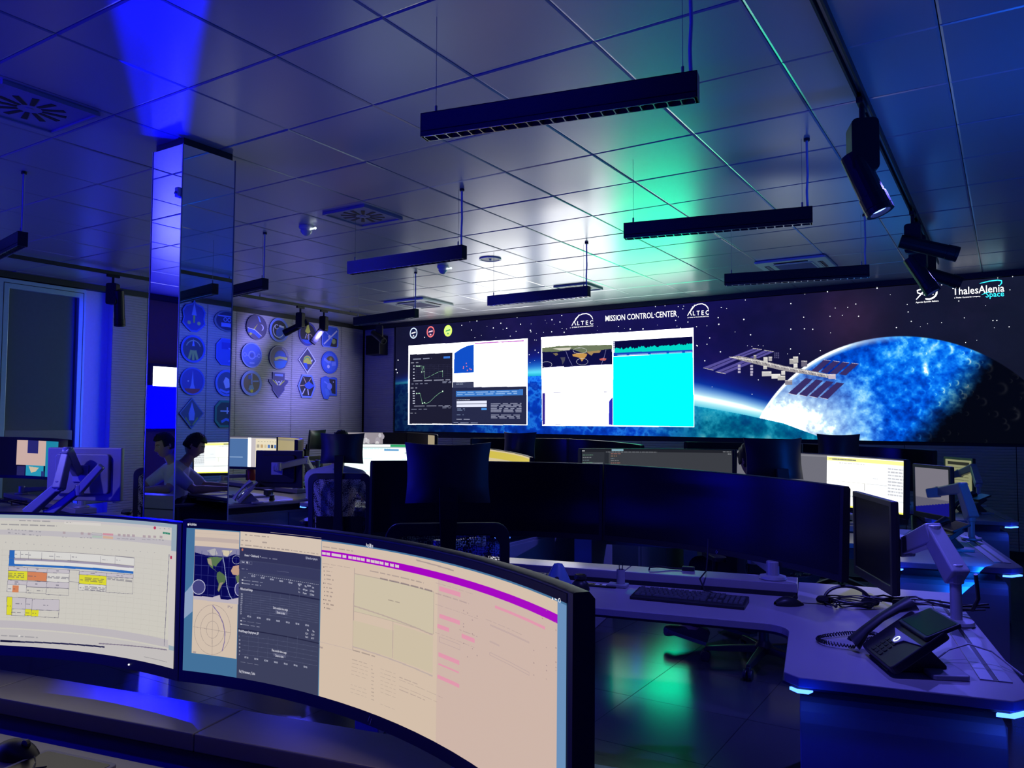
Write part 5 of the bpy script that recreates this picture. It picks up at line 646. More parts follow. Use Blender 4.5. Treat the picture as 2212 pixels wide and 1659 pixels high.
# walls: plain backing, ribbed laminate panels as children
struct('wall_left', MB().b2((XL - .25, YB - .2, 0), (XL - .10, YF + .2, ZC + .02)), MT['recess'])
struct('wall_right', MB().b2((XR + .03, YB - .2, 0), (XR + .2, YF + .2, ZC + .02)), MT['darktrim'])
struct('wall_front', MB().b2((XL - .2, YF + .03, 0), (XR + .2, YF + .2, ZC + .02)), MT['darktrim'])
struct('wall_back', MB().b2((XL - .2, YB - .2, 0), (XR + .2, YB, ZC + .02)), MT['brown'])
WLO, WRO, WFO = (bpy.data.objects[n] for n in ('wall_left', 'wall_right', 'wall_front'))
def ribbed(parent, side, a0, a1, z0, z1):
    """panel of horizontal ribs; side: 'L','R' run along y, 'F' runs along x"""
    mb = MB(); p, d, th = .0335, .007, .024
    prof = [(0, z0)]; z = z0
    while z < z1 - p: prof += [(d * 0, z + .004), (-d, z + .009), (-d, z + p - .006), (0, z + p - .001)]; z += p
    prof.append((0, z1))
    a0 += .004; a1 -= .004
    def pt(q, a):
        off, zz = q
        return {'L': (XL - off, a, zz), 'R': (XR + off, a, zz), 'F': (a, YF + off, zz)}[side]
    n = len(prof)
    mb._add([pt(q, a) for a in (a0, a1) for q in prof], [(k, k + 1, n + k + 1, n + k) for k in range(n - 1)])
    e = {'L': ((XL - .1, a0, z0), (XL - .0005, a1, z1)), 'R': ((XR + .0005, a0, z0), (XR + .03, a1, z1)), 'F': ((a0, YF + .0005, z0), (a1, YF + .03, z1))}[side]
    for a in (a0, a1): mb._add([pt((.03 if side != 'L' else .1, z0), a), pt((.03 if side != 'L' else .1, z1), a), pt((0, z1), a), pt((0, z0), a)], [(0, 1, 2, 3)])
    return mb.build('wall_panel', MT['rib'], parent)
MB().b2((XL - .1, YB, .08), (XL - .085, 1.6, 3.1)).build('wood_lining', MT['brown'], WLO)
for a, b in ((1.6, 3.0), (3.0, 4.29), (5.63, 6.10), (6.10, 7.515), (7.515, 8.58), (8.58, 9.665), (9.665, 10.2)): ribbed(WLO, 'L', a, b, .08, 3.1)
for a, b in ((-3.2, -1.0), (-1.0, 1.3), (1.3, 3.4), (3.4, 5.2), (5.2, 6.25), (6.25, 6.845), (6.845, 7.9), (7.9, 9.1), (9.1, 10.2)): ribbed(WRO, 'R', a, b, .08, 3.1)
xs = [XL + .05, -8.88]; ribbed(WFO, 'F', XL + .02, -8.90, .08, 3.1)
fx = [-8.90, -7.64, -6.545, -5.447, -4.349, -3.252, -2.151, -1.046, .055, 1.05]
for a, b in zip(fx, fx[1:]): ribbed(WFO, 'F', a, b, .08, 1.22)
# dark line where walls meet the ceiling, skirting
struct('trim_1', MB().b2((XL - .09, YB, 3.1), (XL + .012, YF, ZC - .001)), MT['darktrim'])
struct('trim_2', MB().b2((XR - .012, YB, 3.1), (XR + .03, YF, ZC - .001)), MT['darktrim'])
struct('trim_3', MB().b2((XL, YF - .06, 3.105), (XR, YF + .03, ZC - .001)), MT['darktrim'])
struct('baseboard_left', MB().b2((XL - .09, YB, 0), (XL - .012, YF, .08)), MT['darktrim'])
struct('baseboard_front', MB().b2((XL, YF + .012, 0), (XR, YF + .03, .08)), MT['darktrim'])
struct('baseboard_right', MB().b2((XR + .012, YB, 0), (XR + .03, YF, .08)), MT['darktrim'])
# glazed panel of the left wall with its pale frame
w1 = struct('window_1', MB().b2((XL - .07, 4.40, .30), (XL - .05, 5.22, 3.0)), MT['blind'])
fr = MB()
po = [(4.30, .16), (5.29, .16), (5.29, 3.09), (4.30, 3.09)]; pi_ = [(4.41, .30), (5.20, .30), (5.20, 2.98), (4.41, 2.98)]
fr.ring(po, pi_, -.10, .0, axes((0, 1, 0), (0, 0, 1), (1, 0, 0), (XL, 0, 0)))
fr.build('window_frame', MT['frame'], w1, .006)
MB().ring([(4.345, .22), (5.262, .22), (5.262, 3.045), (4.345, 3.045)], [(4.352, .227), (5.255, .227), (5.255, 3.038), (4.352, 3.038)], -.002, .0015, axes((0, 1, 0), (0, 0, 1), (1, 0, 0), (XL, 0, 0))).build('frame_joint', MT['darktrim'], w1)
MB().b2((XL - .055, 4.42, 1.22), (XL - .02, 5.18, 1.36)).build('window_ledge', MT['grey'], w1, .005)
# mirror clad column
PX0, PX1, PY0, PY1 = -4.45, -4.15, 2.84, 3.215
col_ = struct('column', MB().b2((PX0 + .012, PY0 + .012, 0), (PX1 - .012, PY1 - .012, ZC)), MT['darktrim'])
col_['label'] = 'square column clad in mirror'
z0, z1 = 0.03, 3.125
for nm, lo, hi in (('mirror_panel', (PX0 + .003, PY0, z0), (PX1 - .003, PY0 + .012, z1)), ('mirror_panel', (PX1 - .012, PY0 + .003, z0), (PX1, PY1 - .003, z1)),
                   ('mirror_panel', (PX0, PY0 + .003, z0), (PX0 + .012, PY1 - .003, z1)), ('mirror_panel', (PX0 + .003, PY1 - .012, z0), (PX1 - .003, PY1, z1))):
    MB().b2(lo, hi).build(nm, MT['mirror'], col_)
for x, y in ((PX0, PY0), (PX1, PY0), (PX1, PY1), (PX0, PY1)):
    MB().box((x, y, 1.58), (.006, .006, 3.1)).build('edge_trim', MT['alu'], col_)
s = thing('motion_sensor', 'small white sensor high on the corner of the mirror column', 'sensor', (-4.262, 2.84, 2.83))
MB().box((.09, -.012, 0), (.035, .024, .06)).build('body', MT['white'], s, .006); MB().ball((.09, -.026, -.008), .011, 8).build('lens', MT['grey'], s, smooth=True)
# lit information panel low down the left wall, seen in the column's mirror
wd = thing('wall_display', 'bright blue and white wall display on the left wall, seen in the mirror', 'display', (XL, -.95, 1.8))
MB().b2((-.085, -.75, -.46), (.03, .66, .44)).build('casing', MT['black'], wd, .006)
MB().b2((.0302, -.72, .14), (.032, .44, .40)).build('bright_area', emat('white_display', (.9, .95, 1), 5.0), wd)
MB().b2((.0302, -.72, -.42), (.032, .62, .14)).build('blue_area', emat('blue_display', (0, 0, 1), 70.0), wd)
# ------------------------------------------------------------------ LED video wall
LX0, LX1, LZT = -8.85, 1.0, 3.10
LY = YF - .02
def led_pt(u, v, off=0.0):
    zb = 1.327 + (1.249 - 1.327) * u
    return Vector((LX0 + (LX1 - LX0) * u, LY - off, zb + (LZT - zb) * v))
def noise2(w, h, f, seed, octs=5, asp=5.45):
    rs = np.random.RandomState(seed); out = np.zeros((h, w)); amp = 1; tot = 0
    for o_ in range(octs):
        gw, gh = int(f * asp) + 2, int(f) + 2; g = rs.rand(gh, gw)
        x = np.linspace(0, gw - 1.001, w); y = np.linspace(0, gh - 1.001, h); xi, yi = x.astype(int), y.astype(int); xf, yf = x - xi, y - yi
        xf = xf * xf * (3 - 2 * xf); yf = yf * yf * (3 - 2 * yf)
        a = g[yi][:, xi] * (1 - xf) + g[yi][:, xi + 1] * xf; b = g[yi + 1][:, xi] * (1 - xf) + g[yi + 1][:, xi + 1] * xf
        out += amp * (a * (1 - yf)[:, None] + b * yf[:, None]); tot += amp; amp *= .55; f *= 2
    return out / tot
def space_base(w, h):
    U, Vv = np.meshgrid((np.arange(w) + .5) / w, (np.arange(h) + .5) / h); X, Z = U * 9.85, Vv * 1.81
    n1 = noise2(w, h, 3, 1); n2 = noise2(w, h, 14, 2); n3 = noise2(w, h, 5, 3, 6)
    def ramp(t, stops):
        o = np.zeros(t.shape + (3,)); ks = [k for k, _ in stops]
        for c in range(3): o[..., c] = np.interp(t, ks, [q[c] / 255 for _, q in stops])
        return o
    base = ramp(U, [(0, (20, 22, 50)), (.3, (22, 18, 72)), (.55, (18, 15, 76)), (.75, (20, 21, 46)), (1, (19, 25, 42))])
    base = base * (0.75 + .5 * n1[..., None]); base += np.clip(n3 - .55, 0, 1)[..., None] * np.array([.22, .10, .22]) * .4
    base += (np.exp(-((X - 7.2) ** 2 + (Z - 1.45) ** 2) / .18) * .10)[..., None] * np.array([1, .45, .5])
    # planet below, with its bright rim
    limb = np.interp(U, [0, .0286, .15, .2685, .2927, .40, .5347, .57, .6035, .6532, .7035, .7181, .76], [.445, .451, .468, .480, .4805, .40, .2266, .196, .1627, .1058, .0055, -.03, -.12])
    d = Vv - limb; wd_ = np.interp(U, [0, .1, .28, .45, .54, .62, .7], [.04, .06, .11, .14, .145, .115, .09])
    t = d / wd_
    glow = ramp(np.clip(t, -1, 3), [(-1, (0, 60, 190)), (-.25, (0, 120, 200)), (0, (0, 200, 240)), (.3, (60, 225, 255)), (.8, (0, 110, 235)), (1.6, (10, 40, 190)), (3, (26, 22, 90))])
    k = np.clip(1 - np.abs(t - .35) / 2.6, 0, 1) ** 1.3 * np.interp(U, [0, .05, .2, .28, .5, .62, .72], [.35, .6, .8, 1, 1, 1, .9])
    sky = base * (1 - k[..., None]) + glow * k[..., None]
    hot = np.clip(1 - np.abs(t - .45) / .75, 0, 1) * np.interp(U, [0, .3, .45, .53, .60, .66, .72], [0, .25, .7, 1, 1, .75, .5])
    sky = sky * (1 - hot[..., None]) + np.array([.93, 1, 1]) * hot[..., None]
    land = ramp(np.clip(n2 * .6 + n1 * .4, 0, 1), [(0, (0, 20, 90)), (.45, (4, 60, 190)), (.55, (30, 120, 230)), (.62, (0, 50, 170)), (1, (140, 190, 255))])
    green = ramp(np.clip(n2, 0, 1), [(0, (0, 30, 90)), (.45, (0, 95, 130)), (.6, (20, 130, 160)), (1, (120, 190, 200))])
    gk = np.clip((U - .45) / .1, 0, 1)[..., None]; land = land * (1 - gk) + green * gk
    land *= np.interp(U, [0, .08, .2, .3, 1], [.32, .4, .85, 1, .95])[..., None]
    land = land * np.clip(1 + .25 * np.exp(d * 14), 0, 1.4)[..., None]
    A = np.where((d < 0)[..., None], land, sky)
    # moon
    cx, cz, r = 7.72, -.585, 1.80; dx, dz = (X - cx) / r, (Z - cz) / r; rr = np.sqrt(dx * dx + dz * dz); nz = np.sqrt(np.clip(1 - rr * rr, 0, 1))
    light = np.clip((-.78 * dx + .12 * dz + .42 * nz + .22), 0, 1)
    tex = noise2(w, h, 5, 11, 7) * .55 + noise2(w, h, 26, 12, 4) * .45
    rs = np.random.RandomState(9); bump = np.zeros_like(U)
    for _ in range(260):
        x0 = cx + rs.uniform(-1, 1) * r; z0 = rs.uniform(0, 1.2); rad = .012 + .05 * rs.rand() ** 3
        edge = np.clip((x0 - 7.3) / 1.2, .1, 1)
        i0, i1 = int((x0 - 2 * rad) / 9.85 * w), int((x0 + 2 * rad) / 9.85 * w) + 2; j0, j1 = int((z0 - 2 * rad) / 1.81 * h), int((z0 + 2 * rad) / 1.81 * h) + 2
        i0, j0 = max(i0, 0), max(j0, 0)
        if i0 >= w or j0 >= h: continue
        sx, sz = X[j0:j1, i0:i1] - x0, Z[j0:j1, i0:i1] - z0; q = np.sqrt(sx * sx + sz * sz) / rad
        bump[j0:j1, i0:i1] += edge * np.exp(-((q - 1) / .28) ** 2) * (.5 + .9 * sx / rad)
    val = tex - .5
    moon = ramp(np.clip(.40 + val * 1.9 + bump * .28, 0, 1), [(0, (0, 40, 150)), (.35, (0, 88, 222)), (.55, (14, 130, 250)), (.75, (90, 195, 255)), (1, (225, 250, 255))])
    hotm = np.clip(1.25 - np.sqrt(((X - 6.45) / 1.0) ** 2 + ((Z - .1) / .85) ** 2) + val * 1.1, 0, 1)
    hotm = np.maximum(hotm, np.clip((rr - .955) / .03, 0, 1) * np.clip((7.9 - X) / .8, 0, 1))
    moon = moon * (1 - hotm[..., None]) + np.array([.95, 1, 1]) * hotm[..., None]
    term = np.clip((8.80 - X + (Z - .95) * .72) / .38 + val * .9, 0, 1)
    dark = np.array([.012, .02, .05]) + np.clip(bump, 0, 2)[..., None] * .20 * np.clip(term + .25, 0, 1)[..., None]
    moon = moon * term[..., None] + dark * (1 - term[..., None])
    mk = np.clip((1 - rr) / .006, 0, 1) * (d > -.004 * 0) * (d > 0)
    A = A * (1 - mk[..., None]) + moon * mk[..., None]
    out = np.ones((h, w, 4), np.float32); out[..., :3] = np.clip(A, 0, 1); out[..., 3] = 0
    over = np.clip(out[..., :3].min(-1) - .75, 0, .25) / .25; out[..., 3] = over * .3
    return out
WW, WH_ = 2200, 404
A, ltx = raster(WW, WH_, LED['cmds'] + LED['iss'], space_base(WW, WH_))
VW = thing('video_wall', 'wide LED video wall showing moon, space station and application windows', 'video wall', (0, 0, 0))
zb0, zb1 = 1.327, 1.249
cab = MB(); cab._add([(LX0, LY + .001, zb0), (LX1, LY + .001, zb1), (LX1, LY + .001, LZT), (LX0, LY + .001, LZT), (LX0, LY + .05, zb0), (LX1, LY + .05, zb1), (LX1, LY + .05, LZT), (LX0, LY + .05, LZT)],
                     [(0, 1, 2, 3), (7, 6, 5, 4), (0, 4, 5, 1), (1, 5, 6, 2), (2, 6, 7, 3), (3, 7, 4, 0)])
cab.build('cabinet', MT['darktrim'], VW)
me = bpy.data.meshes.new('screen'); me.from_pydata([led_pt(u, v) for u, v in ((0, 0), (1, 0), (1, 1), (0, 1))], [], [(0, 1, 2, 3)])
uv = me.uv_layers.new(name='UVMap')
for l, q in zip(uv.data, ((0, 0), (1, 0), (1, 1), (0, 1))): l.uv = q
me.materials.append(image_mat('video_wall_picture', A, 1.0, 4.6)); put('screen', me, VW)
# stars, logo strokes and lettering stand a millimetre proud of the LED face
mb = MB()
for u, v, r_ in LED['stars']:
    c = led_pt(u, v, .0012); mb._add([c + Vector((r_ * math.cos(t), 0, r_ * math.sin(t))) for t in (PI / 3 * k for k in range(6))], [(0, 1, 2, 3, 4, 5)])
o = mb.build('star', emat('star_light', (.9, .95, 1), 1.6, False), VW); o['kind'] = 'stuff'
def strokes(name, lst, parent, off=.0016):
    by = {}
    for p, w_, c in lst: by.setdefault(c, []).append((p, w_))
    for c, L in by.items():
        mb = MB()
        for p, w_ in L:
            P_ = [led_pt(p[k], p[k + 1], off) for k in range(0, len(p), 2)]; a, b = [], []
            for i, q in enumerate(P_):
                d = (P_[min(i + 1, len(P_) - 1)] - P_[max(i - 1, 0)]).normalized(); n = Vector((-d.z, 0, d.x)); ww = w_ / 2 * (1.0 if 0 < i < len(P_) - 1 else .55); a.append(q + n * ww); b.append(q - n * ww)
            k = len(P_); mb._add(a + b, [(i, i + 1, k + i + 1, k + i) for i in range(k - 1)])
        mb.build(name, emat('logo_light', srgb(c), 1.8, False), parent)
strokes('logo_mark', LED['logo'], VW)
def led_text(txt, u0, v0, u1, v1, col, bold):
    vs, fs, wd_ = text_tris(txt, bold); a, b = led_pt(u0, v0, .0018), led_pt(u1, v1, .0018); k = (b - a).length / wd_; ex = (b - a).normalized()
    hk = {'MISSION CONTROL CENTER': .085 / .73, 'L T E C': .062 / .73, 'Space': .066 / .73, 'ThalesAlenia': .088 / .73}.get(txt, k)
    mb = MB(); mb._add([a + ex * x * k + Vector((0, 0, 1)) * y * hk for x, y in vs], fs)
    mb.build('lettering', emat('lettering_light', srgb(col), 1.8, False), VW)
for t in LED['text']: led_text(*t)
for q in ltx:
    _, u, v, hv, t, col, _b = q; vs, fs, wd_ = text_tris(t, .0); k = hv * 1.81
    mb = MB(); c0 = led_pt(u, v, .0018); mb._add([c0 + Vector((x * k, 0, y * k)) for x, y in vs], fs); mb.build('lettering', letter_mat(col), VW)
# three round mission badges shown at the top left of the wall
for (u, v), rc, fc, ac in (((.0398, .9315), 'c8d8f0', '101840', 'f0f0f0'), ((.0769, .9317), 'f07070', '30204a', 'f0c0d0'), ((.1136, .9289), 'd8ff60', 'e0ff90', '40a050')):
    mb = MB(); c = led_pt(u, v, .0014); ra = .082
    ang = [2 * PI * k / 28 for k in range(28)]
    m1, m2 = [c + Vector((ra * math.cos(t), 0, ra * 1.15 * math.sin(t))) for t in ang], [c + Vector((ra * .78 * math.cos(t), 0, ra * .9 * math.sin(t))) for t in ang]
    mb._add(m1 + m2, [(k, (k + 1) % 28, 28 + (k + 1) % 28, 28 + k) for k in range(28)]); mb.build('badge_rim', emat('badge_light', srgb(rc), 1.3, False), VW)
    mb = MB(); mb._add(m2, [tuple(range(28))]); mb.build('badge_field', emat('badge_light', srgb(fc), 1.0, False), VW)
    mb = MB(); c2 = c - Vector((0, .0006, 0)); mb._add([c2 + Vector(p) * ra for p in ((-.6, 0, -.15), (.62, 0, .05), (.5, 0, .3), (-.45, 0, .12))], [(0, 1, 2, 3)]); mb._add([c2 + Vector(p) * ra for p in ((-.3, 0, -.7), (.3, 0, -.7), (0, 0, -.35))], [(0, 1, 2)])
    mb.build('badge_motif', emat('badge_light', srgb(ac), 1.2, False), VW)
# ------------------------------------------------------------------ consoles on a regular grid: three columns, rows 2.2 m apart
A0 = R(11.3)
CON = {}
for r_ in range(1, 5): CON['right', r_] = (-1.70, 3.52 + 2.2 * (r_ - 2), A0)
for r_ in (3, 4): CON['middle', r_] = (-4.27, 3.52 + 2.2 * (r_ - 2), 0.0)
for r_ in (1, 2, 3, 4): CON['left', r_] = (-6.85, 3.74 + 2.2 * (r_ - 2), -A0)
def LC(con, x, y, z=0.0):
    ox, oy, a = con; return Vector((ox + x * math.cos(a) - y * math.sin(a), oy + x * math.sin(a) + y * math.cos(a), z))
def make_console():
    t = thing('control_console', '', 'console', (0, 0, 0))
    arc_in = [(.80 + .085 * math.sin(R(a)), -.925 + .085 * math.cos(R(a))) for a in range(0, 91, 15)]
    top = [(-1.09, -.36), (-1.09, -.80), (-1.05, -.84)] + arc_in + [(.885, -1.39), (.925, -1.43), (1.44, -1.43), (1.50, -1.37), (1.50, -.02), (.90, -.02), (.90, -.36)]
    MB().prism(top, .722, .75).build('worktop', MT['desk'], t, .003)
    MB().prism([(x * .995, y * .995 + .004) for x, y in top], .714, .7215).build('worktop_core', MT['deskdark'], t)
    for x0, x1 in ((-1.09, -.50), (-.497, .165), (.168, .90)):
        MB().b2((x0, -.285, .752), (x1, -.132, .790)).build('rear_shelf', MT['desk'], t, .003)
    MB().b2((-1.08, -.36, .66), (.90, -.13, .672)).build('cable_tray', MT['deskdark'], t)
    MB().b2((-1.08, -.285, .672), (.895, -.275, .752)).build('shelf_front', MT['deskdark'], t)
    MB().b2((-1.08, -.142, .55), (.895, -.132, .752)).build('shelf_back', MT['pedestal'], t)
    # left leg box
    MB().b2((-1.06, -.55, .0), (-.93, .05, .712)).build('pedestal', MT['pedestal'], t, .006)
    # right pedestal with rounded top front edge
    prof = [(-1.33, .0), (-1.35, .02), (-1.35, .60), (-1.343, .63), (-1.325, .652), (-1.30, .66), (-.06, .66), (-.06, .0)]
    MB().prism(prof, .925, 1.44, axes((0, 1, 0), (0, 0, 1), (1, 0, 0))).build('pedestal', MT['pedestal'], t, .004)
    MB().b2((.97, -1.26, .66), (1.40, -.10, .714)).build('riser', MT['deskdark'], t)
    for y0, y1 in ((-1.30, -.70), (-.69, -.10)):
        d = MB().b2((1.4402, y0, .03), (1.450, y1, .64)).build('side_door', MT['pedestal'], t, .002)
        yc = y0 + .09 if y0 < -1 else y1 - .12
        MB().ring(rrect(yc - .055, .40, yc + .055, .52, .02), rrect(yc - .048, .407, yc + .048, .513, .016), 0, .0035, axes((0, 1, 0), (0, 0, 1), (1, 0, 0), (1.450, 0, 0))).build('handle', MT['rim'], d)
    for x0, x1 in ((1.392, 1.425), (1.437, 1.470)):
        MB().b2((x0, -1.27, .7502), (x1, -.20, .7535)).build('slot_rail', MT['alu'], t, .0008)
    MB().b2((1.425, -1.27, .7502), (1.437, -.20, .7512)).build('slot', MT['black'], t)
    for pts in ([(.922, -1.4285), (.950, -1.4285), (.962, -1.405), (.93, -1.39), (.900, -1.405)], [(1.40, -1.4285), (1.44, -1.4285), (1.497, -1.37), (1.47, -1.36), (1.41, -1.405)], [(-1.088, -.80), (-1.05, -.838), (-.99, -.838), (-1.0, -.81), (-1.06, -.77)]):
        MB().prism(pts, .7055, .7135).build('led_light', MT['led'], t)
    return t
desc = {('right', 1): 'nearest console, dark shelf and desk under the two lit foreground monitors', ('right', 2): 'console with keyboard and desk phone behind the two dark curved monitors',
        ('right', 3): 'console on the right with the bright yellow and white monitor, third row', ('right', 4): 'rearmost console on the right, under the video wall',
        ('middle', 3): 'console in the middle where the man in the white shirt sits', ('middle', 4): 'middle console right below the video wall with two dark monitors',
        ('left', 1): 'console at the left of the room seen only in the column mirror', ('left', 2): 'console at far left edge with a map on its monitor',
        ('left', 3): 'console left of the seated man, with a red bottle and grey phone on it', ('left', 4): 'console at the back left corner by the badge wall'}
proto = None
for k_, (x, y, a) in CON.items():
    if proto is None: proto = make_console(); o = proto
    else: o = copy_tree(proto)
    o.location = (x, y, 0); o.rotation_euler = (0, 0, a); o['label'] = desc[k_]; o['group'] = 'operator consoles'
# light of the blue corner LEDs
for k_, con in CON.items():
    for (x, y) in ((.945, -1.47), (1.46, -1.45)):
        if k_ in (('right', 1), ('left', 1)): continue
        p = LC(con, x, y, .690); lamp('corner_led_light', 'POINT', p, 0.25, (0.0, 0.02, 1.0), shadow_soft_size=.015)

# ------------------------------------------------------------------ curved ultrawide monitors
def ultrawide(name, label, A_, B_, screen, H=.376, sag=.13, group='curved ultrawide monitors', mark=True, boost=None):
    A_, B_ = Vector(A_), Vector(B_); ex = (B_ - A_); Wd = ex.length; ex.normalize()
    n = Vector((-ex.y, ex.x, 0)).normalized(); up = ex.cross(n).normalized()
    Rr = (Wd * Wd / 4 + sag * sag) / (2 * sag); ph = math.asin(Wd / 2 / Rr)
    o = thing(name, label, 'monitor', group=group); mid = (A_ + B_) / 2 - up * H
    o.matrix_world = axes(ex, n, up, mid)
    def S(u, v, off=0.0):
        th = (2 * u - 1) * ph; return Vector(((Rr - off) * math.sin(th), (Rr - off) * math.cos(th) - (Rr - sag), H * v))
    N = 20; mb = MB(); vs = []; fs = []
    prof = [(0.0, 0.004), (0.004, 0.0), (.996, 0.0), (1.0, 0.004), (1.0, -.026), (.97, -.036), (.03, -.036), (0.0, -.026)]
    m = len(prof)
    for i in range(N + 1):
        for v, off in prof: vs.append(S(i / N, v, -abs(off) if off >= 0 else off))
    for i in range(N):
        for k in range(m): fs.append((i * m + k, i * m + (k + 1) % m, (i + 1) * m + (k + 1) % m, (i + 1) * m + k))
    fs += [tuple(range(m)), tuple(N * m + k for k in range(m - 1, -1, -1))]
    mb._add(vs, fs); mb.build('housing', MT['satin'], o, 0, True)
    u0, u1, v0, v1 = .010, .986, .075, .988
    me = bpy.data.meshes.new('screen'); V_, F_, UV = [], [], []
    for j in range(2):
        for i in range(N + 1):
            t = i / N; V_.append(S(u0 + (u1 - u0) * t, (v0, v1)[j], .0012)); UV.append((u0 + (u1 - u0) * t, (v0, v1)[j]))
    F_ = [(i, i + 1, N + 2 + i, N + 1 + i) for i in range(N)]; me.from_pydata(V_, [], F_); l = me.uv_layers.new(name='UVMap')
    for p in me.polygons:
        for li, vi in zip(p.loop_indices, p.vertices): l.data[li].uv = UV[vi]
        p.use_smooth = True
    me.materials.append(screen or MT['offscreen']); put('screen', me, o)
    if mark:   # slanted double stroke on the lower bezel
        mb = MB(); c = S(.475, .036, .0008)
        for dx, z0, z1 in ((-.004, -.004, .008), (.002, -.009, .004)): mb.tube([c + Vector((dx, 0, z0)), c + Vector((dx + .005, 0, z1))], .0008, 4)
        mb.build('maker_mark', MT['rim'], o)
    MB().b2((-.17, sag + .03, H * .32), (.17, sag + .058, H * .72)).build('rear_cover', MT['satin'], o, .01)
    return o, S
def flat_pic(nm, cmds, w=500, h=170, strength=1.0, boost=1.0, seed=3): return image_mat(nm, raster(w, h, cmds, seed=seed)[0], strength, boost)
# the two near, lit monitors
A, tx_ = raster(1500, 500, M1R); near_r = image_mat('near_right_picture', A, 0.88)
o, S = ultrawide('ultrawide_monitor', 'nearest curved monitor in front, showing dark dashboard and magenta toolbar windows', (-1.6513, 1.1543, 1.222), (-.5238, .9862, 1.2135), near_r)
letters('screen_text', [(t[4], t[1], t[2], t[3], .376 / 1.17 * t[6], t[5], .0) for t in tx_], lambda u, v: S(u, v, .0018), o)
A, tx_ = raster(1500, 500, M1L, seed=2); near_l = image_mat('near_left_picture', A, 0.86)
o, S = ultrawide('ultrawide_monitor', 'curved monitor at lower left showing a spreadsheet with yellow and orange cells', (-2.7223, .6966, 1.209), (-1.690, 1.178, 1.209), near_l)
MB().ball(S(.845, .036, .001), .0022, 8).build('power_light', MT['whiteled'], o)
def pair(con, la, lb, sa, sb, zl=1.255, zm=1.253, zr=1.205):
    a = ultrawide('ultrawide_monitor', la, LC(con, -1.04, -.45, zl), LC(con, -.004, .002, zm), sa)
    b = ultrawide('ultrawide_monitor', lb, LC(con, .004, .002, zm), LC(con, 1.08, -.43, zr), sb)
    return a, b
pair(CON['right', 2], 'dark curved monitor behind the big empty chair, second row left of the pair', 'large dark blue tinted curved monitor behind the keyboard', None, None, 1.268, 1.254, 1.21)
# code editor, white application
code = [['R', 0, 0, 1, 1, '4a4d52'], ['R', 0, .93, 1, 1, '2a2c30'], ['R', 0, 0, .17, .93, '3c4046'], ['R', .17, 0, .2, .93, '30343a'], ['R', .0, .945, .03, .965, 'd0d4d8'], ['R', .22, .95, .30, .985, 'a8d8e8'], ['R', .0, .70, .16, .725, '7a8088']]
for k in range(14): code.append(['W', .015, .86 - .05 * k, .05 + .07 * random.random(), .89 - .05 * k, 1, ('8fd0a8', 'c8ccd0', '9ab8c8')[k % 3]])
for k in range(16): code.append(['W', .215, .88 - .045 * k, .24 + .06 * random.random(), .91 - .045 * k, 1, ('e09080', 'd0a078', 'a8c8d8', 'c0c4c8')[k % 4]])
code += [['W', .18, .915, .52, .945, 1, 'b8bcc2'], ['W', .93, .94, .985, .97, 1, 'e0e4e8'], ['W', .96, .90, .985, .93, 1, 'e0e4e8']]
wht = [['R', 0, 0, 1, 1, '74747e'], ['R', 0, .945, .53, .97, '8a8a92'], ['R', .53, 0, 1, .97, '!fffff6'], ['R', .53, .89, 1, .955, '!fbf58a'], ['R', .56, .905, .70, .935, 'b8b89a'], ['R', .53, .0, 1, .105, '!f8f460'], ['R', .78, .42, .885, .84, '!e8ecf0'], ['R', .89, .30, .985, .86, '!dfe2e6'], ['R', .53, .26, 1, .29, '!d0d4d6'], ['R', .75, .40, .753, .52, 'a0a0a0'], ['R', .53, .52, .885, .525, 'b0b0b0'], ['R', .53, .86, 1, .885, '!e6e8ea']]
for k in range(9): wht.append(['W', .89, .80 - .055 * k, .985, .84 - .055 * k, 1, '8a8a90'])
wht += [['W', .54, .905, .70, .94, 1, '77774a'], ['W', .60, .84, .75, .87, 1, '9a9aa0'], ['W', .68, .26, .80, .285, 1, '8a8a90'], ['W', .80, .62, .83, .64, 1, '9a9aa0']]
pair(CON['right', 3], 'curved monitor showing a dark grey code editor', 'curved monitor with a bright white and yellow window', flat_pic('code_picture', code, 700, 230, .62), flat_pic('white_app_picture', wht, 700, 230, .9, .5), 1.275, 1.268, 1.235)
pair(CON['right', 4], 'black curved monitor under the moonlit earth, rear row on the right', 'blue glinting curved monitor at the back right under the moon', None, None, 1.285, 1.27, 1.235)
# seated man's pair
pa = [['R', 0, 0, 1, 1, '!e8fcfa'], ['R', 0, .90, 1, .93, 'b8c8c8'], ['R', .45, .93, 1, .985, '2fa866'], ['R', 0, .93, .45, .985, '!f4fffe'], ['W', .02, .86, .45, .90, 1, '7ab0b8'], ['R', .40, .83, .52, .87, '5a9ad0'], ['R', .57, .76, .70, .80, 'c8d8d8'], ['W', .02, .62, .3, .66, 1, '9ac0c0'], ['W', .05, .30, .4, .36, 1, '9ac0c0'], ['W', .55, .6, .66, .64, 1, '9ac0c0'], ['R', 0, .1, 1, .14, 'c0d4d4']]
pb = [['R', 0, 0, 1, 1, 'd9c79c'], ['R', 0, .955, .35, .985, 'c9c5c0'], ['R', .0, .80, 1, .955, 'd6c24e'], ['R', 0, .74, 1, .80, 'd8c89c'], ['R', .55, .1, .56, .74, 'b0a080'], ['W', .1, .5, .5, .56, 1, 'a89870'], ['R', .25, .38, .9, .40, 'bfae86']]
pair(CON['middle', 3], 'curved monitor in front of the seated man with green title bar', 'curved monitor with a yellow toned window, right of the seated man', flat_pic('green_bar_picture', pa, 600, 200, 1.0, .35), flat_pic('yellow_tone_picture', pb, 600, 200, .95), 1.262, 1.258, 1.19)
pair(CON['middle', 4], 'switched off flat looking monitor below the map window of the video wall', 'switched off curved monitor with a pale tip below the cyan window', None, None, 1.285, 1.285, 1.24)
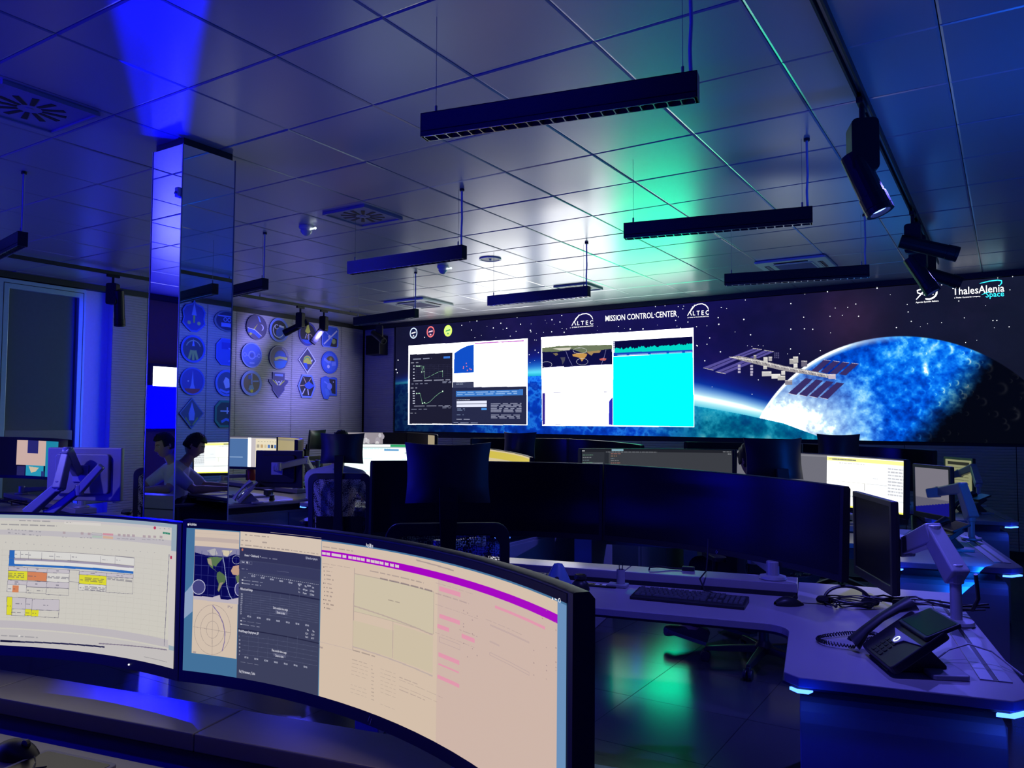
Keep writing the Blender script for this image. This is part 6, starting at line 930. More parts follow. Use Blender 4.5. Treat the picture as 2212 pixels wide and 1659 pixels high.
# left column
pc = [['R', 0, 0, 1, 1, 'c9c2c6'], ['R', 0, .955, 1, .985, '50566a'], ['R', .28, .0, .56, .93, '4f74a8'], ['R', .56, .05, .60, .96, '!f0f4f8'], ['R', .66, .09, 1, .93, 'efe3c4'], ['R', .3, .35, .5, .38, '8aa8d0']]
for k in range(7): pc.append(['W', .69 + .045 * k, .83, .71 + .045 * k, .86, 1, '6a6458'])
for j in range(4):
    for k in range(6): pc.append(['R', .675 + .054 * k, .66 - .175 * j, .675 + .054 * k + .036, .66 - .175 * j + .10, random.choice(['d8c8a0', '4a78c0', '9ab4d8', '303038', 'c8a878', 'b0a898'])])
pd_ = [['R', 0, 0, 1, 1, 'c9b98a'], ['R', .6, 0, 1, 1, '98948c'], ['R', 0, .9, .6, .96, 'a8a08a'], ['R', .56, .1, .60, .95, '2a2a34']]
pair(CON['left', 3], 'curved monitor showing a page of small pictures beside the column', 'curved monitor turned edge on right of the picture page', flat_pic('thumbnail_picture', pc, 600, 200, .95), flat_pic('beige_picture', pd_, 400, 140, .7), 1.30, 1.30, 1.29)
pf = [['R', 0, 0, .62, 1, 'a8a0a8'], ['R', .62, 0, 1, 1, '08080c'], ['R', .02, 0, .28, .80, 'b84a34']]
for k in range(26): cx_, cz_ = random.uniform(.25, .62), random.uniform(.1, .9); rr_ = random.uniform(.03, .08); pf.append(['P', sum([[cx_ + rr_ * .5 * math.cos(t), cz_ + rr_ * 2.0 * math.sin(t)] for t in (PI / 4 * q for q in range(8))], []), random.choice(['d8d4dc', 'b8b0bc', '8a8294', 'e8e4e8', '6a6478'])])
for k in range(7): pf.append(['R', .04 + .033 * k, .15 + .1 * (k % 3), .055 + .033 * k, .75, ('d86a48', '3a2a2a', 'c8543a')[k % 3]])
pair(CON['left', 4], 'curved monitor at the back with orange parts and white stones', 'curved monitor at the back showing a beige edge', flat_pic('stones_picture', pf, 500, 170, .8, seed=5), flat_pic('beige_edge_picture', [['R', 0, 0, 1, 1, '0c0c10'], ['R', .45, .05, .9, .95, 'b8a888']], 300, 100, .8), 1.33, 1.33, 1.32)
ml = [['R', 0, 0, 1, 1, '06061a'], ['R', .17, .33, .52, .93, 'd8b8ac'], ['R', .28, .62, .40, .93, '2a2a70'], ['R', .50, .02, .70, .93, '1f90b0'], ['P', [.54, .25, .60, .75, .70, .80, .70, .15, .62, .10], 'd8a088'], ['R', .27, .05, .48, .33, '2aa0c0'], ['P', [.30, .30, .42, .28, .38, .18, .33, .15], 'd8c8a8'], ['R', .18, .05, .26, .30, '2a2a60'], ['R', .45, .05, .49, .2, '2a3a80']]
ultrawide('ultrawide_monitor', 'monitor at far left edge showing coloured map pieces', (-7.83, 3.55, 1.318), (-6.86, 3.66, 1.30), flat_pic('map_picture', ml, 500, 170, .85))
# ------------------------------------------------------------------ office chairs
def make_chair():
    t = thing('office_chair', '', 'chair', (0, 0, 0))
    MB().lathe([(.0, .07), (.05, .075), (.06, .11), (.035, .14), (.03, .15), (.03, .28), (.022, .285), (.022, .41), (.0, .41)], n=16).build('gas_column', MT['satin'], t, 0, True)
    for k in range(5):
        a = R(90 + 72 * k); d = Vector((math.cos(a), math.sin(a), 0)); p = Vector((-d.y, d.x, 0)); mb = MB()
        vs = []
        for s, w_, zt, zb in ((.045, .030, .118, .078), (.20, .022, .105, .070), (.345, .016, .088, .062)): vs += [d * s + p * w_ + Vector((0, 0, zb)), d * s - p * w_ + Vector((0, 0, zb)), d * s - p * w_ * .7 + Vector((0, 0, zt)), d * s + p * w_ * .7 + Vector((0, 0, zt))]
        mb._add(vs, [(0, 1, 2, 3), (8, 11, 10, 9)] + [(4 * i + j, 4 * i + (j + 1) % 4, 4 * i + 4 + (j + 1) % 4, 4 * i + 4 + j) for i in range(2) for j in range(4)])
        mb.build('base_leg', MT['satin'], t, .003)
        c = d * .345; mb = MB()
        for s in (-.016, .016): mb.cyl(c + p * (s - .009) + Vector((0, 0, .031)), c + p * (s + .009) + Vector((0, 0, .031)), .030, n=14)
        mb.cyl(c + Vector((0, 0, .03)), c + Vector((0, 0, .075)), .012, n=8); mb.build('caster', MT['black'], t, .002)
    MB().prism(rrect(-.12, -.13, .12, .12, .04), .40, .44).build('mechanism', MT['black'], t, .004)
    def seat(u, w_): return None
    mb = MB(); P_ = rrect(-.245, -.24, .245, .245, .09, 5)
    rings = [(.92, .445), (1.0, .462), (1.0, .50), (.95, .520), (.6, .528)]; n = len(P_)
    mb._add([Vector((x * s, y * s, z)) for s, z in rings for x, y in P_], [tuple(range(n - 1, -1, -1)), tuple((len(rings) - 1) * n + k for k in range(n))] + [(i * n + k, i * n + (k + 1) % n, (i + 1) * n + (k + 1) % n, (i + 1) * n + k) for i in range(len(rings) - 1) for k in range(n)])
    mb.build('seat', MT['fabric'], t, 0, True)
    def back(x, z, off=0.0):   # gently curved back plane
        return Vector((x, -.265 + off + .32 * x * x + .10 * (z - .80) ** 2 - .06 * (z - .6), z))
    po, pi_ = rrect(-.245, .53, .245, 1.06, .06, 5), rrect(-.205, .575, .205, 1.012, .05, 5); n = len(po); mb = MB()
    L = [[back(x, z, o) for x, z in q] for q, o in ((po, -.014), (pi_, -.014), (pi_, .014), (po, .014))]
    mb._add([p for q in L for p in q], [(A * n + k, A * n + (k + 1) % n, ((A + 1) % 4) * n + (k + 1) % n, ((A + 1) % 4) * n + k) for A in range(4) for k in range(n)])
    mb.build('back_frame', MT['black'], t, .004)
    MB().surf(lambda u, w_: back(-.21 + .42 * u, .57 + .45 * w_), 8, 8).build('back_mesh', MT['mesh'], t, 0, True)
    mb = MB(); mb.surf(lambda u, w_: back(-.18 + .36 * u, .60 + .12 * w_, .018 + .012 * math.sin(PI * w_)), 8, 4); mb.surf(lambda u, w_: back(-.18 + .36 * u, .60 + .12 * w_, -.004), 8, 4)
    mb.build('lumbar_pad', MT['fabric'], t, 0, True)
    mb = MB(); pts = [back(0, z, -.035) for z in (.50, .62, .80, .98, 1.08)] + [back(0, 1.15, -.03), back(0, 1.20, -.02)]
    vs = []
    for i, p in enumerate(pts):
        w_ = (.045, .040, .030, .030, .034, .036, .036)[i]; vs += [p + Vector((-w_, -.012, 0)), p + Vector((w_, -.012, 0)), p + Vector((w_, .012, 0)), p + Vector((-w_, .012, 0))]
    mb._add(vs, [(0, 3, 2, 1), tuple(4 * (len(pts) - 1) + k for k in range(4))] + [(4 * i + j, 4 * i + (j + 1) % 4, 4 * i + 4 + (j + 1) % 4, 4 * i + 4 + j) for i in range(len(pts) - 1) for j in range(4)])
    mb.tube([(0, -.10, .43), (0, -.22, .43), (0, -.295, .47), (0, -.305, .52)], .022, 8)
    mb.build('back_post', MT['satin'], t, .004)
    def head(u, w_, off):
        x = (u - .5) * 2; z = w_; wd_ = .172 - .010 * math.sin(PI * z) + .004 * z
        return Vector((x * wd_, -.262 + off + .075 * x * x - .012 * math.cos(PI * z) , 1.140 + .225 * z + .010 * x * x * (1 if z > .5 else -1)))
    mb = MB()
    for off, thick in ((-.004, 0), ): pass
    NU, NV = 12, 7; vs = []; fs = []
    for side in (0, 1):
        for j in range(NV + 1):
            for i in range(NU + 1):
                u, w_ = i / NU, j / NV; bulge = (1 - (2 * u - 1) ** 6) * (1 - (2 * w_ - 1) ** 6); vs.append(head(u, w_, (-.004 - .012 * bulge) if side == 0 else (.004 + .022 * bulge)))
    m = (NU + 1) * (NV + 1); ix = lambda s, i, j: s * m + j * (NU + 1) + i
    for s in (0, 1):
        for j in range(NV):
            for i in range(NU): fs.append((ix(s, i, j), ix(s, i + 1, j), ix(s, i + 1, j + 1), ix(s, i, j + 1)))
    for i in range(NU): fs += [(ix(0, i, 0), ix(1, i, 0), ix(1, i + 1, 0), ix(0, i + 1, 0)), (ix(0, i, NV), ix(0, i + 1, NV), ix(1, i + 1, NV), ix(1, i, NV))]
    for j in range(NV): fs += [(ix(0, 0, j), ix(0, 0, j + 1), ix(1, 0, j + 1), ix(1, 0, j)), (ix(0, NU, j), ix(1, NU, j), ix(1, NU, j + 1), ix(0, NU, j + 1))]
    mb._add(vs, fs); mb.build('headrest', MT['leather'], t, 0, True)
    for s in (-1, 1):
        MB().tube([(s * .12, .0, .43), (s * .27, .0, .44), (s * .305, -.02, .50), (s * .305, -.03, .64)], .018, 8).build('arm_post', MT['black'], t, 0, True)
        MB().prism(rrect(s * .305 - .042, -.14, s * .305 + .042, .13, .035), .64, .668).build('arm_pad', MT['black'], t, .006)
    return t
ch = make_chair(); ch.location = (-2.05, 2.71, 0); ch.rotation_euler = (0, 0, R(38)); ch['label'] = 'empty black chair with large headrest in front of dark monitors'; G = 'office chairs'; ch['group'] = G
chairs = [((-4.61, 4.72), 34, 'black mesh chair of the seated man in white shirt'), ((-1.29, 4.89), 36, 'chair with headrest in front of the white and yellow monitor'),
          ((-3.93, 6.50), 2, 'chair with rim lit headrest before the rear dark monitors'), ((-6.85, 6.75), -75, 'chair with pale curved headrest seen side on near badge wall'),
          ((-6.50, 4.35), 55, 'chair behind the mirror column, only its edge showing'), ((-1.30, 7.50), 10, 'chair at the rear right row, headrest just above the monitors'),
          ((-7.20, .77), 10, 'chair seen in the column mirror with a person on it')]
for (x, y), a, lab in chairs: dup(ch, (x, y, 0), R(a), lab, G)
# ------------------------------------------------------------------ monitor arms
def arm_thing(label, con, joints, rad=.026, base=True, name='monitor_stand', grp='jointed monitor stands'):
    """joints in console space: foot, pole top, elbow, head (where the plate meets the screen's back)"""
    P_ = [LC(con, *p) for p in joints]; o = thing(name, label, 'monitor stand', P_[0], con[2], grp); inv = o.matrix_basis.inverted()
    inv = (Matrix.Translation(P_[0]) @ Matrix.Rotation(con[2], 4, 'Z')).inverted(); q = [inv @ p for p in P_]
    if base: MB().lathe([(.0, 0), (.055, 0), (.058, .004), (.055, .014), (.03, .018), (0, .018)], n=20).build('base_plate', MT['arm'], o, 0, True)
    MB().cyl((0, 0, .004), q[1], .019, n=14).build('pole', MT['arm'], o, 0, True)
    def seg(a, b, w0, w1, h0, h1):
        d = (b - a).normalized(); sd = Vector((-d.y, d.x, 0)); sd = sd.normalized() if sd.length > 1e-3 else Vector((1, 0, 0)); up = sd.cross(d) * -1; mb = MB(); vs = []
        for p, w_, h_ in ((a - d * .02, w0, h0), (b + d * .02, w1, h1)): vs += [p - sd * w_ - up * h_, p + sd * w_ - up * h_, p + sd * w_ + up * h_, p - sd * w_ + up * h_]
        mb._add(vs, [(0, 3, 2, 1), (4, 5, 6, 7)] + [(k, (k + 1) % 4, 4 + (k + 1) % 4, 4 + k) for k in range(4)]); return mb
    for i in range(1, len(q) - 1): seg(q[i], q[i + 1], rad, rad * .85, rad * 1.1, rad * .9).build('arm_link', MT['arm'], o, .008, False, 3)
    for i in range(1, len(q) - 1): MB().cyl(q[i] - Vector((0, 0, .034)), q[i] + Vector((0, 0, .034)), .027, n=16).build('joint', MT['arm'], o, .004)
    return o
for k_, con in CON.items():
    if k_ in (('left', 1),): continue
    nm = {'right': 'right', 'middle': 'middle', 'left': 'left'}[k_[0]]; row = {1: 'nearest', 2: 'second', 3: 'third', 4: 'rear'}[k_[1]]
    f = .79
    for s, sd in ((-1, 'left'), (1, 'right')):
        arm_thing('arm under the %s hand screen of the %s console, %s row' % (sd, nm, row), con, [(.80, -.21, f), (.80, -.21, .832), (.70, .08, .835), (.66, .10, 1.03), (.612, -.028, 1.03)] if s > 0 else [(-.80, -.21, f), (-.80, -.21, .832), (-.69, .08, .835), (-.65, .10, 1.03), (-.60, -.038, 1.03)], .020)

# ------------------------------------------------------------------ small square monitors on the right hand wings
def small_monitor(label, A_, B_, zt, H, screen, thick=.055, back=False):
    A_, B_ = Vector((A_[0], A_[1], 0)), Vector((B_[0], B_[1], 0)); ex = (B_ - A_); w_ = ex.length; ex.normalize(); n = Vector((-ex.y, ex.x, 0)); m = (A_ + B_) / 2
    o = thing('small_monitor', label, 'monitor', group='small square monitors'); o.matrix_world = axes(ex, n, (0, 0, 1), (m.x, m.y, zt - H)); b = .022
    mb = MB(); mb.ring(rrect(-w_ / 2, 0, w_ / 2, H, .006, 2), rrect(-w_ / 2 + b, b * 1.6, w_ / 2 - b, H - b, .003, 2), -.018, .0, axes((1, 0, 0), (0, 0, 1), (0, -1, 0)))
    mb.build('bezel', MT['grey'] if back else MT['black'], o, .002)
    me = bpy.data.meshes.new('screen'); x_, z0_, z1_ = w_ / 2 - b * .8, b * 1.3, H - b * .8; me.from_pydata([(-x_, .004, z0_), (x_, .004, z0_), (x_, .004, z1_), (-x_, .004, z1_)], [], [(0, 1, 2, 3)])
    uv_ = me.uv_layers.new(name='UVMap')
    for l_, c_ in zip(uv_.data, ((0, 0), (1, 0), (1, 1), (0, 1))): l_.uv = c_
    me.materials.append(screen or MT['offscreen']); put('screen', me, o)
    MB().b2((-w_ / 2 + .001, .012, .001), (w_ / 2 - .001, thick * .55, H - .001)).build('back_shell', MT['grey'] if back else MT['satin'], o, .006)
    MB().prism(rrect(-w_ * .36, H * .14, w_ * .36, H * .88, .02, 3), -thick, -thick * .5, axes((1, 0, 0), (0, 0, 1), (0, -1, 0))).build('rear_housing', MT['grey'] if back else MT['satin'], o, .006)
    MB().box((0, thick + .005, H * .52), (.11, .012, .11)).build('mount_plate', MT['arm'], o, .003)
    return o
greyscreen = flat_pic('grey_gradient_picture', [['R', 0, .0, 1, 1, '6a687a'], ['R', 0, .35, 1, 1, '86828e'], ['P', [0, 0, 1, .0, 1, .30, 0, .12], '14148a']], 64, 64, .8)
yellowish = flat_pic('pale_form_picture', [['R', 0, 0, 1, 1, 'a0a27a'], ['R', .1, .82, .9, .92, '30302a'], ['W', .12, .1, .88, .78, 7, '50523a']], 160, 160, .75)
small_monitor('dark square monitor on an arm at the right, beside the desk phone', (-.585, 3.69), (-.385, 3.265), 1.165, .355, None)
small_monitor('square monitor with a glowing grey screen on the third row wing', (-.57, 6.03), (-.325, 5.70), 1.19, .355, greyscreen)
small_monitor('square monitor with a pale form at the back right', (-.535, 8.47), (-.285, 8.06), 1.16, .33, yellowish)
R2, R3, R4 = CON['right', 2], CON['right', 3], CON['right', 4]
arm_thing('large pale arm on the near right wing holding the dark square monitor', R2, [(1.432, -.62, .7536), (1.432, -.62, .93), (1.38, -.50, 1.05), (1.30, -.37, .98), (1.235, -.276, .99)], .034)
arm_thing('pale arm holding the grey glowing square monitor', R3, [(1.432, -.42, .7536), (1.432, -.42, .90), (1.40, -.34, 1.06), (1.30, -.16, 1.02), (1.245, -.145, 1.01)], .032)
arm_thing('pale arm at the back right behind the pale form monitor', R4, [(1.432, -.28, .7536), (1.432, -.28, .95), (1.42, -.14, 1.08), (1.33, -.02, 1.02), (1.27, .01, 1.00)], .030)
L2, L3 = CON['left', 2], CON['left', 3]
def w2c(con, p):
    ox, oy, a = con; dx, dy = p[0] - ox, p[1] - oy; return (dx * math.cos(a) + dy * math.sin(a), -dx * math.sin(a) + dy * math.cos(a), p[2])
small_monitor('pale grey square monitor seen from behind at far left', (-4.93, 3.00), (-5.40, 2.77), 1.285, .350, None, back=True)
arm_thing('pale bent arm rising to the grey monitor at far left', L2, [w2c(L2, p) for p in ((-5.33, 2.60, .7536), (-5.30, 2.60, .88), (-5.07, 2.66, 1.05), (-5.10, 2.72, 1.26), (-5.13, 2.80, 1.13))], .030)
small_monitor('black square monitor seen from behind with pale mount plate, beside the red bottle', (-5.33, 4.93), (-5.75, 4.76), 1.205, .33, None)
arm_thing('blue lit arm reaching left to the black square monitor', L3, [w2c(L3, p) for p in ((-5.45, 5.14, .7536), (-5.45, 5.14, 1.0), (-5.33, 4.95, 1.12), (-5.40, 4.70, 1.07), (-5.515, 4.775, 1.05))], .026)
arm_thing('second arm at far left ending in a dark clamp', L2, [w2c(L2, p) for p in ((-5.22, 2.66, .7536), (-5.20, 2.66, .86), (-5.02, 2.76, 1.02), (-4.92, 2.83, 1.16))], .024)
# ------------------------------------------------------------------ linear pendant lamps (switched off)
def make_pendant():
    L, Wd, H = 1.135, .062, .100; t = thing('pendant_lamp', '', 'pendant lamp', (0, 0, 0))
    mb = MB(); h = L / 2
    mb.b2((-h, -Wd / 2, 0), (h, -Wd / 2 + .003, H)).b2((-h, Wd / 2 - .003, 0), (h, Wd / 2, H)).b2((-h, -Wd / 2, H - .003), (h, Wd / 2, H)).b2((-h, -Wd / 2, .02), (h, Wd / 2, .024))
    for s in (-1, 1): mb.b2((s * h - .002, -Wd / 2, 0), (s * h + .002, Wd / 2, H))
    mb.build('housing', MT['lamp'], t)
    n = 22; cw = (L - .02) / n
    c = MB(); a = rrect(-cw / 2, -Wd / 2 + .003, cw / 2, Wd / 2 - .003, .004, 1); b = rrect(-cw / 2 + .0022, -Wd / 2 + .006, cw / 2 - .0022, Wd / 2 - .006, .006, 1)
    c.ring(a, b, -.001, .004); rim = c.mesh('louvre_cell', MT['rim'])
    d = MB(); b3 = rrect(-cw / 2 + .010, -.012, cw / 2 - .010, .012, .004, 1); m = len(b)
    d._add([Vector((x, y, .0005)) for x, y in b] + [Vector((x, y, .018)) for x, y in b3], [(k, (k + 1) % m, m + (k + 1) % m, m + k) for k in range(m)] + [tuple(range(m, 2 * m))]); cup = d.mesh('reflector', MT['satin'])
    for k in range(n):
        o = put('louvre_cell', rim, t); o.location = (-h + .01 + cw * (k + .5), 0, 0); q = put('reflector', cup, o)
    for s in (-1, 1):
        MB().cyl((s * (h - .055), 0, H), (s * (h - .055), 0, H + .035), .0055, n=10).cyl((s * (h - .055), 0, H + .03), (s * (h - .055), 0, ZC - 2.65), .0013, n=6).build('suspension_wire', MT['wire'], t)
    MB().tube([(h - .025, 0, H), (h - .028, .002, H + .10), (h - .022, 0, H + .20), (h - .024, 0, H + .30), (h - .024, 0, ZC - 2.65)], .007, 8).build('cable', MT['cable'], t, 0, True)
    MB().cyl((h - .024, 0, ZC - 2.665), (h - .024, 0, ZC - 2.65), .018, n=12).build('ceiling_cap', MT['darktrim'], t)
    return t
pend = [((-1.50, 2.65), 11.3, 'nearest large pendant lamp, top centre'), ((-1.52, 4.74), 11.3, 'pendant lamp crossing the green reflection on the ceiling'), ((-1.49, 6.76), 11.3, 'rear right pendant lamp below the air conditioning cassette'),
        ((-3.89, 4.575), 0, 'blue lit pendant lamp in the middle of the ceiling, nearer one'), ((-3.88, 6.56), 0, 'blue lit pendant lamp nearest the video wall lettering'),
        ((-6.19, 6.94), -9.4, 'dark pendant lamp beside the rail spots by the badge wall'), ((-6.17, 4.80), -10.5, 'pendant lamp half hidden by the mirror column'), ((-6.21, 2.77), -10.5, 'pendant lamp cut by the left edge')]
p0 = None
for (x, y), a, lab in pend:
    if p0 is None: p0 = make_pendant(); o = p0
    else: o = copy_tree(p0)
    o.location = (x, y, 2.65); o.rotation_euler = (0, 0, R(a)); o['label'] = lab; o['group'] = 'linear pendant lamps'
# ------------------------------------------------------------------ light rails and spots
def rail(label, pts):
    o = thing('light_rail', label, 'rail', (pts[0][0], pts[0][1], ZC - .045)); q = [Vector(p) - Vector(pts[0]) for p in pts]
    for i in range(len(q) - 1):
        a, b = q[i], q[i + 1]; d = (b - a).normalized(); sd = Vector((-d.y, d.x, 0)); rot = axes(d, sd, (0, 0, 1)).to_3x3(); L = (b - a).length
        MB().box((a + b) / 2 + sd * .017, (L, .010, .036), rot).box((a + b) / 2 - sd * .017, (L, .010, .036), rot).box((a + b) / 2 + Vector((0, 0, .014)), (L, .04, .008), rot).build('track', MT['darktrim'], o)
        MB().box((a + b) / 2 + Vector((0, 0, .006)), (L, .012, .006), rot).build('conductor', MT['alu'], o)
        for k in range(5):
            c = a + d * L * (k + .5) / 5; MB().cyl(c + Vector((0, 0, .018)), c + Vector((0, 0, .045)), .006, n=8).build('rail_fixing', MT['wire'], o)
    return o
rail('black spot rail running along the right of the ceiling', [(-.60, -1.5, 0), (-.595, 9.1, 0)])
rail('long black spot rail in front of the left wall', [(-8.45, 1.0, 0), (-8.45, 9.55, 0)])
def spot(label, x, y, aim, big=1.0, lit=True, yaw=0.0, L=.26, r=.05):
    o = thing('spotlight', label, 'spotlight', (x, y, ZC - .063), group='rail spotlights'); s = big; d = (Vector(aim)).normalized()
    MB().b2((-.016, -.06 * s, -.03), (.016, .06 * s, 0)).build('adapter', MT['satin'], o, .003); MB().cyl((0, 0, -.03), (0, 0, -.08 * s), .014, n=12).build('stem', MT['satin'], o)
    hd = Vector((0, 0, -.08 * s)); rz = Matrix.Rotation(yaw, 3, 'Z')
    MB().prism(rrect(-(.048 if lit else .05) * s, -.20 * s, (.048 if lit else .05) * s, .0, .02 * s, 3), -(.055 if lit else .035) * s, (.055 if lit else .035) * s, axes(rz @ Vector((1, 0, 0)), (0, 0, 1), rz @ Vector((0, 1, 0)), hd + Vector((0, 0, -.0)))).build('driver_box', MT['satin'], o, .004)
    c = hd + Vector((0, 0, -(.21 if lit else .15) * s)); sd = d.cross(Vector((0, 0, 1))).normalized() * (.02 if lit else .055) * s; c = c + sd
    b = MB(); b.cyl(c - d * .09 * s, c + d * (L - .09) * s, r * s, r * s * 1.05, 20); b.cyl(c + d * (L - .10) * s, c + d * (L - .05) * s, r * s * 1.12, r * s * 1.12, 20); b.build('barrel', MT['satin'], o, .003)
    q = axes(d.orthogonal().normalized(), d.cross(d.orthogonal().normalized()), d, c + d * (L - .049) * s)
    MB().ring([(r * s * 1.12 * math.cos(t), r * s * 1.12 * math.sin(t)) for t in (2 * PI * k / 24 for k in range(24))], [(r * s * .82 * math.cos(t), r * s * .82 * math.sin(t)) for t in (2 * PI * k / 24 for k in range(24))], 0, .02 * s, q).build('bezel', MT['satin'], o)
    mb = MB(); mb._add([q @ Vector((r * s * .82 * math.cos(t), r * s * .82 * math.sin(t), .006)) for t in (2 * PI * k / 24 for k in range(24))], [tuple(range(24))]); mb.build('lens', MT['lens'] if lit else MT['offscreen'], o)
    for k in (-1, 1): MB().cyl(c - sd * .2 + d * .04 * s * k - sd.normalized() * r * s, c + d * .04 * s * k - sd.normalized() * (r * s + .022), .006, n=8).build('knob', MT['black'], o)
    return o
spot('large black spotlight with lit blue lens on the right rail', -.60, 4.28, (.36, .0, -.90), 1.35, True, R(20), .19, .045)
spot('black spotlight pointing sideways, upper of the rear pair on the right rail', -.60, 6.75, (.92, .2, -.32), 1.15, False, R(0), .30, .045)
spot('lit blue spotlight below the sideways one on the right rail', -.60, 7.15, (.48, .0, -.86), 1.35, True, R(0), .19, .042)
spot('black spotlight at the end of the right rail before the video wall', -.598, 7.95, (.90, .1, -.40), 1.25, False, R(40), .26, .042)
spot('black spotlight near the glazed panel at left', -8.45, 4.95, (-.25, .2, -.9), 1.2, False, R(30), .28, .045)
spot('black spotlight aimed left at the badge wall', -8.45, 7.70, (-.80, -.45, -.45), 1.1, False, R(10), .28, .042)
spot('black spotlight tilted down in front of the badges', -8.45, 8.15, (-.30, -.45, -.80), 1.1, False, R(10), .28, .042)
spot('black spotlight in the far left ceiling corner', -8.45, 9.35, (.75, -.2, -.40), 1.1, False, R(30), .26, .042)
# ------------------------------------------------------------------ things set in the ceiling
def swirl(label, x, y, sz=.50):
    o = thing('ceiling_diffuser', label, 'air vent', (x, y, ZC - .001), group='swirl air diffusers')
    MB().ring([(-sz / 2, -sz / 2), (sz / 2, -sz / 2), (sz / 2, sz / 2), (-sz / 2, sz / 2)], [(-sz / 2 + .016, -sz / 2 + .016), (sz / 2 - .016, -sz / 2 + .016), (sz / 2 - .016, sz / 2 - .016), (-sz / 2 + .016, sz / 2 - .016)], -.022, 0).build('frame', MT['vent'], o)
    MB().b2((-sz / 2 + .016, -sz / 2 + .016, -.012), (sz / 2 - .016, sz / 2 - .016, -.004)).build('plate', MT['vent'], o)
    bl = MB().prism([(.06, -.012), (.175, -.022), (.178, .010), (.06, .010)], -.0142, -.0118).mesh('slot', MT['black'])
    for k in range(12):
        q = put('slot', bl, o); q.rotation_euler = (0, 0, R(30 * k + 15))
    MB().cyl((0, 0, -.016), (0, 0, -.012), .02, n=14).build('centre_cap', MT['vent'], o)
swirl('swirl air vent at the left edge of the ceiling', -4.47, 2.12); swirl('swirl air vent above the smoke detector', -4.46, 4.72, .46); swirl('swirl air vent far off near the video wall', -4.52, 8.66, .46)
def cassette(label, x, y, sz=.72):
    o = thing('air_conditioner', label, 'air conditioner', (x, y, ZC - .001), group='ceiling air conditioning cassettes'); h = sz / 2
    MB().prism(rrect(-h, -h, h, h, .03, 3), -.028, 0).build('panel', MT['white'], o, .008)
    MB().ring(rrect(-.20, -.20, .20, .20, .02, 2), rrect(-.185, -.185, .185, .185, .015, 2), -.034, -.028).build('grille_frame', MT['white'], o)
    bar = MB().b2((-.185, -.004, -.0325), (.185, .004, -.0285)).mesh('grille_bar', MT['grey'])
    for k in range(14):
        q = put('grille_bar', bar, o); q.location = (0, -.17 + .0262 * k, 0)
    MB().b2((-.185, -.185, -.0290), (.185, .185, -.0282)).build('grille_back', MT['darktrim'], o)
    for k in range(4):
        m = MB(); m.b2((-.17, -.295, -.0300), (.17, -.245, -.0282)); q = m.build('air_slot', MT['black'], o); q.rotation_euler = (0, 0, PI / 2 * k)
        m = MB(); m.box((0, -.262, -.033), (.34, .022, .003), Matrix.Rotation(R(20), 3, 'X')); q = m.build('louvre', MT['vent'], o); q.rotation_euler = (0, 0, PI / 2 * k)
cassette('ceiling air conditioner above the rear right pendant', -1.88, 8.62); cassette('ceiling air conditioner above the left of the video wall', -7.05, 8.62)
def smoke(label, x, y):
    o = thing('smoke_detector', label, 'smoke detector', (x, y, ZC), group='smoke detectors')
    MB().lathe([(.0, -.001), (.062, -.001), (.064, -.02), (.055, -.03), (.05, -.034), (.0, -.034)], n=24).build('base', MT['white'], o, 0, True)
    MB().lathe([(.046, -.034), (.050, -.05), (.036, -.072), (.016, -.088), (.0, -.09)], n=24).build('sensor_dome', MT['white'], o, 0, True)
    MB().cyl((.05, 0, -.035), (.105, 0, -.035), .008, n=10).ball((.11, 0, -.035), .012, 8).build('indicator', MT['glow'], o, 0, True)
smoke('white smoke detector below the swirl vent', -5.135, 4.73); smoke('white smoke detector just under the blue pendant', -5.18, 6.74)
o = thing('ceiling_speaker', 'round flush ceiling loudspeaker right of the blue pendant', 'loudspeaker', (-4.53, 6.70, ZC))
c24 = lambda r_: [(r_ * math.cos(2 * PI * k / 28), r_ * math.sin(2 * PI * k / 28)) for k in range(28)]
MB().ring(c24(.115), c24(.098), -.010, 0).build('rim', MT['white'], o); MB().prism(c24(.098), -.006, -.002).build('grille', MT['vent'], o); MB().ball((0, 0, -.006), .012, 8).build('centre_dot', MT['white'], o)
o = thing('wall_speaker', 'dark loudspeaker box on the front wall left of the video wall', 'loudspeaker', (-9.20, YF - .10, 2.80))
MB().b2((-.16, -.12, -.17), (.16, .10, .17)).build('cabinet', MT['black'], o, .012); MB().b2((-.145, -.128, -.155), (.145, -.12, .155)).build('grille', MT['fabric'], o, .004); MB().b2((-.03, .09, -.05), (.03, .105, .05)).build('bracket', MT['satin'], o)
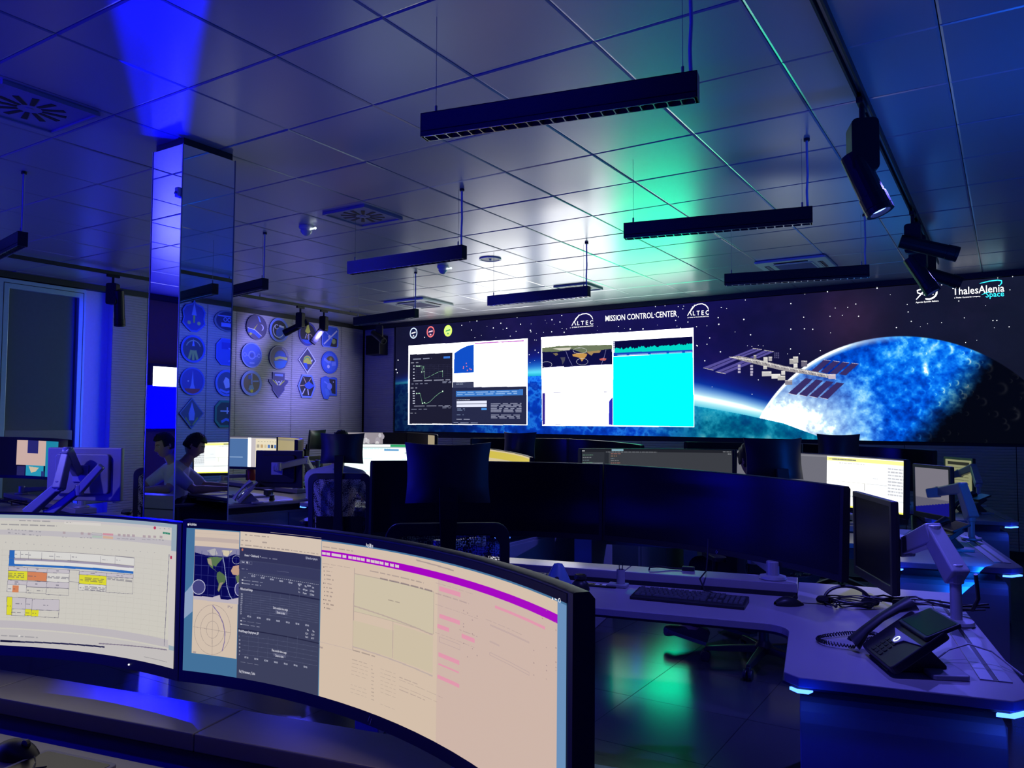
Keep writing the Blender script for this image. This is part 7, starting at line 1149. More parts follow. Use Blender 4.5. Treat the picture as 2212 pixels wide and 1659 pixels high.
# ------------------------------------------------------------------ things on the desks
ZD = .7505
def keyboard(label, x, y, rz, parts=True):
    o = thing('keyboard', label, 'keyboard', (x, y, ZD), rz, 'computer keyboards'); L, Dp = .445, .150
    tilt = lambda yy: .012 + .010 * (yy + Dp / 2) / Dp
    prof = [(-Dp / 2, .0), (-Dp / 2, tilt(-Dp / 2)), (Dp / 2, tilt(Dp / 2)), (Dp / 2, .0)]
    MB().prism(prof, -L / 2, L / 2, axes((0, 1, 0), (0, 0, 1), (1, 0, 0))).build('case', MT['black'], o, .003)
    cells = []; p = .0190
    for r_ in range(6):
        y0 = Dp / 2 - .016 - p * r_ - (.006 if r_ else 0); x = -L / 2 + .012
        if r_ == 0: xs = [0] + [2 + k for k in range(4)] + [6.5 + k for k in range(4)] + [11 + k for k in range(4)]; ws = [1] * 13
        elif r_ == 5: ws = [1.25, 1.25, 1.25, 6.25, 1.25, 1.25, 1.25, 1.25]; xs = [0, 1.25, 2.5, 3.75, 10, 11.25, 12.5, 13.75]
        else:
            w0 = {1: 1, 2: 1.5, 3: 1.75, 4: 1.25}[r_]; n_ = {1: 12, 2: 12, 3: 11, 4: 11}[r_]; xs = [0] + [w0 + k for k in range(n_)]; ws = [w0] + [1] * n_; xs.append(w0 + n_); ws.append(15 - w0 - n_)
        for a, w_ in zip(xs, ws): cells.append((x + a * p, y0, w_))
        for k in range(3):
            if r_ in (0, 1, 2) or (r_ == 5) or (r_ == 4 and k == 1): cells.append((x + (15.25 + k) * p, y0, 1))
        if r_:
            for k in range(4): cells.append((x + (18.4 + k) * p, y0, 1))
    meshes = {}; join = MB()
    for x, y0, w_ in cells:
        w2 = w_ * p - .0030; d2 = p - .0032
        vs = [Vector((sx * w2 / 2 * s, sy * d2 / 2 * s, z)) for z, s in ((0, 1.0), (.0065, .84)) for sx, sy in ((-1, -1), (1, -1), (1, 1), (-1, 1))]
        fs = [(4, 5, 6, 7), (0, 1, 5, 4), (1, 2, 6, 5), (2, 3, 7, 6), (3, 0, 4, 7)]; c = Vector((x + w_ * p / 2, y0, tilt(y0) + .0005))
        if parts:
            if w_ not in meshes: m = MB(); m._add(vs, fs); meshes[w_] = m.mesh('key', MT['key'])
            q = put('key', meshes[w_], o); q.location = c
        else: join._add([v + c for v in vs], fs)
    if not parts: q = join.build('key', MT['key'], o); q['kind'] = 'stuff'
    return o
a2 = CON['right', 2][2]
keyboard('full size black keyboard in front of the dark blue monitor', -1.095, 3.045, R(8.5))
keyboard('black keyboard corner just above the foreground monitor edge', -1.98, 3.02, R(14), False)
def mouse(label, x, y, rz, tail):
    o = thing('computer_mouse', label, 'mouse', (x, y, ZD), rz, 'computer mice')
    def f(u, w_):
        t = PI * (w_ ); yy = -.056 + .112 * u; wd_ = .031 * (math.sin(PI * min(.98, max(.02, u * .9 + .06))) ** .55); h = .036 * (math.sin(PI * (u * .86 + .09)) ** .8) * (1.05 - .25 * u)
        return Vector((-wd_ * math.cos(t), yy, h * math.sin(t) ** .7 if 0 < w_ < 1 else 0))
    MB().surf(f, 12, 10).build('shell', MT['satin'], o, 0, True)
    MB().cyl((-.004, .026, .029), (.004, .026, .029), .009, n=12).build('wheel', MT['black'], o)
    MB().tube([(0, .05, .008)] + tail, .0018, 6).build('cable', MT['black'], o, 0, True); return o
mouse('black mouse right of the keyboard by the desk phone', -.742, 3.185, R(-52), [(-.005, .08, .004), (.01, .13, .003), (-.01, .18, .003), (-.07, .23, .003)])
mouse('black mouse at the lower left corner of the picture', -1.775, .862, R(-78), [(.02, .08, .006), (.05, .11, .012), (.045, .14, .018)])
# flat tablets on the near desk
o = thing('tablet', 'thin pale tablet lying beside the lower left mouse', 'tablet', (-1.63, .86, ZD), R(11)); MB().prism(rrect(-.10, -.07, .10, .07, .012, 3), 0, .007).build('case', MT['grey'], o, .002); MB().prism(rrect(-.09, -.06, .09, .06, .006, 2), .007, .0076).build('glass', MT['offscreen'], o)

# desk phone with handset, tilted screen and round lit button
def desk_phone(label, L, back, w_=.29, slope=36, big=True, m=None):
    back = Vector((back[0], back[1], 0)).normalized(); rt = Vector((back.y, -back.x, 0)); m = m or MT['black']; c = Vector((L[0], L[1], 0)) + rt * w_ / 2
    o = thing('desk_phone', label, 'phone', (c.x, c.y, ZD), math.atan2(rt.y, rt.x), 'desk phones')
    s = R(slope); up = Vector((0, math.cos(s), math.sin(s))); nn = Vector((0, -math.sin(s), math.cos(s))); q = axes((1, 0, 0), up, nn, (0, 0, .010)); h = w_ / 2; l = .215
    MB().prism(rrect(-h * .62, 0, h, l * .86, .014, 3), -.006, .020, q).build('body', m, o, .004)
    # wedge stand below
    MB().prism([(.0, .0), (.16, .0), (.165, .02), (.10, .085), (.02, .02)], -h * .45, h * .60, axes((0, 1, 0), (0, 0, 1), (1, 0, 0))).build('stand', m, o, .004)
    MB().prism(rrect(h * .30, .10, h * 1.02, .20, .01, 2), .0, .014).build('foot', MT['grey'], o, .003)
    # screen tilted further up
    s2 = R(slope - 12); up2 = Vector((0, math.cos(s2), math.sin(s2))); n2 = Vector((0, -math.sin(s2), math.cos(s2))); q2 = axes((1, 0, 0), up2, n2, Vector((0, 0, .010)) + up * l * .58 + nn * .022)
    MB().prism(rrect(-h * .34, 0, h * .98, .105, .006, 2), 0, .012, q2).build('display_case', m, o, .003)
    MB().prism(rrect(-h * .30, .010, h * .94, .097, .003, 1), .012, .0128, q2).build('display', MT['offscreen'], o)
    MB().prism([(-h * .30, -.022), (h * 1.0, -.022), (h * .4, -.040), (h * .28, -.062), (h * .10, -.062), (h * .0, -.040)], .001, .004, axes((1, 0, 0), up, nn, Vector((0, 0, .010)) + up * (l * .60) + nn * .020)).build('button_plate', MT['grey'], o)
    MB().ring(*[[(h * .19 + r_ * math.cos(2 * PI * k / 24), l * .60 - .048 + r_ * math.sin(2 * PI * k / 24)) for k in range(24)] for r_ in (.0115, .0080)], .0242, .0256, q).build('lit_ring', MT['glow'], o)
    kb = MB()
    for i in range(4):
        for j in range(3): kb.prism(rrect(-h * .18 + .026 * j, .012 + .016 * i, -.002 - h * .18 + .026 * (j + .9), .023 + .016 * i, .003, 1), .019, .0225, q)
    kb.build('keypad', MT['satin'], o)
    # handset
    pts = [(-h * .74, -.012, .026), (-h * .74, .04, .040), (-h * .74, .10, .044), (-h * .74, .155, .040), (-h * .74, .205, .026)]; mb = MB()
    vs = []
    for i, (x, v, z) in enumerate(pts):
        wd_ = (.027, .022, .020, .022, .028)[i]; th = (.024, .014, .012, .014, .026)[i]
        for a in range(10): t = 2 * PI * a / 10; vs.append(q @ Vector((x + wd_ * math.cos(t), v, z + th * math.sin(t))))
    mb._add(vs, [tuple(range(9, -1, -1)), tuple(40 + k for k in range(10))] + [(i * 10 + k, i * 10 + (k + 1) % 10, i * 10 + 10 + (k + 1) % 10, i * 10 + 10 + k) for i in range(4) for k in range(10)])
    mb.build('handset', m, o, 0, True)
    if big:
        p = [q @ Vector((-h * .80, .0, .030)), Vector((-h * .95, -.03, .03)), Vector((-h * 1.30, .02, .012)), Vector((-h * 1.75, .10, .010)), Vector((-h * 1.98, .08, .010)), Vector((-h * 1.9, .0, .010)), Vector((-h * 1.5, -.10, .010)), Vector((-h * 1.05, -.10, .012)), Vector((-h * .75, -.02, .012))]
        # smooth, then coil
        sm = []
        for i in range(len(p) - 1):
            for k in range(22):
                t = k / 22; p0_, p1, p2, p3 = p[max(i - 1, 0)], p[i], p[i + 1], p[min(i + 2, len(p) - 1)]
                sm.append(.5 * (2 * p1 + (p2 - p0_) * t + (2 * p0_ - 5 * p1 + 4 * p2 - p3) * t * t + (3 * p1 - p0_ - 3 * p2 + p3) * t ** 3))
        co = []
        for i, c_ in enumerate(sm):
            d = (sm[min(i + 1, len(sm) - 1)] - sm[max(i - 1, 0)]).normalized(); x = Vector((-d.y, d.x, 0)).normalized(); y = d.cross(x)
            for k in range(2): t = (i * 2 + k) * 1.6; co.append(c_ + (x * math.cos(t) + y * math.sin(t)) * .0055)
        MB().tube(co, .0022, 4).build('coiled_cord', MT['black'], o, 0, True)
    return o
desk_phone('large black desk phone with round lit button on the near right wing', (-.418, 2.70), (.898, .44), .30)
desk_phone('black desk phone below the grey glowing square monitor', (-.47, 5.22), (.898, .44), .26, 36, False)
desk_phone('black desk phone at the rear right wing', (-.40, 7.42), (.898, .44), .24, 36, False)
desk_phone('grey and black desk phone on the console left of the seated man', (-5.84, 4.62), (.55, .84), .26, 48, False, MT['grey'])
# network cable from the near phone across the wing
o = thing('network_cable', 'thin cable looping from the desk phone over the wing edge', 'cable', (-.20, 2.66, ZD))
MB().tube([(0, 0, .01), (.03, .05, .03), (.08, .09, .045), (.14, .08, .035), (.19, .02, .012), (.215, -.02, .004)], .0028, 6).build('cable', MT['grey'], o, 0, True)
# headset
o = thing('headset', 'black headset with bundled cord behind the desk phone', 'headset', (-.545, 3.30, ZD), R(20))
MB().tube([(-.085 * math.cos(t), .02 + .02 * math.sin(t), .012 + .055 * math.sin(t)) for t in (PI * k / 14 for k in range(15))], .006, 8).build('headband', MT['black'], o, 0, True)
for s in (-1, 1): MB().lathe([(0, 0), (.030, .002), (.034, .012), (.026, .022), (0, .024)], (s * .083, .02, .004), 16).build('ear_cup', MT['fabric'], o, 0, True)
MB().tube([(-.085, .02, .02), (-.09, -.03, .015), (-.06, -.075, .012)], .003, 6).ball((-.06, -.077, .012), .007, 8).build('microphone', MT['black'], o, 0, True)
for k in range(5):
    r_ = .045 + .007 * k; MB().tube([(.02 + r_ * 1.3 * math.cos(t), -.02 + r_ * .7 * math.sin(t), .006 + .006 * k + .004 * math.sin(3 * t + k)) for t in (2 * PI * j / 22 for j in range(23))], .0026, 6).build('cord_loop', MT['black'], o, 0, True)
o = thing('usb_cable', 'short cable ending in a plug left of the headset', 'cable', (-.635, 3.35, ZD))
MB().tube([(0, .0, .006), (-.012, .045, .01), (.02, .08, .008), (.07, .09, .006), (.12, .07, .01), (.15, .03, .012)], .003, 6).build('lead', MT['black'], o, 0, True); MB().box((.004, -.014, .006), (.016, .026, .010), Matrix.Rotation(R(20), 3, 'Z')).build('plug', MT['rim'], o, .001)
for (x, y, lab, n_) in ((-.30, 3.40, 'tangle of black power leads at the foot of the large arm', 5),):
    o = thing('cable_tangle', lab, 'cables', (x, y, ZD))
    for k in range(n_):
        rr = random.Random(k); MB().tube([(-.20 + .08 * i + rr.uniform(-.02, .02), rr.uniform(-.05, .05), .006 + .004 * k + rr.uniform(0, .02)) for i in range(6)], .0038, 6).build('lead', MT['black'], o, 0, True)
    MB().b2((-.10, -.03, .0), (-.02, .015, .028)).build('power_brick', MT['black'], o, .006)
    MB().tube([(.13, -.03, .02), (.17, -.06, .03), (.19, -.10, .08), (.185, -.13, .17)], .007, 8).build('arm_lead', MT['black'], o, 0, True)
# cone speaker and its round companion by the near monitor's corner
o = thing('cone_speaker', 'blue grey tapering desktop loudspeaker at the near monitor corner', 'loudspeaker', (-1.66, 2.99, ZD), R(-25))
MB().lathe([(.0, .0), (.060, .0), (.062, .008), (.052, .03), (.026, .085), (.018, .098), (.0, .102)], n=24, axis=Matrix.Rotation(R(0), 3, 'X')).build('shell', mat('blue_grey_shell', (.10, .20, .34), .4), o, 0, True)
MB().cyl((.033, -.030, .040), (.037, -.034, .043), .010, n=12).build('port', MT['black'], o)
o = thing('webcam', 'small round black webcam beside the cone loudspeaker', 'webcam', (-1.545, 2.975, ZD)); MB().lathe([(.0, .0), (.038, .0), (.040, .006), (.034, .03), (.020, .045), (.0, .05)], n=20).build('dome', MT['satin'], o, 0, True); MB().cyl((0, 0, .048), (0, 0, .066), .026, .026, 18).build('lens_head', MT['black'], o, .003); MB().prism(c24(.02), .066, .0675).build('lens', MT['offscreen'], o)
# power tray let into the desk
o = thing('socket_tray', 'black socket tray let into the desk left of the pen pot', 'socket tray', (-1.525, 3.10, ZD), R(11.3))
MB().b2((-.085, -.026, 0), (.085, .026, .006)).build('tray', MT['satin'], o, .002)
for k in range(5): MB().b2((-.070 + .03 * k, -.011, .006), (-.052 + .03 * k, .011, .0078)).build('socket', MT['white'] if k > 1 else MT['black'], o)
o = thing('pen_pot', 'slim steel pot with two sticks on the desk edge tray', 'pot', (-1.432, 3.135, ZD), R(11.3))
MB().b2((-.055, -.03, 0), (.03, .03, .014)).build('foot', MT['pedestal'], o, .003); MB().lathe([(0, .014), (.018, .014), (.018, .075), (.016, .075), (.016, .02), (0, .02)], n=18).build('pot', MT['arm'], o, 0, True)
for k in (-1, 1): MB().cyl((.005 * k, 0, .02), (.007 * k, .002, .10 + .005 * k), .0022, n=6).build('stick', MT['black'], o)
o = thing('power_lead', 'black lead with plug lying on the rear shelf', 'cable', (-1.30, 3.44, .7905), R(11))
MB().tube([(-.11, -.055, .0), (-.108, -.05, .012), (-.07, -.02, .014), (-.02, .0, .006), (.03, .005, .005)], .0042, 6).build('lead', MT['black'], o, 0, True); MB().b2((.03, -.010, .0), (.085, .016, .018)).build('plug', MT['black'], o, .003)
o = thing('monitor_lead', 'dark lead hanging from the large dark monitor to the desk', 'cable', (-1.13, 3.36, .79))
MB().tube([(.0, .03, .16), (.005, .01, .10), (.01, -.03, .03), (-.005, -.07, .002), (.03, -.11, -.036), (.08, -.13, -.037), (.12, -.17, -.036), (.10, -.24, -.037)], .0035, 6).build('lead', MT['black'], o, 0, True)
# paper strips seen between the monitors
for k, (dx, dy) in enumerate(((0, 0), (.02, -.16), (.01, -.30))):
    pass
# left third row console
o = thing('drink_flask', 'red drink flask with dark cap standing at the left console back', 'flask', (-7.42, 6.06, .7905)); MB().lathe([(0, 0), (.045, 0), (.048, .01), (.048, .13), (.035, .15), (0, .15)], n=20).build('bottle', MT['red'], o, 0, True); MB().lathe([(0, .15), (.03, .15), (.03, .185), (.012, .19), (.012, .205), (0, .205)], n=16).build('cap', MT['black'], o, 0, True); MB().b2((-.07, -.02, 0), (-.045, .02, .12)).build('holder', MT['black'], o, .004)
o = thing('travel_adapter', 'small black plug adapter on the left console by the aisle', 'adapter', (-5.66, 4.86, ZD)); MB().lathe([(0, 0), (.024, 0), (.026, .01), (.02, .03), (.022, .05), (0, .052)], n=16).build('body', MT['black'], o, 0, True)
for s in (-1, 1): MB().cyl((s * .009, 0, .05), (s * .009, 0, .072), .0022, n=6).build('pin', MT['rim'], o)
o = thing('small_box', 'small black box behind the plug adapter', 'box', (-6.05, 5.15, ZD), R(-15)); MB().b2((-.045, -.03, 0), (.045, .03, .06)).build('case', MT['black'], o, .004); MB().b2((-.03, -.0305, .01), (.03, -.0295, .05)).build('face', MT['satin'], o)
o = thing('folder', 'grey folder lying flat behind the grey desk phone', 'folder', (-6.15, 5.0, ZD), R(-20)); MB().b2((-.16, -.11, 0), (.16, .11, .012)).build('cover', MT['grey'], o, .003); MB().b2((-.155, -.105, .012), (.155, .105, .018)).build('sheets', MT['white'], o)
# left second row: leads on the desk
o = thing('cable_tangle', 'tangle of dark leads on the desk at the far left edge', 'cables', (-7.2, 3.30, ZD))
for k in range(6):
    rr = random.Random(40 + k); MB().tube([(-.30 + .12 * i + rr.uniform(-.03, .03), rr.uniform(-.10, .10), .008 + rr.uniform(0, .05)) for i in range(6)], .005, 6).build('lead', MT['black'], o, 0, True)
# ------------------------------------------------------------------ mission badges on the ribbed walls
PM = {}
def pm(h):
    if h not in PM: PM[h] = mat('badge_print_' + h, srgb(h), .5, 0, .05, 50)
    return PM[h]
def shape(kind, n=32):
    if kind == 'round': return [(math.cos(2 * PI * k / n), math.sin(2 * PI * k / n)) for k in range(n)]
    if kind == 'oval': return [(1.22 * math.cos(2 * PI * k / n), .80 * math.sin(2 * PI * k / n)) for k in range(n)]
    if kind == 'diamond': return [(1, 0), (0, 1.12), (-1, 0), (0, -1.12)]
    if kind == 'hexagon': return [(1, 0), (.55, .98), (-.55, .98), (-1, 0), (-.55, -.98), (.55, -.98)]
    if kind == 'octagon': return [(.98, .55), (.55, 1.0), (-.55, 1.0), (-.98, .55), (-.98, -.55), (-.55, -1.0), (.55, -1.0), (.98, -.55)]
    if kind == 'clipped': return [(1, .75), (.8, .95), (-.8, .95), (-1, .75), (-1, -.75), (-.8, -.95), (.8, -.95), (1, -.75)]
    if kind == 'arrow': return [(.62, 1.0), (-.62, 1.0), (-.62, .45), (-1.0, .40), (-1.0, .22), (-.62, -.15), (-.62, -.45), (0, -1.1), (.62, -.45), (.62, -.15), (1.0, .22), (1.0, .40), (.62, .45)]
    if kind == 'scroll': return [(.95, .85), (.6, .95), (.1, .85), (-.4, .98), (-.95, .80), (-.98, .1), (-.85, -.5), (-.6, -1.0), (-.1, -1.05), (.1, -.7), (.95, -.72)]
    if kind == 'shuttle': return [(0, 1.2), (.14, .98), (.7, .8), (.95, .4), (.85, -.1), (.95, -.5), (.6, -.85), (.25, -1.1), (-.25, -1.1), (-.6, -.85), (-.95, -.5), (-.85, -.1), (-.95, .4), (-.7, .8), (-.14, .98)]
def circ(cx, cz, r_, n=16): return [(cx + r_ * math.cos(2 * PI * k / n), cz + r_ * math.sin(2 * PI * k / n)) for k in range(n)]
def strip(pts, w_):
    a, b = [], []
    for i, p in enumerate(pts):
        q0, q1 = pts[max(i - 1, 0)], pts[min(i + 1, len(pts) - 1)]; L = math.hypot(q1[0] - q0[0], q1[1] - q0[1]) or 1; nx, nz = -(q1[1] - q0[1]) / L * w_ / 2, (q1[0] - q0[0]) / L * w_ / 2
        a.append((p[0] + nx, p[1] + nz)); b.append((p[0] - nx, p[1] - nz))
    return a + b[::-1]
def arcp(cx, cz, r_, a0, a1, n=10): return [(cx + r_ * math.cos(R(a0 + (a1 - a0) * k / n)), cz + r_ * math.sin(R(a0 + (a1 - a0) * k / n))) for k in range(n + 1)]
def patch(label, side, y, z, kind, rim, field, motifs, r_=.19, rimw=.12):
    right = side == 'R'; ex = Vector((0, -1, 0)) if right else Vector((0, 1, 0)); nz_ = Vector((-1, 0, 0)) if right else Vector((1, 0, 0)); ox = XR - .008 if right else XL + .008
    o = thing('mission_badge', label, 'badge', (ox, y, z), group='mission badges on the walls'); o.matrix_world = axes(ex, (0, 0, 1), nz_, (ox, y, z))
    S_ = [(a * r_, b * r_) for a, b in shape(kind)]; I_ = [(a * (1 - rimw), b * (1 - rimw)) for a, b in S_]
    MB().prism(S_, 0, .014).build('board', pm('3a3f5a'), o, .002)
    MB().ring(S_, I_, .014, .018).build('rim', pm(rim), o)
    MB().prism(I_, .014, .0155).build('field', pm(field), o)
    for k, (nm, pts, c) in enumerate(motifs): MB().prism([(a * r_, b * r_) for a, b in pts], .0155, .0172 + .0004 * k).build(nm, pm(c), o)
    return o
BLU, LB, GRY, YEL, WHT, DRK, ORG = '3560d8', '7f9af0', '57506a', 'd8d84a', 'dfe2f2', '2a2638', 'c87a50'
Rw = ((2.90, 2.47, 2.05))
patch('round grey badge with yellow streak and blue band, top left', 'L', 7.87, Rw[0], 'round', GRY, GRY, [('streak', [(-.75, -.62), (-.55, -.70), (.12, .30)], YEL), ('blue_band', strip([(-.85, -.28), (-.2, -.38), (.35, -.75)], .34), BLU), ('white_line', strip([(-.88, -.12), (-.2, -.22), (.5, -.66)], .06), WHT), ('panel', [(.05, .9), (.22, .84), (.42, .42), (.26, .46)], LB), ('crescent', arcp(.42, .0, .26, -60, 90) + arcp(.34, .0, .24, 90, -60), WHT)], rimw=.03)
patch('round blue ringed badge with pale orbit line, top row second', 'L', 8.30, Rw[0], 'round', LB, DRK, [('planet', circ(.18, -.22, .50, 20), BLU), ('orbit', strip(arcp(-.05, -.05, .55, 120, 330), .07), WHT), ('word_bar', strip([(.0, .34), (.5, .28)], .16), WHT), ('loop', strip(arcp(-.25, .25, .18, 40, 330), .06), WHT)], rimw=.20)
patch('oval badge with a yellow spacecraft pointing up, top row third', 'L', 8.89, Rw[0], 'round', '4a4a98', DRK, [('sea', arcp(0, -.32, .72, 195, 345), BLU), ('craft', [(0, 1.15), (.16, .5), (.30, .2), (.1, .05), (-.1, .05), (-.30, .2), (-.16, .5)], YEL), ('loop', strip(arcp(.22, -.30, .30, -30, 200), .06), 'd8b890'), ('tail', strip([(-.12, .0), (-.3, -.42)], .05), WHT), ('tail', strip([(.1, .0), (.12, -.5)], .05), WHT)], rimw=.16)
patch('square cut badge with crossed white lines, top row fourth', 'L', 9.39, Rw[0], 'clipped', LB, BLU, [('truss', strip([(-.75, -.7), (.8, .6)], .13), WHT), ('wing', strip([(-.75, .55), (.7, -.55)], .10), LB), ('dark_land', [(.0, -.85), (.8, -.85), (.8, -.15), (.35, -.05)], DRK), ('cloud', circ(.42, -.38, .24, 10), '9aa860'), ('sun', circ(-.1, .0, .16, 12), WHT)], rimw=.10)
patch('round blue badge with ringed eye, middle row first', 'L', 7.79, Rw[1], 'round', LB, BLU, [('eye', strip(arcp(0, 0, .30, 0, 360, 18), .09), LB), ('pupil', circ(0, 0, .17), '2a48b0'), ('moon', strip(arcp(-.68, 0, .14, 0, 360, 12), .07), LB), ('moon', strip(arcp(.68, 0, .14, 0, 360, 12), .07), LB), ('link', strip([(-.52, -.02), (-.28, -.12)], .06), LB), ('link', strip([(.52, -.02), (.28, -.12)], .06), LB), ('word_bar', strip([(-.25, -.62), (.25, -.62)], .12), LB)], rimw=.10)
patch('round badge with blue dome and yellow horizon, middle row second', 'L', 8.31, Rw[1], 'round', '8a86a8', '6a6480', [('sky', arcp(.12, .0, .60, 0, 180) + [(-.48, -.2), (.72, -.2)], BLU), ('horizon', strip([(-.45, -.15), (.05, .02), (.85, -.05)], .22), 'c8d080'), ('sea', [(-.55, -.30), (.85, -.20), (.55, -.80), (.05, -.95), (-.35, -.85)], '2a78e0'), ('word_arc', strip(arcp(.05, .02, .80, 10, 75), .16), '9a94b0')], rimw=.10)
patch('diamond badge over a star square, yellow and blue inside', 'L', 8.89, Rw[1], 'diamond', WHT, '4a4668', [('dome', arcp(.02, -.05, .46, 0, 180) + [(-.44, -.3), (.48, -.3)], YEL), ('stripe', strip(arcp(.0, -.05, .32, 10, 170), .10), '68b870'), ('blue_foot', [(-.45, -.25), (-.05, -.25), (.05, -.75), (-.15, -.72)], BLU), ('craft', [(.38, .05), (.62, .1), (.52, -.15)], WHT)], rimw=.12)
patch('round blue badge with hand shapes and dark dome, middle row fourth', 'L', 9.39, Rw[1], 'round', BLU, '4a74e0', [('dome', arcp(.05, .05, .52, 10, 170), '6a5a48'), ('glow', circ(.08, .30, .16, 10), 'b8a850'), ('arm', strip([(-.70, .28), (-.2, .0), (.1, .05)], .24), LB), ('arm', strip([(.70, -.05), (.2, -.15)], .34), LB), ('hand', circ(-.18, -.38, .16, 10), WHT)], rimw=.18)
patch('round badge with quartered brown field, bottom row first', 'L', 7.795, Rw[2], 'round', LB, '6a5a60', [('mast', strip([(-.02, .75), (.02, -.1)], .16), LB), ('beam', strip([(.1, .15), (.68, .18)], .12), LB), ('block', [(-.32, .30), (-.02, .30), (-.02, .62), (-.32, .62)], BLU), ('bird', [(-.2, -.2), (.1, -.1), (.25, -.45), (.0, -.7), (-.3, -.5)], '7fa8d8'), ('seed', circ(.02, -.62, .14, 10), YEL)], rimw=.22)
patch('arrow shaped grey badge with yellow rays, bottom row', 'L', 8.31, Rw[2], 'arrow', '6a6a98', '504c78', [('flag_bar', strip([(-.42, .78), (.45, .78)], .18), LB), ('ray', strip([(-.6, .35), (-.1, -.05)], .07), YEL), ('ray', strip([(.6, .35), (.1, -.05)], .07), YEL), ('ray', strip([(-.35, .35), (-.04, -.05)], .06), WHT), ('ray', strip([(.35, .35), (.04, -.05)], .06), WHT), ('chip', strip([(-.12, .22), (.14, .22)], .08), WHT)], rimw=.08)
patch('hexagonal badge with spokes and a blue craft, bottom row', 'L', 8.89, Rw[2], 'hexagon', LB, DRK, [('spoke', strip([(0, .1), (-.4, .75)], .06), 'd8b890'), ('spoke', strip([(0, .1), (.45, .7)], .06), 'd8b890'), ('spoke', strip([(-.1, .1), (-.8, .0)], .06), 'd8b890'), ('craft', [(-.3, .1), (.2, .42), (.85, .05), (.3, -.25), (-.1, -.15)], BLU), ('leg', strip([(-.2, -.2), (-.5, -.7)], .08), WHT), ('leg', strip([(.1, -.25), (.2, -.75)], .08), WHT)], rimw=.16)
patch('ragged edged badge with blue figure on dark ground, bottom right', 'L', 9.38, Rw[2], 'scroll', BLU, '4a74d8', [('night', [(.0, .75), (.75, .72), (.78, -.55), (.35, -.5), (.15, .1)], DRK), ('figure', circ(.05, .10, .30, 12), LB), ('figure', [(-.5, -.1), (-.1, -.2), (.1, -.6), (-.4, -.8)], '5a88e8'), ('star', circ(.5, .5, .06, 8), WHT), ('craft', strip([(-.6, .5), (-.2, .3)], .14), LB)], rimw=.07)
# badges of the right wall, seen in the column's mirror
R1_, R2_ = 6.62, 7.17; Rz = (2.895, 2.455, 2.015, 1.58)
sh = [('craft', [(0, 1.05), (.12, .5), (.2, .1), (-.2, .1), (-.12, .5)], LB), ('plume', [(-.08, .1), (.08, .1), (.05, -.45), (-.05, -.45)], 'b8d850'), ('flame', circ(-.4, -.45, .14, 8), 'c8d878'), ('flame', circ(.4, -.45, .14, 8), 'c8d878')]
patch('blue shuttle shaped badge on the right wall', 'R', R1_, Rz[0], 'shuttle', BLU, '1c30a8', sh)
patch('oval dark badge with pale figures on the right wall', 'R', R2_, Rz[0], 'oval', '6a7a98', '20286a', [('ring', strip(arcp(-.1, .1, .14, 0, 360, 12), .06), LB), ('ring', strip(arcp(.25, .1, .14, 0, 360, 12), .06), LB), ('band', strip([(-.9, .35), (.9, .35)], .10), LB), ('block', [(-.3, -.45), (.6, -.45), (.6, -.15), (-.3, -.15)], LB)], rimw=.14)
patch('round badge with three yellow plumes on the right wall', 'R', R1_, Rz[1], 'round', BLU, '16245a', [('craft', [(0, .75), (.1, .2), (-.1, .2)], LB), ('plume', strip([(-.15, -.1), (-.35, -.75)], .2), 'b0c860'), ('plume', strip([(0, -.1), (0, -.8)], .2), 'b0c860'), ('plume', strip([(.15, -.1), (.35, -.75)], .2), 'b0c860'), ('arc', strip(arcp(0, .0, .6, 20, 160), .07), 'a0b8a0')], rimw=.16)
patch('blue faceted badge on the right wall', 'R', R2_, Rz[1], 'octagon', '4a70e8', BLU, [('panel', [(-.5, .7), (.5, .7), (.5, .2), (-.5, .2)], '2438c0'), ('arc', strip(arcp(.0, -.2, .5, 100, 260), .10), LB)], rimw=.08)
patch('round badge with a white rocket on red ground, right wall', 'R', R1_, Rz[2], 'round', BLU, '2030b0', [('rocket', [(0, .8), (.1, -.2), (.25, -.6), (-.25, -.6), (-.1, -.2)], LB), ('red_ground', arcp(0, -.3, .66, 200, 340), 'a83050'), ('star', circ(.35, .0, .06, 8), WHT)], rimw=.12)
patch('round blue badge with white astronaut shape, right wall', 'R', R2_, Rz[2], 'round', '6a8ae8', '4a5a90', [('figure', [(-.2, .3), (.1, .45), (.3, .1), (.1, -.4), (-.3, -.3)], WHT), ('land', [(-.7, -.2), (-.4, .2), (-.5, -.5)], 'a06048'), ('band', strip([(-.6, -.5), (.0, -.7), (.6, -.5)], .16), LB)], rimw=.18)
patch('kite shaped badge with a shuttle on the right wall', 'R', R1_, Rz[3], 'diamond', '5a7ab8', '30487a', [('craft', [(0, .8), (.25, .0), (.2, -.5), (-.2, -.5), (-.25, .0)], LB), ('leaf', strip([(-.5, -.3), (-.1, -.85)], .12), '88a860'), ('leaf', strip([(.5, -.3), (.1, -.85)], .12), '88a860')], rimw=.10)
patch('green edged eight sided badge on the right wall', 'R', R2_, Rz[3], 'octagon', '2f9a78', '2a3a50', [('mark', strip([(-.35, .5), (-.35, .0)], .10), WHT), ('mark', strip([(-.1, .5), (-.1, .0)], .10), WHT), ('bar', strip([(-.5, .2), (.5, .2)], .10), WHT), ('wave', strip([(-.5, -.55), (.0, -.4), (.4, -.6)], .20), '5a90e8')], rimw=.16)
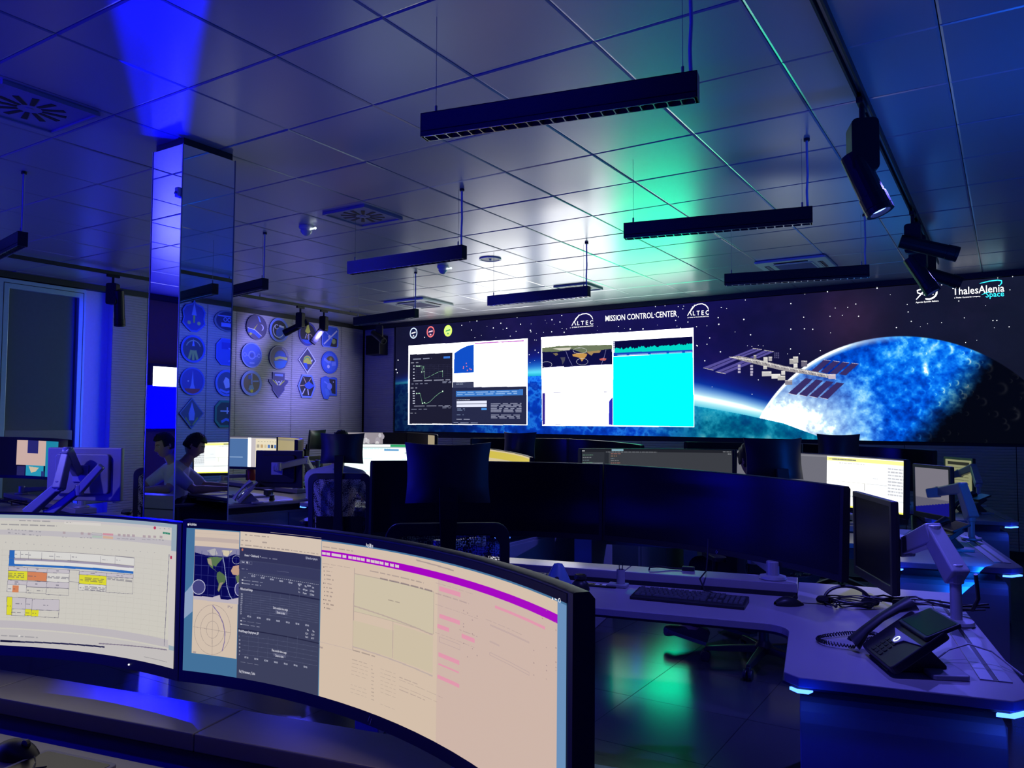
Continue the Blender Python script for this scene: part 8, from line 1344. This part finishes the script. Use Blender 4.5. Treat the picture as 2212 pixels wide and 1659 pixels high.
# ------------------------------------------------------------------ people
def limbs(bm, V_, E_, grow=0.0):
    """closed tapered limbs between joints, later fused into one surface"""
    mb = MB(); mb.bm.free(); mb.bm = bm
    rr = lambda v: tuple(x + grow for x in ((v[1], v[1]) if isinstance(v[1], (int, float)) else v[1]))
    for v in V_: r_ = rr(v); mb.ball(v[0], (r_[0], r_[1], min(r_)), 14)
    for a, b in E_:
        pa, pb, ra, rb = Vector(V_[a][0]), Vector(V_[b][0]), rr(V_[a]), rr(V_[b])
        if max(ra[0], rb[0]) > .07:
            n = max(3, int((pb - pa).length / .03))
            for k in range(1, n): t = k / n; p = pa.lerp(pb, t); x, y = ra[0] + (rb[0] - ra[0]) * t, ra[1] + (rb[1] - ra[1]) * t; mb.ball(p, (x, y, min(x, y)), 14)
        else: mb.cyl(pa, pb, sum(ra) / 2, sum(rb) / 2, 14)
def fuse(bm, name, m, voxel, smooth):
    me = bpy.data.meshes.new(name); bmesh.ops.recalc_face_normals(bm, faces=bm.faces); bm.to_mesh(me); bm.free(); t = bpy.data.objects.new('t', me); COL.objects.link(t)
    rm = t.modifiers.new('r', 'REMESH'); rm.mode = 'VOXEL'; rm.voxel_size = voxel; sm = t.modifiers.new('s', 'SMOOTH'); sm.factor = .5; sm.iterations = smooth
    dg = bpy.context.evaluated_depsgraph_get(); dg.update(); out = bpy.data.meshes.new_from_object(t.evaluated_get(dg)); bpy.data.objects.remove(t); out.name = name
    out.materials.clear(); out.materials.append(m); out.polygons.foreach_set('use_smooth', [True] * len(out.polygons)); return out
def head_mesh(bm, M_):
    t = bmesh.new(); bmesh.ops.create_uvsphere(t, u_segments=32, v_segments=24, radius=1)
    for v in t.verts:
        x, y, z = v.co
        p = Vector((x * .074, y * .096, z * .118))
        if z < -.1: k = (-z - .1) / .9; p.x *= 1 - .26 * k; p.y = p.y * (1 - .10 * k) + .016 * k      # jaw
        if y > .5: p.y -= .010 * (y - .5)                                                            # flatter face
        d = lambda cx, cz, s: math.exp(-(((p.x - cx) / s) ** 2 + ((p.z - cz) / s) ** 2)) if y > 0 else 0
        p.y += .026 * math.exp(-(p.x / .013) ** 2 - ((p.z + .022) / .016) ** 2) * (y > 0) + .014 * math.exp(-(p.x / .010) ** 2 - ((p.z - .002) / .026) ** 2) * (y > 0)   # nose
        p.y += .007 * d(0, .035, .03) - .010 * (d(.030, .010, .014) + d(-.030, .010, .014))           # brow, sockets
        p.y += .007 * d(0, -.062, .014) + .012 * d(0, -.096, .022) - .003 * d(0, -.066, .004) * 2      # lips, chin
        v.co = p
    t.verts.index_update(); vs = [bm.verts.new(M_ @ v.co) for v in t.verts]
    for f in t.faces: bm.faces.new([vs[v.index] for v in f.verts])
    t.free()
    for s in (-1, 1):
        e = bmesh.new(); bmesh.ops.create_uvsphere(e, u_segments=12, v_segments=8, radius=1); e.verts.index_update()
        vs = [bm.verts.new(M_ @ Vector((s * .074 + v.co.x * .010 + s * .004 * v.co.y * -1, -.006 + v.co.y * .020, -.004 + v.co.z * .033))) for v in e.verts]
        for f in e.faces: bm.faces.new([vs[v.index] for v in f.verts])
        e.free()
def person(name, label, loc, rz, J, hairm, head_pitch=-20, head_yaw=0, shoes=True):
    """J: joints in a frame with the hips over the origin, facing +y"""
    o = thing(name, label, 'person', loc, rz)
    V_ = []; E_ = []; idx = {}
    def a(k, p, r_, par=None):
        idx[k] = len(V_); V_.append((Vector(p), r_))
        if par: E_.append((idx[par], idx[k]))
    a('pelvis', J['pelvis'], (.155, .12)); a('belly', J['belly'], (.145, .115), 'pelvis'); a('chest', J['chest'], (.165, .12), 'belly'); a('upper', J['upper'], (.13, .095), 'chest'); a('neck', J['neck'], .056, 'upper'); a('neck2', J['neck2'], .049, 'neck')
    for s in ('l', 'r'):
        sg = -1 if s == 'l' else 1
        a('sh' + s, J['sh' + s], .062, 'upper'); a('el' + s, J['el' + s], .042, 'sh' + s); fm_ = Vector(J['el' + s]).lerp(Vector(J['wr' + s]), .35); a('fa' + s, fm_, .043, 'el' + s); a('wr' + s, J['wr' + s], (.028, .022), 'fa' + s)
        d = (Vector(J['wr' + s]) - Vector(J['el' + s])).normalized(); d = Vector((d.x, d.y, d.z * .3 - .06)).normalized(); sd = Vector((d.y, -d.x, 0)).normalized()
        pc = Vector(J['wr' + s]) + d * .06; a('pa' + s, pc, (.036, .016), 'wr' + s)
        for k, (off, L) in enumerate(((-.033, .064), (-.011, .078), (.011, .074), (.033, .056))):
            b0 = pc + d * .030 + sd * off; a('f%d0%s' % (k, s), b0, .0086, 'pa' + s); a('f%d1%s' % (k, s), b0 + d * L * .5 + Vector((0, 0, -.004)), .0078, 'f%d0%s' % (k, s)); a('f%d2%s' % (k, s), b0 + d * L * .9 + Vector((0, 0, -.022)), .0070, 'f%d1%s' % (k, s))
        th = Vector(J['wr' + s]) + d * .032 - sd * .030 * sg; a('t0' + s, th, .0105, 'wr' + s); a('t1' + s, th + d * .030 - sd * .016 * sg + Vector((0, 0, -.006)), .0095, 't0' + s); a('t2' + s, th + d * .055 - sd * .018 * sg + Vector((0, 0, -.014)), .0085, 't1' + s)
        a('hp' + s, J['hp' + s], .090, 'pelvis'); a('kn' + s, J['kn' + s], .060, 'hp' + s); a('ca' + s, Vector(J['kn' + s]).lerp(Vector(J['an' + s]), .35), .055, 'kn' + s); a('an' + s, J['an' + s], .036, 'ca' + s)
        ft = Vector(J['to' + s]); a('to' + s, ft, .028, 'an' + s)
    bm = bmesh.new(); limbs(bm, V_, E_)
    hc = Vector(J['neck2']) + Vector((0, .046, .118)); HM = Matrix.Translation(hc) @ Matrix.Rotation(R(head_yaw), 4, 'Z') @ Matrix.Rotation(R(head_pitch), 4, 'X')
    head_mesh(bm, HM)
    put('body', fuse(bm, 'body', MT['skin'], .0052, 3), o)
    # clothes: shirt with short sleeves, trousers
    def cloth(nm, keys, edges, grow, m):
        vs = [(V_[idx[k]][0] if isinstance(k, str) else k[0], tuple(np.array(V_[idx[k]][1] if not isinstance(V_[idx[k]][1], float) else (V_[idx[k]][1],) * 2) + grow) if isinstance(k, str) else k[1]) for k in keys]
        cb = bmesh.new(); limbs(cb, vs, edges); return put(nm, fuse(cb, nm, m, .011, 5), o)
    sl = lambda s: (Vector(J['sh' + s]).lerp(Vector(J['el' + s]), .72), (.060, .060))
    cloth('t_shirt', ['pelvis', 'belly', 'chest', 'upper', (Vector(J['upper']).lerp(Vector(J['neck']), .62), (.075, .07)), 'shl', sl('l'), 'shr', sl('r')], [(0, 1), (1, 2), (2, 3), (3, 4), (3, 5), (5, 6), (3, 7), (7, 8)], .014, MT['shirt'])
    dn = lambda s: (Vector(J['kn' + s]).lerp(Vector(J['an' + s]), .86), (.058, .058))
    cloth('trousers', [(Vector(J['pelvis']) + Vector((0, 0, .05)), (.165, .13)), 'pelvis', 'hpl', 'knl', dn('l'), 'hpr', 'knr', dn('r')], [(0, 1), (1, 2), (2, 3), (3, 4), (1, 5), (5, 6), (6, 7)], .014, MT['jeans'])
    for s in ('l', 'r'):
        an, to = Vector(J['an' + s]), Vector(J['to' + s]); d = (to - an); d.z = 0; d.normalize(); sd = Vector((d.y, -d.x, 0)); pitch = J.get('pitch' + s, 0.0)
        q = axes(sd, d, (0, 0, 1), an + Vector((0, 0, -.085))) @ Matrix.Rotation(pitch, 4, 'X'); mb = MB(); pts = []
        secs = [(-.075, .030, .045, .085), (-.055, .037, .0, .10), (.0, .040, .0, .105), (.06, .043, .0, .080), (.12, .048, .0, .062), (.17, .044, .0, .050), (.205, .026, .006, .034)]
        vs = []
        for y, w_, zb, zt in secs: vs += [q @ Vector(p) for p in ((-w_, y, .022), (w_, y, .022), (w_ * .96, y, .022 + (zt - .022) * .55), (w_ * .55, y, zt), (-w_ * .55, y, zt), (-w_ * .96, y, .022 + (zt - .022) * .55))]
        n = len(secs); mb._add(vs, [(0, 1, 2, 3, 4, 5), tuple((n - 1) * 6 + k for k in (5, 4, 3, 2, 1, 0))] + [(6 * i + k, 6 * i + (k + 1) % 6, 6 * i + 6 + (k + 1) % 6, 6 * i + 6 + k) for i in range(n - 1) for k in range(6)])
        sh_ = mb.build('shoe', MT['shoe'], o, 0, True); mb = MB(); ol = [(-.036, -.07), (.036, -.07), (.043, .0), (.051, .12), (.046, .18), (.02, .212), (-.02, .212), (-.046, .18), (-.051, .12), (-.043, .0)]
        mb.prism(ol, .0, .024, q); mb.build('sole', MT['sole'], sh_, .003)
    # hair: cap of tufts over the skull
    hb = bmesh.new(); bmesh.ops.create_uvsphere(hb, u_segments=40, v_segments=28, radius=1); rs = random.Random(5)
    for v in list(hb.verts):
        x, y, z = v.co
        if z < -.42 or (y > .50 and z < .48) or (y > .10 and z < -.02 and abs(x) > .2) : v.tag = True
    bmesh.ops.delete(hb, geom=[v for v in hb.verts if v.tag], context='VERTS')
    for v in hb.verts:
        x, y, z = v.co; n_ = .006 * math.sin(17 * x + 3) * math.sin(19 * y) + .006 * rs.random(); g = 1.10 + n_ * 8 + .05 * max(z, 0) + (.06 if y > .3 and z > .4 else 0)
        v.co = HM @ Vector((x * .074 * g, y * .096 * g, z * .118 * (g - .02)))
    hm_ = bpy.data.meshes.new('hair'); hb.to_mesh(hm_); hb.free(); hm_.materials.append(hairm); hm_.polygons.foreach_set('use_smooth', [True] * len(hm_.polygons)); ho = put('hair', hm_, o)
    so = ho.modifiers.new('thick', 'SOLIDIFY'); so.thickness = .012; so.offset = -1
    for s in (-1, 1):
        e = MB(); e.ball(HM @ Vector((s * .030, .0715, .010)), .0100, 10); e.build('eye', MT['eye'], o, 0, True)
        e = MB(); e.ball(HM @ Vector((s * .030, .0785, .010)), .0044, 8); e.build('iris', MT['black'], o, 0, True)
    for s in (-1, 1): MB().tube([HM @ Vector((s * .046, .074, .030)), HM @ Vector((s * .032, .088, .036)), HM @ Vector((s * .016, .094, .032))], [.002, .0036, .0026], 6).build('eyebrow', hairm, o, 0, True)
    MB().tube([HM @ Vector((-.020, .086, -.066)), HM @ Vector((0, .093, -.067)), HM @ Vector((.020, .086, -.066))], .0028, 6).build('mouth', mat('lips', (.30, .12, .10), .5), o, 0, True)
    return o
def pose(**kw):
    J = dict(pelvis=(0, -.06, .60), belly=(0, -.09, .71), chest=(0, -.09, .85), upper=(0, -.06, .97), neck=(0, -.02, 1.045), neck2=(0, .02, 1.105),
             shl=(-.175, -.06, .965), shr=(.175, -.06, .965), ell=(-.25, .15, .80), elr=(.25, .15, .80), wrl=(-.15, .38, .80), wrr=(.17, .38, .80),
             hpl=(-.095, .0, .575), hpr=(.095, .0, .575), knl=(-.14, .43, .555), knr=(.14, .43, .555), anl=(-.14, .46, .105), anr=(.14, .46, .105), tol=(-.15, .60, .045), tor=(.15, .60, .045))
    J.update(kw); return J
person('person', 'seated man seen from behind in a white t-shirt, typing', (-4.68, 4.70, 0), R(30), pose(chest=(0, -.09, .88), upper=(0, -.06, 1.01), neck=(0, -.02, 1.085), neck2=(0, .02, 1.145), shl=(-.185, -.06, 1.005), shr=(.185, -.06, 1.005)), MT['hair'], -22)
person('person', 'dark haired man in pale t-shirt looking down, seen in profile in the mirror', (-1.29, 4.90, 0), R(48),
       pose(neck=(0, .0, 1.045), neck2=(0, .045, 1.105), knl=(-.20, .42, .52), anl=(-.227, .44, .125), tol=(-.38, .53, .085), pitchl=R(16), knr=(.17, .44, .55), anr=(.226, .56, .105), tor=(.19, .72, .045)), MT['hair'], -28)
person('person', 'person at the left console, seen only as a slice in the column mirror', (-7.20, .80, 0), R(8), pose(), MT['hair'], -18)
